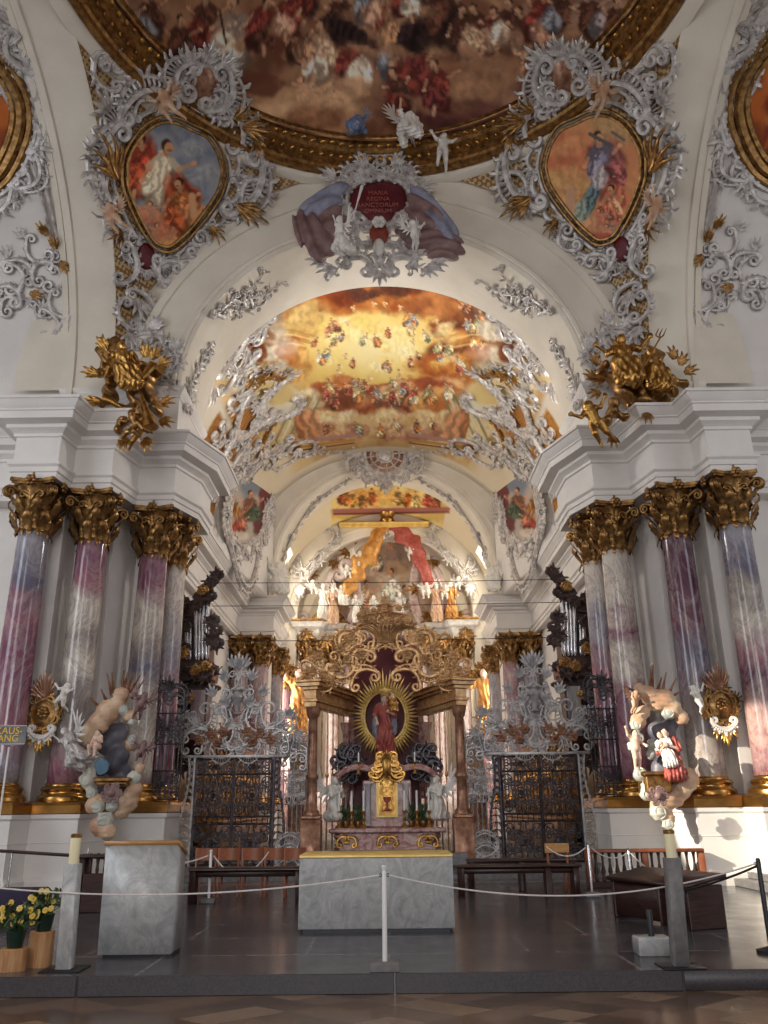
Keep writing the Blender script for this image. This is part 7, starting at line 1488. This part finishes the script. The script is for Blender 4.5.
for x, y, h, pose, v, r, skin, robe, lab in ((323, 624, 2.4, 'stand', 1, .3, 'stucco_white', 'stucco_white', 'white saint on the outer cornice of the high altar, exit sign side'), (341, 612, 1.6, 'sit', 1, .4, 'stucco_white', 'stucco_white', 'white seated angel beside the orange drapery of the high altar'), (452, 622, 2.4, 'stand', 1, -.3, 'stucco_white', 'drape_gold', 'gilded-robed saint on the outer cornice of the high altar, sunlit side'), (437, 622, 2.3, 'stand', 2, -.2, 'stucco_white', 'cloud_pink', 'pale rose figure beside the red drapery of the high altar'), (356, 622, 1.6, 'stand', 3, .3, 'stucco_white', 'stucco_white', 'white angel at the inner attic pier of the high altar'), (333, 624, 2.2, 'stand', 0, .2, 'stucco_white', 'cloud_pink', 'rose-robed saint between the attic scrolls of the high altar'), (428, 606, 1.5, 'sit', 2, -.4, 'stucco_white', None, 'white cherub under the red drapery of the high altar'), (360, 572, 1.3, 'fly', 2, .4, 'stucco_white', None, 'white cherub catching the orange drapery of the high altar'), (411, 562, 1.2, 'fly', 1, -.4, 'stucco_white', None, 'white cherub catching the red drapery of the high altar'), (386, 546, 1.1, 'sit', 1, 0, 'stucco', None, 'grey cherub in the arch top of the high altar'), (312, 600, 1.2, 'sit', 1, .4, 'stucco_white', None, 'white cherub on the outer attic volute of the high altar, exit sign side'), (459, 596, 1.2, 'sit', 2, -.4, 'stucco_white', None, 'white cherub on the outer attic volute of the high altar, sunlit side'), (347, 584, 1.2, 'sit', 2, .2, 'stucco_white', None, 'white cherub on the inner attic scroll under the orange drapery'), (374, 624, 1.7, 'kneel', 3, .3, 'stucco_white', 'stucco', 'grey-white kneeling figure at the middle of the attic'), (400, 624, 1.9, 'stand', 1, -.2, 'stucco_white', 'stucco', 'grey-white standing figure beside the middle of the attic'), (446, 606, 1.3, 'sit', 0, -.3, 'stucco_white', None, 'white cherub on the inner attic scroll at the sunlit side'), (318, 700, 2.2, 'stand', 1, .3, 'stucco_white', 'stucco_white', 'white figure between the high altar columns, exit sign side')):
    statue('altar_cherub' if robe is None else 'altar_statue', lab, 'cherub' if robe is None else 'statue', atY(x, y, 47.5), h, pose, v, r, (0, 0), skin, robe, None, 'stucco_white' if ('angel' in lab or 'cherub' in lab) else None, robe is None)
for sx, lb, x in ((-1, 'exit sign side', 297), (1, 'sunlit side', 487)):
    statue('altar_saint', 'large saint in an orange robe standing beside the high altar, ' + lb, 'statue', atY(x, 735, 44.0), 3.4, 'stand', 1 if sx < 0 else 2, -sx * .4, (0, 0), 'skin', 'drape_gold', 'hair')
    q = atY(x, 735, 44.0); m = MB(); m.lathe([(.8, .2), (.8, .5), (.6, .7), (.6, q[2] - .3), (.75, q[2] - .15), (.75, q[2])], 20, (q[0], q[1], 0)); tag(m.build('saint_pedestal', M['rose'], None), 'rose marble pedestal under the orange-robed saint, ' + lb, 'pedestal')
    statue('filigree_angel', 'white angel standing behind the silver filigree grille, ' + lb, 'angel', (sx * 2.55, 24.6, 2.1), 1.7, 'stand', 1 if sx < 0 else 2, -sx * .5, (0, 0), wings='stucco_white')
    m = MB(); m.lathe([(.34, zs), (.34, .8), (.26, .9), (.24, 1.9), (.32, 2.0), (.32, 2.1)], 16, (sx * 2.55, 24.6, 0)); tag(m.build('angel_pedestal', M['rose'], None), 'rose marble post under the white angel behind the grille, ' + lb, 'pedestal')
for i, (ya, yb) in enumerate(((583, 577), (606, 600), (641, 636))):
    a, b = atX(204, ya, -6.15), atX(564, yb, 6.15); b[1] = a[1]; b[2] = a[2]; m = MB(); m.tube([a, (a + b) / 2 - [0, 0, .05], b], .012, 4); tag(m.build('stay_wire', M['charcoal'], None), 'thin wire stretched across the choir, %s of three' % ['uppermost', 'middle', 'lowest'][i], 'wire')
# ------------------------------------------------------------------ foreground
fz = lambda px, py: atZ(px, py, ZP)
# marble altar table
Pa, Pb = fz(298, 933), fz(455, 931); Ya = 12.55; X0, X1 = atY(298, 930, Ya)[0], atY(455, 930, Ya)[0]
t = thing('altar_table', 'big grey-veined marble block altar standing in the middle of the platform', 'altar', ((X0 + X1) / 2, Ya, ZP)); hw = (X1 - X0) / 2
m = MB(); m.box((-hw, 0, .04), (hw, 1.1, .945), .012); m.build('block', M['whitemarble'], t); m = MB(); m.box((-hw + .06, .05, 0), (hw - .06, 1.05, .05)); m.build('plinth', M['charcoal'], t)
m = MB(); m.box((-hw - .004, -.004, .945), (hw + .004, 1.104, .985), .006); m.build('brass_top', M['gold_bright'], t)
# lectern
q = fz(97, 958); r = fz(172, 956); b = fz(186, 948); Yl = q[1]
t = thing('lectern', 'tapering grey marble lectern with a sloping honey-coloured wooden top', 'lectern', (0, 0, 0))
Hl = atY(105, 845, Yl)[2]; tl, tr = atY(106, 845, Yl), atY(178, 843, Yl)
m = MB(); d = .52
lo = np.array([[q[0], Yl, ZP + .03], [r[0], Yl, ZP + .03], [r[0], Yl + d, ZP + .03], [q[0] + .02, Yl + d, ZP + .03]]); hi = np.array([[tl[0], Yl, tl[2]], [tr[0], Yl, tl[2]], [tr[0] - .02, Yl + d, tl[2] - .14], [tl[0] + .02, Yl + d, tl[2] - .14]])
m.add(np.r_[lo, hi], [(3, 2, 1, 0), (4, 5, 6, 7), (0, 1, 5, 4), (1, 2, 6, 5), (2, 3, 7, 6), (3, 0, 4, 7)]); m.build('body', M['whitemarble'], t, 0)
m = MB(); e = .02; hi2 = hi + np.array([[-e, -e, 0], [e, -e, 0], [e, e, 0], [-e, e, 0]]); m.add(np.r_[hi2, hi2 + [0, 0, .045]], [(3, 2, 1, 0), (4, 5, 6, 7), (0, 1, 5, 4), (1, 2, 6, 5), (2, 3, 7, 6), (3, 0, 4, 7)]); m.build('wooden_top', M['oak'], t, 0)
m = MB(); m.box((q[0] + .05, Yl + .05, ZP), (r[0], Yl + d - .03, ZP + .035)); m.build('foot', M['charcoal'], t)
# candle posts
def post(bx, by, tx, ty, cx, cy, label, mat, flame=False, w=.155):
    p = fz(bx, by); t = thing('candle_post', label, 'candle post', (p[0], p[1], ZP)); top = atY(tx, ty, p[1]); H = top[2] - ZP; dx = top[0] - p[0]
    sh = lambda V: V + np.stack([dx * V[:, 2] / H, 0 * V[:, 0], 0 * V[:, 0]], 1); m = MB(); m.box((-w / 2, 0, 0), (w / 2, w, H), .008); m.mapped(sh).build('stone_shaft', M[mat], t); m = MB(); m.box((-w * 1.4, -.12, 0), (w * 1.4, w + .12, .014), .004); m.build('floor_plate', M['charcoal'], t)
    hc = atY(cx, cy, p[1])[2] - ZP; m = MB(); m.lathe([(.055, H), (.057, hc - .03), (.05, hc - .02), (.045, hc - .02)], 18, (dx, w / 2, 0)); m.build('candle', M['wax'], t)
    m = MB(); m.lathe([(.059, hc - .03), (.061, hc), (.05, hc + .012), (.045, hc - .02)], 18, (dx, w / 2, 0)); m.build('brass_cap', M['gold_dark'], t)
post(62, 971, 71, 864, 74, 835, 'grey stone post with a cream candle beside the potted flowers', 'whitemarble')
post(683, 968, 674, 858, 670, 831, 'dark grey stone post with a tall candle in front of the wooden kneeler', 'slate_block')
# stanchions and cords
def stanchion(px, py, top_py, label, mat='white_paint', base='slate_block', bw=.30, r=.026, base_h=.085):
    p = fz(px, py); t = thing('rope_stanchion', label, 'stanchion', (p[0], p[1] + bw / 2, ZP)); H = atY(px, top_py, p[1])[2] - ZP
    m = MB(); m.lathe([(r, base_h), (r, H - .07), (r * .8, H - .06), (r * .8, H - .045), (r * 1.15, H - .03), (r * 1.15, H - .01), (r * .6, H)], 14); m.build('pole', M[mat], t)
    m = MB(); m.box((-bw / 2, -bw / 2, 0), (bw / 2, bw / 2, base_h), .01); m.build('base', M[base], t)
    m = MB()
    for s in (-1, 1): A = np.linspace(0, 2 * PI, 12); m.tube(np.c_[s * (r + .014) + .014 * np.cos(A), np.zeros(12), H - .10 + .014 * np.sin(A)], .005, 5)
    m.build('hook', M['charcoal'], t); return np.array([p[0], p[1] + bw / 2, ZP + H - .10])
s0 = stanchion(385, 973, 866, 'white rope stanchion on a stone foot in front of the marble altar')
def offstage(px, py, Y, label, mat='white_paint'):
    p = atY(px, py, Y); return p
s2 = stanchion(207, 904, 850, 'white rope stanchion in front of the row of chairs', bw=.24)
s3 = stanchion(594, 898, 842, 'pale rope stanchion at the end of the long bench', 'tin', bw=.26)
s4 = stanchion(634, 893, 848, 'grey rope stanchion behind the wooden kneeler', 'tin', bw=.2)
# dark stanchion at the picture edge and one outside the frame at the other edge
pe = np.array([4.36, 10.6]); t = thing('rope_stanchion', 'dark slim rope stanchion at the sunlit edge of the platform', 'stanchion', (pe[0], pe[1], ZP)); He = atY(762, 858, pe[1])[2] - ZP
m = MB(); m.lathe([(.028, .05), (.028, He - .02), (.02, He)], 12); m.build('pole', M['charcoal'], t); m = MB(); m.lathe([(.16, 0), (.16, .03), (.05, .06)], 20); m.build('base', M['charcoal'], t); m = MB(); A = np.linspace(0, 2 * PI, 12); m.tube(np.c_[-.042 + .014 * np.cos(A), np.zeros(12), He - .06 + .014 * np.sin(A)], .005, 5); m.build('hook', M['charcoal'], t); s5 = np.array([pe[0] - .03, pe[1], ZP + He - .06])
pl = np.array([-4.75, 9.95]); t = thing('rope_stanchion', 'white rope stanchion beyond the flower pots', 'stanchion', (pl[0], pl[1], ZP)); m = MB(); m.lathe([(.026, .085), (.026, .93), (.02, .95)], 12); m.build('pole', M['white_paint'], t); m = MB(); m.box((-.15, -.15, 0), (.15, .15, .085), .01); m.build('base', M['slate_block'], t); s6 = np.array([pl[0], pl[1], ZP + .86])
def cord(a, b, sag, label, r=.009, mat='rope', mid=None):
    u = np.linspace(0, 1, 40); P = a + (b - a) * u[:, None]; P[:, 2] -= sag * 4 * u * (1 - u); m = MB(); m.tube(P, r, 6); tag(m.build('barrier_cord', M[mat], None), label, 'cord')
cord(s6 + [.03, 0, 0], s0 - [.05, 0, 0], .15, 'white barrier cord sagging in front of the lectern')
cord(s0 + [.05, 0, 0], s5, .27, 'white barrier cord sagging towards the dark candle post')
cord(s2 + [.05, 0, 0], s2 + np.array([1.05, .1, .05]), .35, 'short white cord looped beside the white stanchion before the chairs', .012)
cord(atY(150, 862, s2[1]), s2 - [.05, 0, 0], .08, 'white cord between the lectern and the stanchion before the chairs', .012)
cord(s3 + [.05, 0, 0], s4 - [.04, 0, 0], .13, 'white cord between the two stanchions behind the kneeler', .012)
cord(s4 + [.04, 0, 0], atY(672, 880, 15.0), .08, 'white cord running down from the grey stanchion to the candle post', .012)
cord(s3 - [.05, 0, 0], s3 + np.array([-.75, .2, .02]), .16, 'short white cord at the end of the long bench', .012)
cord(s5 - [0, 0, .03], atY(676, 892, 12.6), .03, 'dark twisted cord running in to the dark stanchion', .014, 'charcoal')
# flowers on log stumps
def stump(bx, by, w, top_py, label, x_off=0):
    p = fz(bx, by); H = atY(bx, top_py, p[1])[2] - ZP; A = np.linspace(0, 2 * PI, 22, endpoint=False); R = w * (1 + .06 * np.sin(A * 3 + bx)); P = np.stack([R * np.cos(A), .62 * w + .85 * R * np.sin(A)], 1)
    t = thing('log_stump', label, 'log', (p[0], p[1], ZP)); m = MB(); m.prism(P, 0, H - .012); m.build('trunk', M['wood_pale'], t, 40); m = MB(); m.prism(P * .97 + [0, .02 * w], H - .012, H); m.build('cut_top', M['oak'], t, 40); return np.array([p[0], p[1] + .62 * w, ZP + H])
def flowers(base, label, seed, R=.20, H=.42):
    rg = random.Random(seed); t = thing('potted_flower', label, 'potted plant', base); m = MB(); m.lathe([(.075, 0), (.08, .01), (.105, .16), (.11, .17), (.098, .17), (.095, .15), (.01, .14)], 16); m.build('pot', M['pot'], t); m = MB(); s_ = MB(); heads = []
    for i in range(46):
        a = rg.uniform(0, 6.28); r = R * math.sqrt(rg.random()); z = .16 + rg.uniform(.02, H - .2); e = np.array([r * math.cos(a), r * math.sin(a) * .8, z]); s_.tube([(0, 0, .14), e * [.4, .4, .8], e], .004, 4)
        for k in range(2): z_ = MB(); leaf(z_, (0, 0), rg.uniform(0, 3.1), rg.uniform(.07, .12), .034, .3, 2); m.join(z_, plane_map(e + [0, 0, rg.uniform(-.03, .02)], (math.cos(a + k), math.sin(a + k), rg.uniform(-.3, .3)), (-math.sin(a + k) * .6, math.cos(a + k) * .6, .7)))
        if i % 3 == 0: heads.append(e + [0, -.03, .04])
    m.build('foliage', M['leaf'], t); s_.build('stems', M['leaf'], t)
    for e in heads:
        z_ = MB(); flower(z_, (0, 0), .034, 0, 7, rg.random()); z_.mapped(plane_map(e, (1, 0, .1), (0, .35, 1))).build('blossom', M['petal'], t)
pa = stump(36, 968, .135, 932, 'taller split log stump carrying yellow flowers'); pb = stump(8, 972, .145, 949, 'shorter split log stump at the picture edge carrying yellow flowers')
flowers(pa, 'yellow flowers in a dark pot on the taller log stump', 3); flowers(pb, 'yellow flowers in a dark pot on the shorter log stump', 5, .21, .44)
# kneelers
def kneeler(sx):
    if sx < 0:
        t = thing('kneeler', 'dark wooden kneeler with a row of balusters behind the lectern', 'kneeler', (0, 0, 0)); Y = 15.2; x0, x1 = atY(74, 900, Y)[0], atY(150, 900, Y)[0]
    else:
        t = thing('kneeler', 'long dark wooden kneeler with a sloping top behind the dark candle post', 'kneeler', (0, 0, 0)); Y = 13.9; x0, x1 = atY(613, 900, Y)[0], atY(690, 905, 13.0)[0]
    return t, Y, x0, x1
t, Y, x0, x1 = kneeler(-1); zt_ = atY(90, 856, Y)[2]
m = MB(); m.box((x0, Y, ZP), (x1, Y + .08, ZP + .60), .01); m.box((x0 + .02, Y, ZP), (x0 + .12, Y + .4, zt_ - .03), .01); m.box((x1 - .12, Y, ZP), (x1 - .02, Y + .4, zt_ - .03), .01); m.build('front_panel', M['wood_dark'], t); m = MB(); m.box((x0 - .03, Y - .06, zt_ - .04), (x1 + .03, Y + .42, zt_ + .02), .012); m.build('top_rail', M['wood_dark'], t)
for i in range(8): x = x0 + .2 + (x1 - x0 - .4) * i / 7; m = MB(); m.lathe([(.022, 0), (.032, .06), (.02, .12), (.034, .22), (.02, .32), (.026, zt_ - ZP - .64)], 10, (x, Y + .04, ZP + .6)); m.build('baluster', M['wood_dark'], t)
m = MB(); m.box((x0, Y + .7, ZP), (x1, Y + .95, ZP + .14), .01); m.build('kneeling_board', M['wood_dark'], t)
t = thing('kneeler', 'dark wooden bench with a sloping top behind the dark candle post', 'kneeler', (0, 0, 0)); a = fz(614, 917); b_ = fz(692, 931)
Hk = .56; d = np.array([b_[0] - a[0], b_[1] - a[1]]); L = np.linalg.norm(d); d /= L; n_ = np.array([-d[1], d[0]])
U = plane_map((a[0], a[1], ZP), (d[0], d[1], 0), (n_[0], n_[1], 0))

for xq in (0, L * .62, L - .06): m = MB(); m.box((xq, 0, .0), (xq + .06, .62, Hk - .01), .01); m.mapped(U).build('side_panel', M['wood_dark'], t)
m = MB(); m.box((.02, .02, .04), (L * .62, .08, Hk - .03), .008); m.mapped(U).build('front_panel', M['wood_dark'], t)
m = MB(); V = np.array([[-.04, -.06, Hk - .04], [L + .06, -.06, Hk - .04], [L + .06, .66, Hk + .08], [-.04, .66, Hk + .08]]); m.add(np.r_[V, V + [0, 0, .05]], [(3, 2, 1, 0), (4, 5, 6, 7), (0, 1, 5, 4), (1, 2, 6, 5), (2, 3, 7, 6), (3, 0, 4, 7)]); m.mapped(U).build('sloping_top', M['wood_dark'], t, 0)
# grey stone foot with a short dark pole
p = fz(642, 957); t = thing('stone_pole_base', 'pale stone block carrying a short dark pole beside the dark candle post', 'pole base', (p[0] + .17, p[1], ZP)); m = MB(); m.box((-.19, 0, 0), (.19, .28, .19), .012); m.build('stone_block', M['whitemarble'], t); m = MB(); m.lathe([(.035, .19), (.035, .46), (.03, .47)], 12, (.0, .14, 0)); m.build('pole', M['charcoal'], t)
# communion rail at the sunlit side
Yr = 18.6; xa, xb = atY(588, 870, Yr)[0], atY(707, 870, Yr)[0]; zt_ = atY(640, 849, Yr)[2]; t = thing('communion_rail', 'reddish wooden balustrade in front of the sunlit pedestal', 'balustrade', (0, 0, 0))
m = MB(); m.box((xa, Yr, zt_ - .07), (xb, Yr + .25, zt_), .015); m.build('top_rail', M['wood_red'], t); m = MB(); m.box((xa, Yr + .03, ZP), (xb, Yr + .22, ZP + .12), .01); m.build('bottom_rail', M['wood_dark'], t)
for x in (xa + .05, (xa + xb) / 2, xb - .05): m = MB(); m.box((x - .06, Yr + .04, ZP), (x + .06, Yr + .2, zt_ - .06), .01); m.build('end_post', M['wood_red'], t)
for i in range(15):
    x = xa + .2 + (xb - xa - .4) * i / 14; h = zt_ - ZP - .17; m = MB(); m.lathe([(.03, 0), (.045, .05), (.025, .1), (.05, h * .35), (.025, h * .6), (.028, h * .85), (.045, h)], 10, (x, Yr + .12, ZP + .11)); m.build('baluster', M['wood_dark'], t)
# long benches
def bench(xa, xb, y_leg, label, Hs, mat='wood_dark', legs=(0.02, .5, .98)):
    p0, p1 = fz(xa, y_leg), fz(xb, y_leg - 1); t = thing('long_bench', label, 'bench', (p0[0], p0[1], ZP)); L = p1[0] - p0[0]
    m = MB(); m.box((-.04, -.02, Hs - .05), (L + .04, .36, Hs), .012); m.build('seat', M[mat], t)
    for u in legs: m = MB(); m.box((L * u - .06, .02, 0), (L * u + .06, .32, Hs - .04), .01); m.build('leg', M[mat], t)
    m = MB(); m.box((0, .12, Hs - .16), (L, .18, Hs - .05), .008); m.build('apron', M[mat], t)
bench(460, 583, 898, 'long dark bench between the altar table and the pale stanchion', .56, legs=(.02, .74, .97)); bench(470, 578, 892, 'second dark bench close behind the long bench', .60)
bench(188, 300, 905, 'long dark bench in front of the reddish chairs', .60, legs=(.02, .98))
# chairs
def chair(px, label):
    p = fz(px, 897); t = thing('wooden_chair', label, 'chair', (p[0], p[1], ZP), 0, 'row of reddish chairs')
    m = MB(); m.box((-.21, 0, .43), (.21, .42, .46), .01); m.build('seat', M['wood_red'], t)
    m = MB(); P = np.array([[(x, -.0 - .05 * (1 - (x / .22) ** 2), z) for z in (.66, .70, .84, .88)] for x in np.linspace(-.22, .22, 9)]); m.grid(P); m.grid((P + [0, .025, 0])[::-1]); m.build('backrest', M['wood_red'], t)
    for x in (-.19, .19):
        m = MB(); m.box((x - .018, -.01, 0), (x + .018, .025, .88), .004); m.build('leg', M['wood_red'], t); m = MB(); m.box((x - .018, .37, 0), (x + .018, .405, .43), .004); m.build('leg', M['wood_red'], t)
    m = MB(); m.box((-.19, 0, .2), (.19, .02, .225)); m.build('stretcher', M['wood_red'], t)
for i, x in enumerate((204, 227, 251, 274, 294)): chair(x, 'reddish wooden chair behind the long bench, %s' % ['nearest the lectern', 'second from the lectern', 'middle of the row', 'second from the altar table', 'partly behind the altar table'][i])
p = fz(560, 893); t = thing('wooden_chair', 'single reddish chair behind the bench beside the pale stanchion', 'chair', (p[0], p[1], ZP)); m = MB(); m.box((-.2, 0, .43), (.2, .4, .46), .01); m.build('seat', M['wood_red'], t); m = MB(); m.box((-.24, -.03, .72), (.24, .02, .9), .012); m.build('backrest', M['oak'], t)
for x in (-.19, .19):
    for y in (0, .38): m = MB(); m.box((x - .02, y - .02, 0), (x + .02, y + .02, .74 if y == 0 else .43), .004); m.build('leg', M['wood_red'], t)
# handrail and blue cloth at the left edge
Yh = 16.6; a, b_ = atY(-30, 849, Yh), atY(112, 858, Yh); t = thing('handrail', 'thin dark handrail on a pale post in front of the pedestal wall', 'handrail', (0, 0, 0)); m = MB(); m.tube([a, b_], .03, 8); m.build('rail', M['wood_dark'], t); q = atY(12, 852, Yh); m = MB(); m.tube([(q[0], Yh, ZP), q], .02, 8); m.build('post', M['tin'], t); m = MB(); m.tube([a - [0, 0, .62], b_ - [0, 0, .62]], .012, 6); m.build('lower_rail', M['tin'], t)
m = MB(); m.tube([a + [2.2, 0, 0], (a[0] + 2.2, Yh, ZP)], .02, 8); m.build('post', M['tin'], t)
x0, x1 = atY(-30, 900, 14.6)[0], atY(34, 900, 14.6)[0]; m = MB(); m.box((x0, 14.6, ZP), (x1, 15.3, ZP + .40), .03); t = thing('covered_bench', 'low bench under a dark purple cloth behind the flower pots', 'bench', (0, 0, 0)); m.build('cloth', M['carpet'], t, 60); m = MB(); m.box((x0, 14.65, ZP), (x1 + .02, 15.25, ZP + .06)); m.build('base_board', M['wood_dark'], t)
# exit sign on a thin pole
Yx = 12.0; c = atY(2, 735, Yx); w, h = (atY(26, 735, Yx)[0] - c[0]), (atY(2, 726, Yx)[2] - c[2]); t = thing('exit_sign', 'grey sign with yellow KAUS-GANG lettering on a thin white pole', 'sign', (c[0], Yx, 0))
m = MB(); m.box((-w * 1.15, 0, c[2] - h), (w, .02, c[2] + h), .004); m.build('panel', simple('sign_grey', (.17, .17, .19), rough=.4), t); m = MB()
for z in (-h, h): m.box((-w * 1.15, -.008, c[2] + z - .008), (w, .022, c[2] + z + .008))
m.build('rim', M['tin'], t)
ylw = simple('yellow_letters', (.85, .58, .08), rough=.5)
text('KAUS-', .135, (.10, -.012, c[2] + h * .42), (PI / 2, 0, 0), ylw, t, ext=.006); text('GANG', .135, (.05, -.012, c[2] - h * .42), (PI / 2, 0, 0), ylw, t, ext=.006)
q0 = atY(8, 747, Yx); m = MB(); m.tube([(q0[0] - c[0], .03, ZP), (q0[0] - c[0], .03, q0[2])], .014, 8); m.build('pole', M['white_paint'], t); m = MB(); m.lathe([(.16, ZP), (.16, ZP + .02), (.03, ZP + .04)], 20, (q0[0] - c[0], .03, 0)); m.build('foot', M['charcoal'], t)
# steps at the foot of the sunlit pier
m = MB(); m.box((7.2, 16.6, ZP), (14, 19.0, ZP + .14), .01); m.box((7.5, 17.0, ZP + .14), (14, 19.0, ZP + .26), .01); struct('floor_step', m, M['slate_block'], 'low stone steps at the foot of the sunlit outer column', 'steps')
# ------------------------------------------------------------------ daylight and added fill lamps
w = bpy.data.worlds.new('daylight'); bpy.context.scene.world = w; w.use_nodes = True
bg = w.node_tree.nodes['Background']; bg.inputs[0].default_value = (1.0, .93, .90, 1); bg.inputs[1].default_value = .38
def area(name, loc, target, sx, sy, power, col=(1, 1, 1)):
    l = bpy.data.lights.new(name, 'AREA'); l.shape = 'RECTANGLE'; l.size = sx; l.size_y = sy; l.energy = power; l.color = col
    o = bpy.data.objects.new(name, l); C.objects.link(o); o.location = loc
    o.rotation_euler = (Vector(target) - Vector(loc)).to_track_quat('-Z', 'Y').to_euler(); return o
for sx in (-1, 1):
    area('choir_window_light', (sx * 7.5, 25.2, 13.6), (0, 28.5, 16.5), 2.6, 2.2, 1250, (1, .97, .92))
    area('sanctuary_window_light', (sx * 6.4, 44.2, 15.0), (0, 46, 11), 4.4, 4, 800, (1, .91, .76))
    area('sanctuary_window_light', (sx * 6.4, 44.2, 6.0), (0, 46, 6), 4.2, 5.5, 620, (1, .93, .82))
    area('transept_window_light', (sx * 16.5, 9, 9), (-sx * 5, 18, 8), 5, 8, 620 if sx < 0 else 300, (.86, .93, 1))
    area('apse_fill_light', (sx * 4.6, 51.2, 8), (0, 51, 13), 3, 5, 420, (1, .92, .78))  # added fill lamps hidden behind the high altar, no window built there
area('nave_window_light', (-8, -8, 12), (3, 18, 9), 6, 8, 500, (1, .95, .90))
area('west_fill_light', (-1, -16, 7), (0, 20, 6), 8, 8, 1500, (.97, .97, 1))  # fill lamp added behind the camera to brighten pier walls and shrine altar
sl = bpy.data.lights.new('sunbeam_through_transept_window', 'SPOT'); sl.energy = 60000; sl.color = (1, .90, .72); sl.spot_size = math.radians(9.5); sl.spot_blend = .18; sl.shadow_soft_size = .10
so = bpy.data.objects.new('sunbeam_through_transept_window', sl); C.objects.link(so); so.location = (-15.5, 8.5, 10.5); so.rotation_euler = (Vector((8.3, 18.6, 1.6)) - Vector(so.location)).to_track_quat('-Z', 'Y').to_euler()
